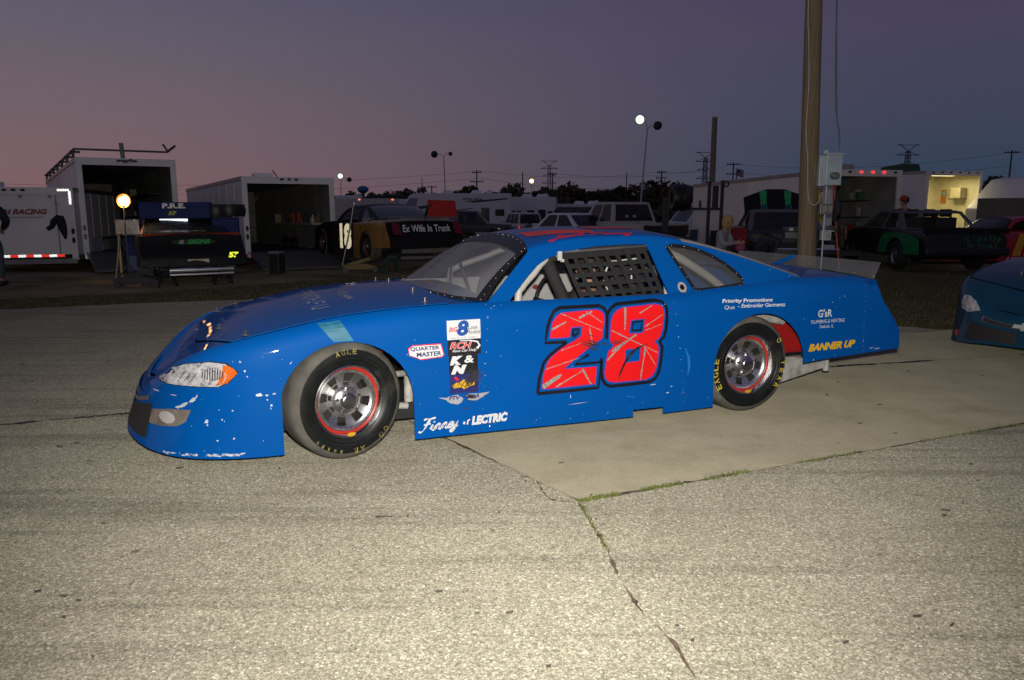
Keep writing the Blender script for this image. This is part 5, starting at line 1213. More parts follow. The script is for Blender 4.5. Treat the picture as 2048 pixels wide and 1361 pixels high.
def front_print(name, vf, m, off):
    """print wrapped on the nose, projected from the front: (y, z)"""
    V = []
    for y, z in vf[0]:
        hs = [t.ray_cast(Vector((-3, y, z)), Vector((1, 0, 0)), 4) for t in bvN]; hs = [h for h in hs if h[0] is not None]
        h = min(hs, key=lambda q: q[3]) if hs else None
        if h: n_ = h[1] if h[1].x < 0 else -h[1]; V.append(tuple(h[0]+n_*off))
        else: V.append((-.8, y, z))
    return MB().add(V, vf[1]).build(name, m, cN)
hp = [(1.36, .44), (1.44, .52), (1.53, .565), (1.60, .56), (1.625, .50), (1.60, .43), (1.5, .405)]
front_print('headlamp_sticker', dense(hp), lamp_print('lamp_print'), .004)
hp2 = [(1.8-a, b) for a, b in hp]; front_print('headlamp_sticker', dense(hp2), lamp_print('lamp_print'), .004)
front_print('marker_sticker', dense([(1.57, .15), (1.64, .16), (1.65, .22), (1.58, .215)], 3), mat('marker_red', (.5, .06, .03), .4), .004)
for y in (.55, 1.25): MB().cyl((-.45, y, zc(-.45)+.03), (-.45, y, zc(-.45)+.07), .008).build('hood_pin', mat('pin_steel', (.6, .58, .5), .25, .95), cN)
MB().add([(-.35+.45*b, 1.05+a*.5, zc(-.35+.45*b)+.038) for a, b in ((0, 0), (.6, .3), (.62, .45), (0, .18))], [(0, 1, 2, 3)]).build('hood_stripe', mat('stripe_red', (.3, .02, .02), .4), cN)

redp = mat('race_red', (.42, .012, .014), .3, coat=.4)
c12, _ = late_model('race_car', 'red race car with big yellow number 12 at the right edge', 'race car', (0, 0, 0), R(6), simple_c('race_red_b', (.42, .012, .014), body=redp))
put(c12, (-1.14, .9, 0), (11.2, 21.6, gz(21)))
vf = text_poly('12', .95, .6, .2, .07); MB().add([(1.15+a, -.006, .22+b) for a, b in vf[0]], vf[1]).build('door_number', mat('number_yellow', (.75, .36, .02), .45), c12)
vf = text_poly('LAWYERS', .9, .1, .3, .04); MB().add([(1.0+a, -.006, .09+b) for a, b in vf[0]], vf[1]).build('lettering', WHT, c12)
r_ = random.Random(4)
for k in range(7): MB().box((.62+.16*(k % 2)+.02, -.004, .68-.07*k), (.15, .006, .06)).build('sticker', r_.choice([WHT, BLK, YEL, NAVY]), c12)

# ------------------------------------------------------------------ street stocks and parked vehicles
black2 = mat('dull_black', (.013, .013, .014), .45, var=.3)
cG = street_car('race_car', 'dark street stock with bright green side panel seen from behind', 'race car', black2, 4.9, 1.9, [(0, .74), (1.2, .9), (2.6, .92), (3.6, .93), (4.9, .86)], (1.35, 2.1, 3.2, 3.75), 1.36, (.85, 3.65), sill=.3, tail=None, top_paint=mat('dull_grey', (.10, .10, .105), .5), glassm=glass('stock_glass', (.03, .03, .03), .55, .2), nopane=True)
cG.rotation_euler = (0, 0, R(-93)); put(cG, (4.9, 0, 0), (9.75, 16.6, gz(16.6)))
gp = mat('panel_green', (.01, .19, .06), .4, coat=.3)
MB().prism([(2.7, .36), (2.8, .60), (3.0, .82), (3.6, .86), (4.3, .84), (4.8, .74), (4.85, .42), (4.12, .38), (4.06, .58), (3.9, .70), (3.65, .76), (3.4, .70), (3.25, .58), (3.18, .38)], lambda a, b: (a, -.955, b), lambda a, b: (a, -.962, b)).build('green_panel', gp, cG)
for k in range(3): MB().box((4.955+.006, -.2+.0, .72-.12*k), (.004, .75-.1*k, .07)).build('tail_lettering_block', mat('letter_teal', (.01, .14, .08), .5), cG) if False else None
vf = marks(.8, .12, 9, 21); MB().add([(4.925, -.1+a, .70+b) for a, b in vf[0]], vf[1]).build('tail_lettering', mat('letter_teal', (.01, .2, .1), .5), cG)['kind'] = 'stuff'
vf = marks(.7, .1, 8, 22); MB().add([(4.925, -.05+a, .56+b) for a, b in vf[0]], vf[1]).build('tail_lettering', mat('letter_teal', (.01, .2, .1), .5), cG)['kind'] = 'stuff'
MB().box((4.85, 0, .93), (.12, 1.75, .12)).build('spoiler', blkp, cG, bevel=.01)
MB().ball((2.6, -.35, 1.02), .16, 12, 8, (1, 1, 1.1)).build('headrest', mat('seat_grey', (.25, .24, .23), .6), cG, 60)
for k in range(2): MB().bar((.3+.25*k, -.93, .35), (.1+.3*k, -.93, .9), .05, .2).build('bent_fender', mat('primer_pink', (.34, .2, .19), .5), cG)

cH = street_car('race_car', 'black street stock with its hood off and chrome front bumper behind the pole', 'race car', black2, 4.9, 1.9, [(0, .72), (.3, .74), (1.4, .76), (1.5, .9), (3.6, .93), (4.9, .86)], (1.45, 2.15, 3.2, 3.8), 1.38, (.9, 3.7), sill=.3, bumper=BUMP, bed=(.25, 1.3), top_paint=mat('dull_grey', (.10, .10, .105), .5), glassm=glass('stock_glass', (.03, .03, .03), .35, .2), nopane=True)
cH.rotation_euler = (0, 0, R(80)); put(cH, (0, 0, 0), (6.05, 16.4, gz(16.4)))
MB().box((.75, 0, .55), (.75, .6, .4)).box((.7, 0, .82), (.4, .34, .16)).cyl((.75, 0, .9), (.75, 0, 1.0), .2, 16).build('engine', mat('engine_metal', (.16, .16, .16), .4, .6), cH, bevel=.02)
for k in (-1, 1): MB().tube([(.9, k*.3, .7), (.8, k*.5, .6), (1.1, k*.55, .4)], .035, 8).build('header_pipe', mat('pipe_rust', (.12, .07, .05), .6, .4), cH, 40)
MB().box((-.06, 0, .36), (.05, 1.7, .05)).box((-.05, 0, .54), (.05, 1.6, .03)).build('bumper_strip', BUMP, cH)
hp_ = thing('hood_panel', 'black hood panel with green flames leaning behind the black street stock', 'hood', (6.55, 19.0, gz(19)), R(4)); hp_.scale = (.74, 1, 1)
MB().prism([(-.95, 0), (-1.1, 1.72), (-.8, 1.80), (-.3, 1.92), (.3, 1.92), (.8, 1.80), (1.1, 1.74), (.9, 0)], lambda a, b: (a, b*.18, b), lambda a, b: (a, b*.18+.03, b)).build('skin', blkp, hp_)
gfl = mat('flame_green', (.02, .32, .10), .45); tfl = mat('flame_teal', (.01, .22, .22), .45)
for sx in (-.42, .42):
    MB().prism([(-.16, 1.88), (.1, 1.88), (.08, 1.55), (-.1, 1.55)], lambda a, b: (sx+a, b*.18-.004, b), lambda a, b: (sx+a, b*.18-.008, b)).build('flame_top', gfl, hp_)
    for dx in (-.11, -.03, .06):
        v, f = ribbon2d([(sx+dx, 1.6), (sx+dx+.05, 1.4), (sx+dx-.01, 1.2), (sx+dx+.1, 1.0)], .035); MB().add([(a, b*.18-.006, b) for a, b in v], f).build('flame', tfl, hp_)

silver = mat('truck_silver', (.46, .43, .37), .45, .1, coat=.15)
pk = street_car('pickup_truck', 'silver extended cab pickup with one red tail light lit', 'truck', silver, 5.6, 1.95, [(0, 1.0), (1.3, 1.08), (3.3, 1.12), (5.6, 1.12)], (1.35, 1.95, 3.35, 3.6), 1.84, (1.0, 4.45), wr=.38, sill=.42, bed=(3.75, 5.5), bumper=mat('dark_bumper', (.03, .03, .03), .5), nglass=2)
pk.rotation_euler = (0, 0, R(-68)); put(pk, (5.6, -.97, 0), (4.15, 25.0, gz(25)-.06))
MB().box((5.63, -.8, .62), (.04, .14, .12)).build('brake_light', mat('tail_lit_bright', (1, .04, .03), .4, emit=2.2), pk)
MB().box((5.61, 0, .82), (.03, 1.5, .5)).build('tailgate', mat('gate_dark', (.02, .02, .02), .5), pk)
for k, x in enumerate((-.3, 0, .3)): MB().box((3.56, x, 1.35), (.01, .12, .08)).build('window_sticker', mat('sticker_pale', (.4, .4, .4), .5), pk) if k < 2 else None
sd = street_car('sedan', 'white four door sedan parked beside the silver pickup', 'car', mat('sedan_white', (.78, .78, .78), .4, coat=.2), 4.7, 1.78, [(0, .68), (1.1, .86), (3.7, .94), (4.7, .92)], (1.2, 2.0, 3.2, 3.95), 1.42, (.85, 3.6), wr=.32)
sd.rotation_euler = (0, 0, R(-58)); put(sd, (4.7, -.89, 0), (2.6, 26.5, gz(26.5)))
suv = street_car('suv', 'white boxy sport utility vehicle with spare wheel parked before the motorhomes', 'car', mat('suv_white', (.66, .65, .63), .4), 4.4, 1.82, [(0, .95), (1.2, 1.02), (4.4, 1.0)], (1.2, 1.75, 4.05, 4.35), 1.74, (.8, 3.5), wr=.37, sill=.4, nglass=3)
suv.rotation_euler = (0, 0, R(-72)); put(suv, (4.4, 0, 0), (1.2, 49, gz(49)))
MB().lathe([(0, .0), (.3, 0), (.36, .08), (.36, .18), (0, .2)], 20, (4.42, .1, .95), 'X').build('spare_wheel', mat('road_tyre', (.014,)*3, .7), suv)
for y in (-.8, .8): MB().box((4.43, y, .85), (.03, .12, .2)).build('lit_lamp', mat('tail_dim', (.8, .04, .05), .4, emit=.5), suv)
dk = street_car('pickup_truck', 'dark grey crew cab pickup parked in front of the striped motorhome', 'truck', mat('dark_truck', (.03, .033, .036), .35, coat=.3), 5.8, 1.98, [(0, 1.0), (1.4, 1.08), (3.6, 1.12), (5.8, 1.12)], (1.45, 2.1, 3.6, 3.9), 1.86, (1.05, 4.6), wr=.39, sill=.42, bed=(4.0, 5.7))
dk.rotation_euler = (0, 0, R(176)); put(dk, (0, 0, 0), (-.05, 48.5, gz(48.5)))
s2 = street_car('suv', 'silver wagon parked behind the open trailer', 'car', mat('wagon_silver', (.55, .56, .57), .4), 4.6, 1.8, [(0, .9), (1.2, 1.0), (4.6, 1.0)], (1.2, 1.9, 4.1, 4.5), 1.7, (.8, 3.6), wr=.35, nglass=3)
s2.rotation_euler = (0, 0, R(20)); put(s2, (0, 0, 0), (-9.3, 41, gz(41)))
vb = street_car('pickup_truck', 'pale silver pickup cab behind the black tyre rack', 'truck', mat('truck_pale', (.58, .58, .6), .4, coat=.2), 5.6, 1.95, [(0, 1.0), (1.3, 1.08), (3.3, 1.12), (5.6, 1.12)], (1.35, 1.95, 3.35, 3.6), 1.86, (1.0, 4.45), wr=.38, sill=.42, bed=(3.75, 5.5))
vb.rotation_euler = (0, 0, R(12)); put(vb, (0, 0, 0), (5.1, 30, gz(30)))
dv = street_car('suv', 'dark wagon roof between the white sedan and the motorhomes', 'car', mat('wagon_dark', (.02, .022, .024), .4), 4.8, 1.9, [(0, 1.0), (1.2, 1.06), (4.8, 1.06)], (1.2, 1.9, 4.3, 4.7), 1.85, (.9, 3.7), wr=.37, nglass=3)
dv.rotation_euler = (0, 0, R(-40)); put(dv, (2.4, 0, 0), (2.9, 36, gz(36)))

# ------------------------------------------------------------------ motorhomes and trailers far behind
def motorhome(name, label, L_, W_, H_, rz, where, stripes=True, text=None, slant=True):
    r = thing(name, label, 'motorhome', where, rz)
    wl = mat('fibreglass_white', (.8, .8, .79), .4, var=.1, scale=1); dkm = mat('rv_graphic', (.02, .02, .022), .4); MB().box((L_/2+.3, -W_/2-.003, .72), (L_-1.2, .006, .1)).build('skirt_line', mat('rv_grey', (.25, .25, .26), .5), r); gl = GLASSD
    poly = [(0, .9), (0, H_-.9), (.5, H_-.15), (.9, H_), (L_, H_), (L_, .45), (2.2, .45), (2.0, .9)] if slant else [(0, .45), (0, H_), (L_, H_), (L_, .45)]
    MB().prism(poly, lambda a, b: (a, -W_/2, b), lambda a, b: (a, W_/2, b)).build('shell', wl, r, bevel=.05)
    if stripes:
        for k, q in enumerate(([(1.0, 2.35), (3.2, 2.65), (3.4, 2.6), (1.3, 2.15)], [(4.6, 2.75), (7.9, 3.0), (7.9, 2.9), (5.4, 2.65)], [(2.2, 1.9), (5.2, 2.25), (5.3, 2.2), (2.4, 1.8)])):
            if max(p[0] for p in q) < L_: MB().prism(q, lambda a, b: (a, -W_/2-.004, b), lambda a, b: (a, -W_/2-.008, b)).build('stripe', dkm, r)
    for x, z, w, h in ([(3.4, 1.85, .9, .5), (5.2, 1.75, .7, .5), (6.2, 1.4, .62, 1.75), (7.3, 1.9, .7, .5)] if L_ > 7.5 else [(.55, 1.75, .35, .7), (1.0, 1.75, .35, .7), (1.45, 1.75, .35, .7), (2.4, 1.75, .6, .8), (3.3, 1.35, .6, 1.7), (3.95, 1.75, .35, .7)]):
        if x < L_-.2: MB().box((x, -W_/2-.006, z), (w, .012, h)).build('window', gl, r)
    MB().box((L_+.006, .4, 1.75), (.012, .8, .8)).box((L_+.006, -.6, 1.75), (.012, .5, .8)).build('end_window', gl, r)
    for k, x in enumerate((L_*.35, L_*.62)): MB().prism([(0, 0), (.9, 0), (.8, .22), (.2, .26)], lambda a, b: (x+a, -.35, H_+b), lambda a, b: (x+a, .35, H_+b)).build('roof_unit', wl, r, bevel=.03)
    MB().ball((L_*.8, 0, H_+.12), .25, 12, 6, (1, 1, .7)).build('dome', wl, r, 60)
    if text: wall_text(r, text, 1.5, .16, L_*.55, -W_/2-.006, H_-.52, dkm, bold=.05, shear=.2)
    for x in (L_*.62, L_*.75):
        for s in (-1, 1): MB().lathe([(0, -.12), (.36, -.12), (.38, 0), (.36, .12), (0, .12)], 20, (x, s*(W_/2-.15), .38), 'Y').build('wheel', mat('road_tyre', (.014,)*3, .7), r, 40)
    MB().box((1.0, 0, .45), (.12, .12, .95)).build('landing_leg', TRIM, r)
    return r
rv1 = motorhome('motorhome', 'white fifth wheel camper with black swoosh stripes and lettering', 8.2, 2.4, 3.35, R(4), (-8.3, 60, gz(60)), text='WOLF PACK')
MB().prism([(.1, 1.2), (.08, 2.3), (.52, 3.0), (1.1, 3.0), (.8, 1.2)], lambda a, b: (a-.0, -1.21, b), lambda a, b: (a, -1.215, b)).build('cap_graphic', mat('cap_violet', (.26, .24, .34), .4), rv1)
motorhome('motorhome', 'white square camper with dark rear windows and ladder', 4.4, 2.4, 3.2, R(-6), (-.75, 64, gz(64)), stripes=False, slant=False)
motorhome('motorhome', 'low pale camper at the end of the motorhome row', 4.2, 2.3, 2.7, R(-10), (3.75, 66, gz(66)), stripes=False, slant=False)
motorhome('motorhome', 'plain white camper nose behind the gold and black car', 5.2, 2.4, 3.1, R(3), (-10.6, 66, gz(66)), stripes=False)
bt = thing('box_truck', 'pale box truck with red marker lights behind the trailers', 'truck', (-13.6, 58, gz(58)), R(3))
MB().box((2.6, 0, 1.75), (5.0, 2.3, 2.3)).build('cargo_box', mat('box_cream', (.6, .58, .55), .5), bt, bevel=.03); MB().box((5.9, 0, 1.3), (1.5, 2.1, 1.5)).build('cab', mat('box_cream', (.6, .58, .55), .5), bt, bevel=.1)
MB().box((1.5, 0, 2.98), (1.8, 1.2, .3)).build('roof_unit', WHITE_AL(), bt, bevel=.04)
for x in (.2, 2.4, 4.8): MB().box((x, -1.17, 2.82), (.14, .03, .1)).build('marker_light', mat('marker_amber_on', (1, .25, .08), .4, emit=1.2), bt)
for x in (1.2, 5.6):
    for s in (-1, 1): MB().lathe([(0, -.12), (.4, -.12), (.42, 0), (.4, .12), (0, .12)], 20, (x, s*1.0, .42), 'Y').build('wheel', mat('road_tyre', (.014,)*3, .7), bt, 40)
w4 = thing('race_trailer', 'white slant nosed trailer with red 04 at the right edge', 'trailer', (16.3, 25.2, gz(25)), R(8))
MB().prism([(0, .4), (0, 1.55), (.9, 2.55), (1.3, 2.62), (7, 2.62), (7, .4)], lambda a, b: (a, 0, b), lambda a, b: (a, 2.3, b)).build('shell', WHITE_AL(), w4, bevel=.04)
wall_text(w4, '04', .95, .5, .95, -.006, 1.7, mat('letter_red', (.6, .03, .02), .5), shear=.4, bold=.04)
MB().prism(ell2d(.85, 2.1, .05, .05, 12), lambda a, b: (a, -.004, b), lambda a, b: (a, -.012, b)).build('vent', BLK, w4); MB().box((3, 1.1, 2.7), (.7, .7, .16)).build('roof_vent', WHITE_AL(), w4, bevel=.03)
for x in (4, 4.9): MB().lathe([(0, -.12), (.36, -.12), (.38, 0), (.36, .12), (0, .12)], 20, (x, .1, .38), 'Y').build('wheel', mat('road_tyre', (.014,)*3, .7), w4, 40)
gbx = thing('equipment_box', 'tall olive grey box in front of the slant nosed trailer', 'box', (14.35, 22.9, gz(23)), R(3))
MB().box((.7, .5, .98), (1.5, 1.0, 1.7)).build('cover', mat('tarp_olive', (.16, .155, .11), .8, bump=.4, bscale=6), gbx, bevel=.03); MB().box((2.0, .55, .98), (1.05, .95, 1.66)).build('side_cover', mat('tarp_dark', (.05, .05, .04), .8), gbx, bevel=.03)
for x in (.1, 1.3): MB().box((x, .1, .07), (.12, .12, .14)).build('foot', rk, gbx)
# ------------------------------------------------------------------ wooden pole with electric boxes
wood = mat('pole_wood', (.27, .20, .11), .85, var=.35, scale=5, bump=.6, bscale=30)
t_ = wood.node_tree; mp_ = t_.nodes.new('ShaderNodeMapping'); mp_.inputs['Scale'].default_value = (6, 6, .35)
tcx = [n for n in t_.nodes if n.type == 'TEX_COORD'][0]; t_.links.new(tcx.outputs['Object'], mp_.inputs['Vector'])
for n in t_.nodes:
    if n.type == 'TEX_NOISE': t_.links.new(mp_.outputs[0], n.inputs['Vector'])
up = thing('utility_pole', 'thick wooden pole with grey electric boxes behind the blue race car', 'pole', (4.80, 12.5, 0))
def pole_x(z): return -.037*z
MB().tube([(pole_x(z), 0, z) for z in np.linspace(-.1, 9.5, 14)], [.152-.0042*i for i in range(14)], 20).build('shaft', wood, up, 60)
boxm = mat('box_grey', (.55, .62, .64), .45, .2, var=.1); dkb = mat('badge_dark', (.10, .11, .10), .5)
MB().box((.06, -.165, 1.99), (.11, .1, .47)).build('meter_box', boxm, up, bevel=.01)
b2 = MB().box((.22, -.19, 2.0), (.25, .13, .47)).build('breaker_box', boxm, up, bevel=.012)
MB().box((.22, -.195, 2.245), (.27, .16, .025)).build('rain_hood', boxm, b2); MB().cyl((.11, -.17, 2.24), (.11, -.17, 2.3), .05, 14).build('conduit_hub', boxm, b2)
V = [(-.075, -.03), (-.045, -.055), (.045, -.055), (.075, -.03), (.08, 0), (.075, .03), (.045, .055), (-.045, .055), (-.075, .03), (-.08, 0)]
MB().prism(V, lambda a, b: (.235+a, -.2565, 1.91+b), lambda a, b: (.235+a, -.26, 1.91+b)).build('maker_badge', dkb, b2)
wall_text(b2, 'PRO', .11, .055, .18, -.2625, 1.883, mat('badge_letter', (.3, .32, .3), .5), bold=.02)
MB().cyl((.16, -.155, .2), (.16, -.155, 1.8), .014, 10).build('conduit', boxm, up, 40)
o1 = MB().box((.15, -.19, 1.40), (.2, .1, .17)).build('outlet_box', mat('outlet_grey', (.26, .26, .25), .4, .4), up, bevel=.01)
MB().box((.12, -.245, 1.40), (.07, .015, .1)).box((.21, -.245, 1.40), (.06, .02, .1)).build('outlet_face', mat('outlet_tan', (.36, .33, .26), .5), o1, bevel=.004)
o2 = MB().box((.18, -.19, .99), (.15, .1, .16)).build('outlet_box', boxm, up, bevel=.01); MB().box((.2, -.245, .98), (.07, .015, .08)).box((.21, -.26, 1.055), (.14, .06, .015)).build('outlet_face', mat('outlet_white', (.45, .43, .38), .5), o2)
MB().tube(smoothpath([(-.03, -.13, 9), (.12, -.05, 5.5), (.22, -.1, 3.2), (.30, -.16, 2.55), (.31, -.17, 2.3)]), .012, 8).tube(smoothpath([(-.02, -.10, 9), (.15, -.02, 5), (.27, -.12, 2.7)]), .009, 8).build('drop_cable', mat('cable_green_grey', (.16, .2, .18), .6), up, 50)
MB().tube(smoothpath([(-.38, -.06, 9), (-.29, -.09, 4.7), (-.255, -.115, 4.0), (-.21, -.12, 3.3), (-.205, -.12, 2.6), (-.16, -.135, 2.2), (-.13, -.15, 1.7), (-.10, -.16, 1.52), (-.02, -.17, 1.46), (.05, -.17, 1.52), (.06, -.17, 1.62)]), .008, 8).build('white_wire', mat('wire_white', (.55, .54, .5), .5), up, 50)
cord = MB().tube(smoothpath([(.22, -.27, 1.78), (.24, -.28, 1.6), (.25, -.26, 1.42)]), .010, 8)
cord.tube(smoothpath([(.25, -.27, 1.40), (.28, -.3, 1.2), (.31, -.33, .9), (.36, -.36, .5), (.37, -.4, .06), (.40, -.3, .02), (.5, .3, .02)]), .011, 8)
o = cord.build('extension_cord', mat('cord_orange', (.5, .07, .02), .5), None, 50); o.location = up.location; tag(o, 'orange extension cord plugged in and hanging down the wooden pole', 'cord')
bgm = thing('hanging_bag', 'black cable bag hanging at the outlet on the wooden pole', 'bag', (5.06, 12.18, 0))
MB().tube([(0, 0, 1.60), (.02, 0, 1.52), (.03, 0, 1.44), (.03, 0, 1.36), (.0, 0, 1.29), (-.01, 0, 1.2)], [.02, .05, .06, .065, .04, .02], 10).build('bag', mat('bag_black', (.012, .012, .013), .7, bump=.5, bscale=25), bgm, 60)
MB().tube(smoothpath([(-.01, 0, 1.75), (-.03, 0, 1.66), (0, 0, 1.58)]), .008, 6).build('strap', mat('strap_red', (.3, .03, .03), .6), bgm, 50)
MB().tube(smoothpath([(.0, 0, 1.28), (.05, 0, 1.15), (.02, 0, 1.0), (.12, 0, .92)]), .012, 6).build('cable_tail', mat('bag_black', (.012, .012, .013), .7), bgm, 50)

# ------------------------------------------------------------------ lattice pylons, line poles, wires, lamp posts
iron = mat('pylon_steel', (.10, .10, .11), .6, .5)
def pylon(x, y, top_z, label):
    r = thing('transmission_tower', label, 'tower', (x, y, gz(y))); H_ = top_z-gz(y); b = H_*.085
    lat = MB()
    def leg(sx, sy): return [(sx*b, sy*b, 0), (sx*b*.36, sy*b*.36, H_*.55), (sx*b*.3, sy*b*.3, H_*.86), (sx*b*.25, sy*b*.25, H_*.9)]
    for sx in (-1, 1):
        for sy in (-1, 1): MB().tube(leg(sx, sy), H_*.006, 4).build('leg', iron, r)
    for k in range(10):
        z0, z1 = H_*.09*k, H_*.09*(k+1); f = lambda z: b*np.interp(z/H_, [0, .55, .9], [1, .36, .25])
        for s in (-1, 1): lat.bar((-f(z0), s*f(z0), z0), (f(z1), s*f(z1), z1), H_*.005).bar((f(z0), s*f(z0), z0), (-f(z1), s*f(z1), z1), H_*.005)
        lat.bar((-f(z1), 0, z1), (f(z1), 0, z1), H_*.005)
    lat.build('lattice', iron, r)
    for z, w in ((.56, .15), (.70, .13), (.84, .17)):
        MB().bar((-w*H_, 0, z*H_), (w*H_, 0, z*H_), H_*.011).bar((-w*H_, 0, z*H_), (0, 0, (z+.05)*H_), H_*.006).bar((w*H_, 0, z*H_), (0, 0, (z+.05)*H_), H_*.006).build('cross_arm', iron, r)
    MB().bar((0, 0, .9*H_), (-.14*H_, 0, H_), H_*.009).bar((0, 0, .9*H_), (.14*H_, 0, H_), H_*.009).bar((-.17*H_, 0, .985*H_), (.17*H_, 0, .985*H_), H_*.008).build('peak', iron, r)
for px, py, Y, lb in ((1098, 322, 420, 'steel lattice power tower left of the tall lit lamp post'), (1407, 305, 400, 'steel lattice power tower near the bare wooden mast'), (1807, 290, 380, 'steel lattice power tower behind the yellow lit trailer')):
    pylon(*at(px, Y), hz(py, Y), lb)
pw = mat('line_pole_wood', (.07, .06, .05), .9)
def line_pole(px, py, Y, arms, label, r0=.16, lean=0):
    x, y = at(px, Y); z = hz(py, Y)-gz(Y)
    r = thing('line_pole', label, 'pole', (x, y, gz(y))); MB().tube([(0, 0, 0), (lean*.5, 0, z/2), (lean, 0, z)], [r0, r0*.85, r0*.7], 8).build('shaft', pw, r, 60)
    for dz, w in arms:
        MB().bar((lean-w, 0, z-dz), (lean+w, 0, z-dz), .16).build('cross_arm', pw, r)
        for k in (-.9, -.45, .45, .9): MB().cyl((lean+w*k, 0, z-dz), (lean+w*k, 0, z-dz+.28), .06, 6).build('insulator', iron, r)
    return r
line_pole(954, 341, 150, ((.5, .9), (2.2, 1.3)), 'wooden line pole with two cross arms above the striped camper')
line_pole(1045, 346, 120, (), 'slim bare pole above the square camper', .11)
line_pole(1107, 346, 150, ((.3, .9),), 'leaning line pole beside the left power tower', .15, -.3)
line_pole(1252, 346, 130, (), 'plain pole left of the tall lit lamp post', .11)
line_pole(1321, 342, 150, ((.4, .9), (1.4, 1.1)), 'line pole with cross arms right of the lit lamp post')
line_pole(1463, 326, 150, ((.4, 1.3), (2.2, 1.3)), 'line pole with wide cross arms above the cream trailer')
line_pole(2012, 302, 130, ((.4, 1.2),), 'line pole with one cross arm at the far right')
line_pole(845, 356, 140, (), 'thin pole above the trees left of the dark lamp post', .09)
line_pole(864, 372, 170, ((.3, 1.1),), 'short line pole with cross arm among the trees')
line_pole(1003, 397, 80, (), 'short post with red signal behind the square camper', .06)
md = thing('wooden_mast', 'bare wooden mast rising behind the cream trailer', 'pole', (*at(1422, 40), gz(40))); MB().tube([(0, 0, 0), (0, 0, hz(238, 40)-gz(40))], [.17, .13], 12).build('shaft', mat('mast_wood', (.26, .22, .15), .9, bump=.4), md, 60)
wire_m = mat('wire_dark', (.03, .03, .035), .7)
def wire(p, q, sag, label):
    a = Vector((*at(p[0], p[2]), hz(p[1], p[2]))); b = Vector((*at(q[0], q[2]), hz(q[1], q[2])))
    pts = [a.lerp(b, t)-Vector((0, 0, sag*4*t*(1-t))) for t in np.linspace(0, 1, 13)]
    tag(MB().tube(pts, .022, 5).build('power_line', wire_m), label, 'wire', 'overhead power lines')
for k, (p, q, s) in enumerate((((-60, 366, 150), (954, 344, 150), 1.5), ((-60, 386, 150), (954, 358, 150), 1.5), ((954, 342, 150), (1321, 344, 150), 1.2), ((954, 356, 150), (1321, 372, 150), 1.2), ((1321, 344, 150), (1463, 328, 150), .8), ((1463, 330, 150), (2012, 306, 130), 1.5), ((1463, 345, 150), (2012, 332, 130), 1.5), ((2012, 304, 130), (2400, 300, 130), 1), ((1107, 348, 150), (1407, 340, 150), 1.0))):
    wire(p, q, s, ['upper power line running to the left edge', 'lower power line running to the left edge', 'upper power line above the campers', 'lower power line above the campers', 'short power line between the lamp post and the mast', 'upper power line at the right', 'lower power line at the right', 'power line leaving at the right edge', 'power line past the left power tower'][k])
globe_off = mat('globe_dark', (.02, .02, .02), .4)
def lit(name, c, s): return mat(name, c, .5, emit=s)
def lamp_post(Y, base_px, top_px, top_py, heads, label, m, r0=.07):
    bx, by = at(base_px, Y); tx, _ = at(top_px, Y); z0 = gz(Y); zt = hz(top_py, Y)-z0
    r = thing('lamp_post', label, 'lamp post', (bx, by, z0)); d = tx-bx
    MB().tube([(0, 0, 0), (d, 0, zt)], [r0, r0*.7], 8).build('shaft', mat('post_paint', (.6, .57, .52), .5), r, 60)
    for px, py, rad, on in heads:
        hx = at(px, Y)[0]-bx; hzz = hz(py, Y)-z0
        MB().tube(smoothpath([(d, 0, zt), (d+(hx-d)*.35, 0, max(zt, hzz)-.02), (hx, 0, hzz)]), r0*.45, 6).build('arm', mat('post_paint', (.6, .57, .52), .5), r, 50)
        hd_ = MB().lathe([(0, .0), (rad*.5, 0), (rad*.95, rad*.5), (rad, rad*.8), (rad*.9, rad*1.0)], 16, (hx, -.05, hzz), 'Y').build('lamp_shade', globe_off, r, 50)
        MB().lathe([(0, -.12*rad), (rad*.6, -.05*rad), (rad*.92, .12*rad)], 16, (hx, -.05, hzz), 'Y').build('lamp_lens', m if on else globe_off, hd_, 50)
gl_ = lit('lamp_green_white', (.62, 1, .60), 2.2)
lamp_post(110, 680, 684, 356, ((683, 353, .36, 1), (700, 360, .34, 0)), 'slender lamp post with one lit head beside the water tower', gl_)
lamp_post(85, 893, 889, 316, ((870, 310, .38, 0), (902, 309, .22, 0)), 'tall lamp post with both heads dark above the striped camper', gl_)
lamp_post(58, 1277, 1290, 262, ((1275, 243, .33, 1), (1311, 254, .32, 0)), 'tall leaning lamp post with one lit and one dark head', gl_)
lamp_post(130, 1063, 1063, 366, ((1063, 363, .36, 1),), 'small street lamp with orange glow behind the square camper', lit('lamp_sodium', (1, .5, .16), 7), .06)
lamp_post(150, 802, 802, 407, ((802, 404, .26, 1),), 'low street lamp with orange glow in front of the far trees', lit('lamp_sodium', (1, .5, .16), 7), .06)
for px, py, Y, lb in ((1002, 397, 80, 'left red traffic light glowing above the square camper'), (1021, 399, 80, 'right red traffic light glowing above the square camper')):
    r = thing('traffic_light', lb, 'traffic light', (*at(px, Y), gz(Y)))
    MB().cyl((0, 0, 0), (0, 0, hz(py, Y)-gz(Y)-.3), .05, 8).build('post', iron, r); z = hz(py, Y)-gz(Y)
    MB().box((0, 0, z-.1), (.3, .2, .8)).build('housing', globe_off, r, bevel=.03); MB().ball((0, -.12, z), .14, 10, 6).build('lens', lit('signal_red', (1, .03, .03), 2.5), r, 60)
ma = thing('signal_mast', 'traffic signal mast arm with a hanging signal left of the lit lamp post', 'traffic light', (*at(1252, 128), gz(128)))
MB().cyl((0, 0, 0), (0, 0, 3.9), .12, 8).bar((0, 0, 3.7), (-4.2, 0, 3.9), .12).build('mast', iron, ma)
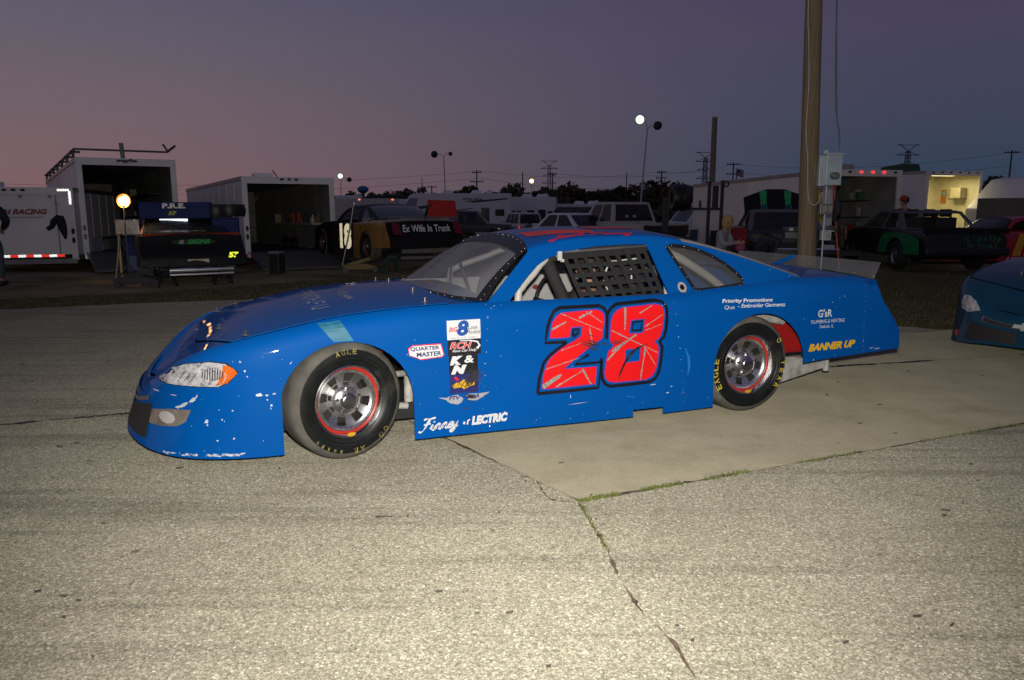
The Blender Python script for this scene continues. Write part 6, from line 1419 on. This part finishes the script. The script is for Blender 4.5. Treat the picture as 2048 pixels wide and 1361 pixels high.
for x in (-3.4,): MB().box((x, -.1, 3.5), (.35, .25, .9)).build('signal_head', mat('signal_dark', (.03, .04, .03), .5), ma, bevel=.03)
MB().box((-9.5, 0, 4.0), (.4, .3, 1.3)).bar((-9.5, 0, 0), (-9.5, 0, 4), .1).build('signal_head', mat('signal_amber', (.16, .08, .01), .5), ma)
# water tower
wt = thing('water_tower', 'pale blue water tower on the horizon', 'water tower', (*at(727, 420), gz(420)))
zz = hz(380, 420)-gz(420); wb_ = mat('tower_blue', (.05, .22, .40), .5)
MB().lathe([(0, 2.1), (1.6, 1.9), (2.9, .9), (3.1, 0), (2.6, -.9), (1.2, -1.9), (.9, -2.2)], 24, (0, 0, zz), 'Z').build('tank', wb_, wt, 60); MB().tube([(0, 0, 0), (0, 0, zz-2)], [1.2, .9], 16).build('stem', wb_, wt, 60)
# ------------------------------------------------------------------ far trees
leafs = [mat('leaf_%d' % i, c, .9, var=.4, scale=.6) for i, c in enumerate(((.085, .11, .05), (.11, .118, .055), (.125, .105, .055)))]
bark = mat('bark', (.05, .042, .035), .9)
def tree_mesh(seed, n_=1100):
    r_ = random.Random(seed); mb = MB(); lobes = []
    for k in range(r_.randint(9, 13)):
        a = r_.uniform(0, 6.28); d = r_.uniform(0, .42); z = r_.uniform(.28, .92); lobes.append((d*math.cos(a)*(1.15-z*.55), d*math.sin(a)*(1.15-z*.55), z, r_.uniform(.1, .2)))
    for k in range(n_):
        lx, ly, lz, lr = r_.choice(lobes); v = Vector((r_.gauss(0, 1), r_.gauss(0, 1), r_.gauss(0, 1))).normalized()*lr*r_.uniform(.55, 1.08); c = Vector((lx, ly, lz))+v
        s = r_.uniform(.022, .05); x = Vector((r_.gauss(0, 1), r_.gauss(0, 1), r_.gauss(0, 1))).normalized(); y = x.orthogonal().normalized()
        mb.add([c-x*s-y*s*.6, c+x*s*1.1-y*s*.5, c+x*s*.9+y*s*.7, c-x*s*.7+y*s*.8], [(0, 1, 2, 3)])
    tm = MB().tube([(0, 0, 0), (.01, 0, .25), (0, .01, .6)], [.035, .026, .012], 7)
    for lx, ly, lz, lr in lobes[:6]: tm.tube([(0, 0, lz*.5), (lx*.6, ly*.6, lz*.8), (lx, ly, lz)], [.016, .011, .005], 5)
    return mb.mesh('crown'), tm.mesh('trunk')
TM = [tree_mesh(40+i) for i in range(7)]
r_ = random.Random(77); tops = [(300, 398), (680, 396), (703, 390), (720, 398), (745, 392), (757, 398), (770, 393), (785, 389), (800, 392), (815, 384), (832, 388), (845, 378), (858, 392), (872, 390), (886, 396), (905, 388), (918, 390), (930, 382), (942, 376), (956, 392), (972, 390), (990, 378), (1006, 377), (1024, 388), (1040, 378), (1055, 392), (1072, 382), (1090, 378), (1104, 374), (1122, 372), (1140, 376), (1158, 382), (1176, 386), (1195, 384), (1212, 386), (1228, 378), (1244, 384), (1262, 382), (1280, 372), (1300, 378), (1316, 360), (1334, 378), (1352, 374), (1370, 370), (1390, 372), (1408, 374), (1430, 370), (1500, 372), (1600, 368), (1700, 366), (1860, 368), (1955, 360), (1968, 364), (1990, 358), (2030, 360), (1240, 376), (965, 384), (1012, 384), (1085, 386), (1132, 380), (1186, 390), (1205, 378), (1290, 384), (1344, 384), (1400, 380)]
MARKS = [(683, 'the slender lit lamp post'), (727, 'the water tower'), (802, 'the low street lamp'), (845, 'the thin pole'), (893, 'the dark lamp post'), (954, 'the pole with two cross arms'), (1003, 'the left red signal'), (1045, 'the slim bare pole'), (1063, 'the orange street lamp'), (1098, 'the left power tower'), (1190, 'the amber signal'), (1252, 'the plain pole'), (1282, 'the tall lit lamp post'), (1321, 'the right line pole'), (1345, 'the tyre rack'), (1407, 'the middle power tower'), (1600, 'the cream trailer'), (1807, 'the right power tower'), (1960, 'the slant nosed trailer'), (2012, 'the far right line pole')]
SEEN = set()
def NEAR(px):
    q, nm = min(MARKS, key=lambda m: abs(m[0]-px)); d = px-q
    return ('right behind ' if abs(d) < 6 else 'just left of ' if -14 < d < 0 else 'just right of ' if 0 < d < 14 else 'some way left of ' if d < 0 else 'some way right of ')+nm
tops += [(px, 385+int(9*abs(math.sin(px*.37)))) for px in range(686, 945, 8)]
for k, (px, py) in enumerate(tops):
    Y = r_.uniform(150, 215); h = hz(py, Y)-gz(Y)+r_.uniform(0, .4); cm_, tmm = TM[k % 7]
    kind = ['olive', 'green', 'brownish'][k % 3]; size = 'tall' if h > 6.3 else 'middling' if h > 5.3 else 'low'
    nm = '%s %s distant tree, %s' % (size, kind, NEAR(px))
    if nm in SEEN: nm = nm.replace('distant', 'further distant')
    SEEN.add(nm)
    t = thing('tree', nm, 'tree', (*at(px, Y), gz(Y)), r_.uniform(0, 6.28), 'far tree line')
    w = h*r_.uniform(.9, 1.35)
    for mesh_, n2, m2 in ((cm_, 'crown', leafs[k % 3]), (tmm, 'trunk', bark)):
        if not mesh_.materials: mesh_.materials.append(m2)
        ob = bpy.data.objects.new(n2, mesh_); col.objects.link(ob); ob.parent = t; ob.scale = (w, w, h)
        ob.material_slots[0].link = 'OBJECT'; ob.material_slots[0].material = m2
# low scrub behind the lot, one mass
sb = MB(); r_ = random.Random(5)
for k in range(26000):
    Y = r_.uniform(140, 175); px = r_.uniform(250, 2100) if k < 12000 else r_.uniform(-1600, 3600); x, y = at(px, Y); z = gz(Y)+r_.random()**1.3*(3.0+1.1*noise.noise((px*.012, 0, 0))+.5*noise.noise((px*.05, 3, 0))); s = r_.uniform(.25, .6)
    a = Vector((r_.gauss(0, 1), r_.gauss(0, 1), r_.gauss(0, 1))).normalized(); b = a.orthogonal().normalized(); c = Vector((x, y, z))
    sb.add([c-a*s-b*s*.6, c+a*s-b*s*.6, c+a*s*.8+b*s*.7, c-a*s*.7+b*s*.7], [(0, 1, 2, 3)])
tag(sb.build('scrub', leafs[0], weld=False), 'dark scrub below the far tree line', 'scrub', kind='stuff')
# barriers
for k, (px, Y, L_, lb) in enumerate(((984, 41, 1.75, 'white concrete barrier in front of the dark pickup'), (1062, 43, .95, 'short white concrete barrier in front of the boxy utility vehicle'))):
    x, y = at(px, Y); b = thing('concrete_barrier', lb, 'barrier', (x, y, gz(y)), 0, 'concrete barriers')
    MB().prism([(-.28, 0), (-.28, .08), (-.14, .3), (-.1, .62), (.1, .62), (.14, .3), (.28, .08), (.28, 0)], lambda a, c: (-L_/2, a, c), lambda a, c: (L_/2, a, c)).build('block', mat('barrier_white', (.42, .41, .39), .8, bump=.3), b)
    MB().box((0, -.285, .04), (L_*.5, .02, .06)).build('drain_slot', BLK, b)
# ------------------------------------------------------------------ people
def skin_mesh(J, E_, root, sub_=2):
    """J: name -> (pos, radius or (rx, ry)); E_: edges"""
    names = list(J); idx_ = {n: i for i, n in enumerate(names)}
    me = bpy.data.meshes.new('sk'); me.from_pydata([J[n][0] for n in names], [(idx_[a], idx_[b]) for a, b in E_], []); me.update()
    ob = bpy.data.objects.new('sk', me); col.objects.link(ob)
    md = ob.modifiers.new('s', 'SKIN'); md.branch_smoothing = .6
    for n in names:
        r = J[n][1]; r = (r, r) if not isinstance(r, (tuple, list)) else r
        sv = me.skin_vertices[0].data[idx_[n]]; sv.radius = r; sv.use_root = (n == root)
    ss_ = ob.modifiers.new('d', 'SUBSURF'); ss_.levels = sub_; ss_.render_levels = sub_
    bpy.context.view_layer.update()
    r = bpy.data.meshes.new_from_object(ob.evaluated_get(bpy.context.evaluated_depsgraph_get())); bpy.data.objects.remove(ob); return r
def hand(J, E_, wrist, dirv, side, up_):
    """palm and five fingers added to the skeleton"""
    w = Vector(J[wrist][0]); d = Vector(dirv).normalized(); s = Vector(side).normalized(); n = d.cross(s)
    p = wrist+'_palm'; J[p] = (tuple(w+d*.07), (.036, .018)); E_.append((wrist, p))
    for k, (o, ln) in enumerate(((-.030, .060), (-.010, .072), (.010, .068), (.028, .052))):
        a, b = '%s_f%d' % (wrist, k), '%s_g%d' % (wrist, k)
        J[a] = (tuple(w+d*(.10+ln*.4)+s*o), .0095); J[b] = (tuple(w+d*(.10+ln*.8)+s*o*1.1+n*up_*.03), .008); E_ += [(p, a), (a, b)]
    a, b = wrist+'_t', wrist+'_u'; J[a] = (tuple(w+d*.06-s*.045+n*up_*.01), .011); J[b] = (tuple(w+d*.095-s*.058+n*up_*.03), .009); E_ += [(p, a), (a, b)]
SKIN = mat('skin', (.42, .22, .15), .55, var=.12)
def person(label, loc, rz, pose, top_m, leg_m, hair_m, shoe_m, cap=None, long_sleeve=True, top_r=1.0, hair_long=False, female=False):
    """faces -y; pose: joint positions in metres"""
    root = thing('person', label, 'person', loc, rz); P_ = pose
    J = {}; E_ = []
    def add(n, r, prev=None):
        J[n] = (P_[n], r)
        if prev: E_.append((prev, n))
    add('pelvis', (.13, .10)); add('waist', (.12, .09), 'pelvis'); add('chest', (.15, .10), 'waist'); add('neck', .05, 'chest'); add('jaw', (.062, .07), 'neck'); add('head', (.078, .092), 'jaw'); add('crown', (.06, .07), 'head')
    for s in 'lr':
        add('sh_'+s, .055, 'chest'); add('el_'+s, .042, 'sh_'+s); add('wr_'+s, .028, 'el_'+s)
        add('hip_'+s, .085, 'pelvis'); add('kn_'+s, .058, 'hip_'+s); add('an_'+s, .04, 'kn_'+s); add('toe_'+s, .035, 'an_'+s)
        d = Vector(P_['wr_'+s])-Vector(P_['el_'+s]); sd = d.orthogonal() if abs(d.normalized().z) < .5 else Vector((0, 1, 0)) ; sd = (sd-d.normalized()*sd.dot(d.normalized()))
        hand(J, E_, 'wr_'+s, d, sd, 1 if s == 'l' else -1)
    hd = Vector(P_['head']); f = Vector(P_.get('face', (0, -1, 0))).normalized(); side = f.cross(Vector((0, 0, 1))).normalized()
    J['nose'] = (tuple(hd+f*.105+Vector((0, 0, -.02))), .012); E_.append(('head', 'nose'))
    b = link('body', skin_mesh(J, E_, 'pelvis'), SKIN, root, 60)
    fc = MB()
    for k in (-1, 1): fc.ball(tuple(hd+f*.088+side*k*.032+Vector((0, 0, .008))), .011, 8, 6)
    fc.build('eyes', mat('eye_dark', (.03, .02, .015), .3), root, 60)['kind'] = 'stuff'
    MB().ball(tuple(hd+f*.088+Vector((0, 0, -.062))), .018, 8, 6, (1.2, .8, .45)).build('mouth', mat('lips', (.30, .10, .09), .5), root, 60)
    for k in (-1, 1): MB().ball(tuple(hd+side*k*.082+Vector((0, 0, -.01))), .026, 8, 6, (.5, .8, 1.2)).build('ear', SKIN, root, 60)
    # shirt
    J2 = {n: (P_[n], r) for n, r in dict(waist0=(.142*top_r, .115*top_r), waist=(.142*top_r, .112*top_r), chest=(.165, .118), collar=(.075, .07)).items() if n in P_}
    J2['hem'] = (tuple(Vector(P_['pelvis']).lerp(Vector(P_['waist']), -.75)), (.165*top_r, .13*top_r)); J2['collar'] = (tuple(Vector(P_['chest']).lerp(Vector(P_['neck']), .55)), (.075, .07))
    E2 = [('hem', 'waist'), ('waist', 'chest'), ('chest', 'collar')]
    for s in 'lr':
        J2['sh_'+s] = (P_['sh_'+s], .076); J2['el_'+s] = (P_['el_'+s], .06); E2 += [('chest', 'sh_'+s), ('sh_'+s, 'el_'+s)]
        if long_sleeve: J2['cuff_'+s] = (tuple(Vector(P_['el_'+s]).lerp(Vector(P_['wr_'+s]), .9)), .044); E2.append(('el_'+s, 'cuff_'+s))
    link('shirt', skin_mesh(J2, E2, 'hem'), top_m, root, 60)
    J3 = {'waistband': (tuple(Vector(P_['pelvis']).lerp(Vector(P_['waist']), .5)), (.145, .115)), 'pelvis': (P_['pelvis'], (.155, .12))}; E3 = [('waistband', 'pelvis')]
    for s in 'lr':
        J3['hip_'+s] = (P_['hip_'+s], .105); J3['kn_'+s] = (P_['kn_'+s], .078); J3['hem_'+s] = (tuple(Vector(P_['kn_'+s]).lerp(Vector(P_['an_'+s]), .92)), .07)
        E3 += [('pelvis', 'hip_'+s), ('hip_'+s, 'kn_'+s), ('kn_'+s, 'hem_'+s)]
    link('trousers', skin_mesh(J3, E3, 'pelvis'), leg_m, root, 60)
    for s in 'lr':
        a, t = Vector(P_['an_'+s]), Vector(P_['toe_'+s]); he = a+(a-t).normalized()*.05; he.z = t.z
        MB().tube([he, he.lerp(t, .15), he.lerp(t, .6), t+(t-he).normalized()*.03, t+(t-he).normalized()*.06], [.03, .05, .05, .045, .02], 10).build('shoe', shoe_m, root, 60)
    bk = -f
    if cap:
        top = hd+Vector((0, 0, .03))
        MB().lathe([(.1, 0), (.102, .03), (.088, .075), (.05, .105), (0, .112)], 18, tuple(top+f*-.004), 'Z').build('cap', cap, root, 50)
        V = []
        for k in range(9):
            a = -1.1+2.2*k/8; d1 = f*math.cos(a)+side*math.sin(a); V += [tuple(top+d1*.092+Vector((0, 0, .012))), tuple(top+d1*.092+f*.085*max(.2, math.cos(a))+Vector((0, 0, -.004)))]
        link('cap_brim', solid(MB().add(V, [(2*i, 2*i+1, 2*i+3, 2*i+2) for i in range(8)]).mesh(), .006), cap, root)
    hr = MB()
    hr.ball(tuple(hd+bk*.022+Vector((0, 0, .028))), .108, 14, 9, (.96, 1.0, .98))
    if hair_long:
        for k in range(-4, 5):
            a = k*.36; d1 = bk*math.cos(a)+side*math.sin(a); hr.tube([tuple(hd+d1*.07+Vector((0, 0, .07))), tuple(hd+d1*.105), tuple(hd+d1*.11+Vector((0, 0, -.09))), tuple(hd+d1*.10+Vector((0, 0, -.16)))], [.03, .038, .034, .012], 7)
    link('hair', hr.mesh(), hair_m, root, 60)
    return root
stand = dict(pelvis=(0, 0, .95), waist=(0, .0, 1.12), chest=(0, .01, 1.36), neck=(0, .01, 1.49), jaw=(0, -.01, 1.56), head=(0, -.01, 1.64), crown=(0, 0, 1.73), sh_l=(.19, .01, 1.42), sh_r=(-.19, .01, 1.42), el_l=(.27, .04, 1.15), el_r=(-.27, .04, 1.15), wr_l=(.25, -.06, .92), wr_r=(-.25, -.06, .92),
             hip_l=(.10, 0, .9), hip_r=(-.10, 0, .9), kn_l=(.12, -.02, .5), kn_r=(-.12, .0, .5), an_l=(.12, .03, .09), an_r=(-.12, .04, .09), toe_l=(.14, -.13, .045), toe_r=(-.14, -.12, .045))
person('man in black jacket and jeans standing at the left edge', (-9.56, 14.1, 0), R(200), dict(stand, wr_l=(.17, -.2, 1.02), wr_r=(-.17, -.2, 1.02), el_l=(.29, .06, 1.17), el_r=(-.29, .06, 1.17)), mat('jacket_black', (.012, .011, .011), .8, bump=.4, bscale=12), mat('denim', (.055, .085, .10), .85, bump=.3, bscale=40), mat('hair_dark', (.03, .02, .015), .7), mat('shoe_black', (.015, .014, .013), .6), top_r=1.22).scale = (1.2, 1.2, 1.0)
person('man in red cap and dark shirt behind the green race car', (*at(1808, 20), gz(20)+.02), R(-80), dict(stand, wr_r=(-.12, -.25, 1.05), el_r=(-.28, -.02, 1.16)), mat('shirt_navy', (.012, .014, .022), .8), mat('trouser_dark', (.03, .03, .035), .8), mat('hair_dark', (.03, .02, .015), .7), mat('shoe_black', (.015, .014, .013), .6), cap=mat('cap_red', (.42, .02, .02), .6))
sit = dict(pelvis=(0, .05, .52), waist=(0, .08, .68), chest=(0, .02, .90), neck=(0, -.02, 1.02), jaw=(0, -.06, 1.075), head=(0, -.075, 1.145), crown=(0, -.05, 1.225), face=(.0, -.9, -.35), sh_l=(.17, .03, .95), sh_r=(-.17, .03, .95), el_l=(.24, -.06, .72), el_r=(-.24, -.06, .72), wr_l=(.10, -.26, .74), wr_r=(-.08, -.27, .74),
           hip_l=(.10, .0, .5), hip_r=(-.10, .0, .5), kn_l=(.13, -.42, .5), kn_r=(-.12, -.42, .52), an_l=(.12, -.46, .09), an_r=(-.12, -.5, .09), toe_l=(.13, -.62, .045), toe_r=(-.13, -.66, .045))
wx, wy = at(1452, 15.2)
person('blonde woman in grey sweatshirt sitting in a folding chair', (wx, wy, 0), R(52), sit, mat('sweat_grey', (.26, .27, .30), .85, bump=.4, bscale=14), mat('trouser_black', (.012, .012, .013), .8), mat('hair_blonde', (.42, .25, .09), .6, var=.3, scale=20), mat('shoe_black', (.015, .014, .013), .6), hair_long=True)
hb = thing('handbag', 'dull pink bag held in the lap of the seated woman', 'bag', (wx, wy, 0), R(52))
MB().tube([(.02, -.30, .56), (.02, -.32, .62), (.02, -.31, .70), (.02, -.30, .74)], [.06, .11, .10, .04], 10).build('bag', mat('bag_pink', (.22, .06, .11), .7, bump=.4, bscale=20), hb, 60); MB().tube(smoothpath([(-.05, -.30, .72), (.02, -.29, .80), (.09, -.30, .72)]), .008, 6).build('strap', mat('bag_pink', (.22, .06, .11), .7), hb, 50)
def camp_chair(x, y, rz, m, label):
    r = thing('folding_chair', label, 'chair', (x, y, 0), rz, 'folding camp chairs')
    fr = mat('chair_frame', (.03, .03, .03), .5, .5)
    for a, b in (((-.25, -.25, 0), (.25, .22, .45)), ((.25, -.25, 0), (-.25, .22, .45)), ((-.26, .25, 0), (-.26, .18, .98)), ((.26, .25, 0), (.26, .18, .98)), ((-.25, -.25, .0), (-.26, -.22, .62)), ((.25, -.25, 0), (.26, -.22, .62))): MB().tube([a, b], .012, 6).build('leg', fr, r, 50)
    MB().grid([[(x_, y_, .43-.05*math.sin(math.pi*(x_+.25)/.5)) for x_ in np.linspace(-.25, .25, 7)] for y_ in np.linspace(-.24, .2, 4)]).build('seat', m, r, 50)
    MB().grid([[(x_, .19+.03*math.sin(math.pi*(x_+.25)/.5), z_) for x_ in np.linspace(-.26, .26, 7)] for z_ in np.linspace(.44, .97, 4)]).build('backrest', m, r, 50)
    for s in (-1, 1): MB().box((s*.27, -.02, .63), (.06, .46, .02)).build('armrest', m, r)
navyc = mat('canvas_navy', (.012, .05, .10), .8)
camp_chair(wx, wy, R(52), mat('canvas_black', (.02, .02, .02), .8), 'black folding chair under the seated woman'); camp_chair(*at(1408, 15.6), R(60), navyc, 'empty blue folding chair left of the seated woman'); camp_chair(*at(1494, 17.2), R(30), mat('canvas_red', (.25, .015, .02), .8), 'red folding chair between the woman and the black car')
# driver behind the net
drv = dict(sit, wr_l=(.14, -.42, .68), wr_r=(-.12, -.42, .68), el_l=(.26, -.14, .66), el_r=(-.26, -.14, .66), face=(0, -1, 0), head=(0, -.02, 1.11), jaw=(0, -.01, 1.04), neck=(0, .0, .98), crown=(0, 0, 1.19), chest=(0, .02, .86), kn_l=(.13, -.45, .5), an_l=(.12, -.72, .3), an_r=(-.12, -.74, .3), toe_l=(.12, -.82, .36), toe_r=(-.12, -.84, .36))
pd = Vector((-.97655, 4.21201, 0))+Matrix.Rotation(R(21.65), 3, 'Z') @ Vector((1.93, .68, -.1))
person('driver in black suit behind the window net of the blue car', tuple(pd), R(21.65-90), drv, mat('suit_black', (.016, .016, .018), .8), mat('suit_black', (.016, .016, .018), .8), mat('hair_dark', (.03, .02, .015), .7), mat('shoe_black', (.015, .014, .013), .6), cap=mat('cap_black', (.015, .015, .016), .7))

# ------------------------------------------------------------------ pit gear on the left
# pit cart with canopy
pcx, pcy = at(352, 15.4)
ct = thing('pit_cart', 'blue pit cart with P.R.E. sign and lit work bench', 'cart', (pcx, pcy, 0), R(18))
bl = mat('cart_blue', (.010, .022, .11), .6, var=.2, spec=.2)
MB().box((0, .2, .5), (1.9, .8, .75)).build('cabinet', bl, ct, bevel=.02)
MB().box((0, .15, 1.36), (1.28, .9, .32)).build('canopy', bl, ct, bevel=.02)
for x in (-.6, .6): MB().bar((x, .5, .8), (x, .5, 1.25), .05).build('canopy_post', bl, ct)
wall_text(ct, 'P.R.E.', .42, .1, -.22, -.305, 1.40, WHT, bold=.05); wall_text(ct, '57', .16, .075, -.12, -.305, 1.27, mat('letter_lime', (.45, .55, .05), .5), bold=.05, shear=.2)
MB().box((-.05, -.1, 1.17), (.5, .06, .04)).build('tube_lamp', lit('lamp_tube', (.9, .95, 1), 5), ct); MB().box((.9, .1, .98), (.5, .7, .45)).build('tyre_tray', bl, ct, bevel=.02)
for k in range(4): MB().prism([(0, 0), (.3, 0), (.3, .28), (0, .3)], lambda a, b: (-.92+.46*k+a, -.204, .2+b), lambda a, b: (-.92+.46*k+a, -.212, .2+b)).build('drawer_front', mat('cart_blue_b', (.016, .04, .16), .35), ct)
clutter(ct, 16, -.6, .5, -.1, .45, .88, .88, 31)
MB().box((-.86, -.1, 1.04), (.42, .4, .3)).build('tool_chest', mat('chest_steel', (.5, .46, .4), .2, .9), ct, bevel=.01)
for k in range(3): MB().box((-.86, -.305, .96+.09*k), (.38, .01, .07)).build('chest_drawer', mat('chest_steel_b', (.4, .37, .33), .25, .9), ct)
MB().box((-1.02, -.3, .5), (.04, .06, .9)).build('corner_post', mat('post_tan', (.3, .26, .1), .5), ct); MB().box((-.62, -.24, .72), (.16, .02, .24)).build('screen_panel', mat('panel_teal', (.12, .3, .32), .4), ct)
tk = thing('tyre_stack', 'pair of black tyres lying on top of the blue pit cart', 'tyre', (pcx+.72, pcy+.3, 1.2), R(20))
for k in (0, 1): MB().lathe([(.17, -.1), (.3, -.12), (.33, 0), (.3, .12), (.17, .1)], 24, (k*.25-.05, 0, .14+.02*k), 'Z').build('tyre', mat('tyre_rubber', (.011, .012, .012), .42), tk, 50)
# work light on its stand
wlx, wly = at(247, 14.6); wz = hz(402, 14.6)
wlt = thing('work_light', 'glowing yellow work light on a stand in front of the tall trailer', 'work light', (wlx, wly, 0))
MB().cyl((0, 0, 0), (0, 0, wz-.08), .015, 8).build('stem', rk, wlt)
for a in (0, 2.1, 4.2): MB().bar((0, 0, .35), (.32*math.cos(a), .32*math.sin(a), .01), .018).build('leg', rk, wlt)
hdw = MB().box((0, .06, wz), (.2, .08, .16)).build('housing', globe_off, wlt, bevel=.01)
MB().prism(ell2d(0, 0, .095, .085, 20), lambda a, b: (a, .015, wz+b), lambda a, b: (a, .005, wz+b)).build('lens', lit('lamp_halogen', (1, .66, .28), 3.4), hdw)
MB().lathe([(.095, .01), (.125, .0), (.13, .03)], 20, (0, 0, wz), 'Y').build('reflector', lit('lamp_reflector_glow', (1, .36, .05), .9), hdw)  # lamplight on the reflector is put in as its own orange emission
ld = bpy.data.lights.new('work_lamp', 'SPOT'); ld.energy = 45; ld.color = (1, .58, .22); ld.shadow_soft_size = .08; ld.spot_size = R(170); ld.spot_blend = .6; lo = bpy.data.objects.new('work_lamp', ld); col.objects.link(lo); lo.parent = wlt; lo.location = (0, -.03, wz); lo.rotation_euler = (R(62), 0, R(-30))
# floor jacks
def floor_jack(x, y, rz, m, label, hl_=1.35, lean=.35):
    r = thing('floor_jack', label, 'jack', (x, y, 0), rz)
    MB().prism([(0, .06), (.75, .05), (.75, .13), (.5, .2), (0, .16)], lambda a, b: (a, -.13, b), lambda a, b: (a, .13, b)).build('chassis', m, r, bevel=.015)
    MB().bar((.1, 0, .15), (.62, 0, .3), .1, .07).cyl((.62, 0, .28), (.62, 0, .36), .06, 12).build('lift_arm', m, r)
    for a in (.06, .7):
        for s in (-1, 1): MB().lathe([(0, -.03), (.06, -.03), (.06, .03), (0, .03)], 14, (a, s*.15, .06), 'Y').build('wheel', rk, r, 40)
    MB().tube([(0, 0, .15), (-lean*.6, 0, hl_*.6), (-lean, 0, hl_)], .018, 8).tube([(-lean, -.12, hl_), (-lean, .12, hl_)], .018, 8).build('handle', mat('jack_handle', (.3, .29, .27), .4, .6), r, 50)
floor_jack(-7.15, 13.85, R(10), mat('jack_silver', (.06, .06, .06), .5, .5), 'silver floor jack with raised handle beside the number 57 car', .95, -.12)
floor_jack(-3.75, 17.0, R(15), mat('jack_yellow', (.17, .11, .012), .5), 'yellow floor jack under the gold and black car', 1.5, -.3)
jb = thing('jack_stand', 'green steel stand under the rear of the gold and black car', 'jack stand', (-2.62, 16.75, 0), .4)
for a, b in ((-.17, -.17), (-.17, .17), (.17, -.17), (.17, .17)): MB().bar((a, b, 0), (a*.4, b*.4, .36), .03).build('leg', mat('stand_green', (.02, .07, .05), .6), jb)
MB().box((0, 0, .37), (.18, .18, .04)).build('saddle', mat('stand_green', (.02, .07, .05), .6), jb)
# generator on the ground between trailers
ge = thing('generator', 'black wheeled equipment case standing between the two open trailers', 'case', (*at(548, 16.5), 0), R(-10))
MB().box((0, 0, .24), (.24, .3, .44)).build('case', mat('case_black', (.02, .02, .02), .5), ge, bevel=.02); MB().box((0, -.02, .47), (.25, .28, .05)).build('lid', mat('case_grey', (.2, .2, .2), .4), ge, bevel=.01)
for x in (-.11, .11): MB().bar((x, -.155, .05), (x, -.155, .46), .012).build('edge_trim', TRIM, ge)
# jacket hung on the closed trailer
jk = thing('hung_jacket', 'black jacket hung on the corner of the closed trailer', 'jacket', (*at(118, 17.2), 0), R(16))
MB().tube([(-.16, -.08, .98), (-.12, -.08, 1.10), (-.02, -.09, 1.17), (.08, -.09, 1.15)], [.05, .07, .09, .08], 10).tube([(.02, -.09, 1.15), (.05, -.09, 1.0), (.08, -.09, .85), (.09, -.08, .72)], [.10, .09, .06, .02], 10).build('jacket', mat('jacket_black', (.012, .011, .011), .8), jk, 60)
MB().tube([(-.16, -.08, 1.0), (-.22, -.09, .96), (-.25, -.09, .94)], [.05, .05, .04], 8).build('sleeve', mat('jacket_black', (.012, .011, .011), .8), jk, 60)
# tyre rack frame and cone on the right
tr_ = thing('tyre_rack', 'black pipe tyre rack with wheels hung on it before the cream trailer', 'rack', (*at(1390, 19.5), gz(19.5)), R(4))
rp = mat('rack_pipe', (.015, .015, .016), .5)
for x, z in ((-.78, 1.75), (-.70, 1.75), (.35, 2.12), (.68, 2.15)): MB().bar((x, 0, 0), (x, 0, z), .07).build('upright', rp, tr_)
MB().bar((-.8, 0, 1.45), (.7, 0, 1.45), .06).bar((.51, 0, 1.45), (.51, 0, 2.02), .12).build('crossbar', rp, tr_)
MB().lathe([(.05, -.02), (.08, -.02), (.08, .02), (.05, .02)], 14, (.77, 0, 2.07), 'Y').build('ring', rp, tr_, 40)
for k in range(2): MB().lathe([(.17, -.13), (.3, -.14), (.34, 0), (.3, .14), (.17, .13)], 24, (-.46+.16*k, .02, 1.73), 'X').build('tyre', mat('tyre_rubber', (.011, .012, .012), .42), tr_, 50)
MB().box((0, .25, .1), (1.4, .5, .05)).build('base', rp, tr_)
cn = thing('traffic_cone', 'orange traffic cone beside the pipe tyre rack', 'cone', (*at(1369, 19), gz(19)))
MB().tube([(0, 0, .03), (0, 0, .72)], [.14, .03], 16).build('cone', mat('cone_orange', (.55, .09, .02), .6), cn, 40); MB().box((0, 0, .015), (.36, .36, .03)).build('foot', mat('cone_orange', (.55, .09, .02), .6), cn)
co2 = thing('traffic_cone', 'small orange traffic cone on the grass left of the sedan', 'cone', (*at(985, 30), gz(30)))
MB().tube([(0, 0, .03), (0, 0, .5)], [.11, .03], 12).build('cone', mat('cone_orange', (.55, .09, .02), .6), co2, 40); MB().box((0, 0, .015), (.3, .3, .03)).build('foot', mat('cone_orange', (.55, .09, .02), .6), co2)
# stacked scrap and tyres left of the black street stock
sp_ = thing('parts_pile', 'dark pile of body panels and tyres beside the black street stock', 'pile', (*at(1500, 15.8), 0), R(10))
r_ = random.Random(12)
for k in range(2): MB().lathe([(.17, -.12), (.3, -.13), (.33, 0), (.3, .13), (.17, .12)], 20, (-.1+.1*(k % 2), .1, .14+.25*k), 'Z').build('tyre', mat('tyre_rubber', (.011, .012, .012), .42), sp_, 50)
for k in range(5): MB().box((.25+.05*k, -.1+.05*k, .38+.05*k), (.03, .4, .6), M=Euler((.2*k-.3, .25, .3*k)).to_matrix()).build('panel', r_.choice([gp, black2, black2, blkp]), sp_, bevel=.004)
fp = thing('flag_pole', 'small flag on a pole above the cream trailer', 'flag', (*at(1470, 45), gz(45)))
MB().cyl((0, 0, 0), (0, 0, hz(338, 45)-gz(45)), .03, 8).build('pole', rk, fp); zf = hz(352, 45)-gz(45)
for k in range(5): MB().grid([[(.04+x_, .04*math.sin(x_*9), zf+.38-.08*k-.25*x_+dz) for x_ in np.linspace(0, .36, 6)] for dz in (0, -.08)]).build('stripe', mat('flag_red', (.3, .05, .06), .7) if k % 2 == 0 else mat('flag_white', (.4, .38, .38), .7), fp)
MB().grid([[(.035+x_, .04*math.sin(x_*9)-.006, zf+.385-.25*x_+dz) for x_ in np.linspace(0, .16, 4)] for dz in (0, -.2)]).build('canton', mat('flag_blue', (.04, .05, .14), .7), fp)
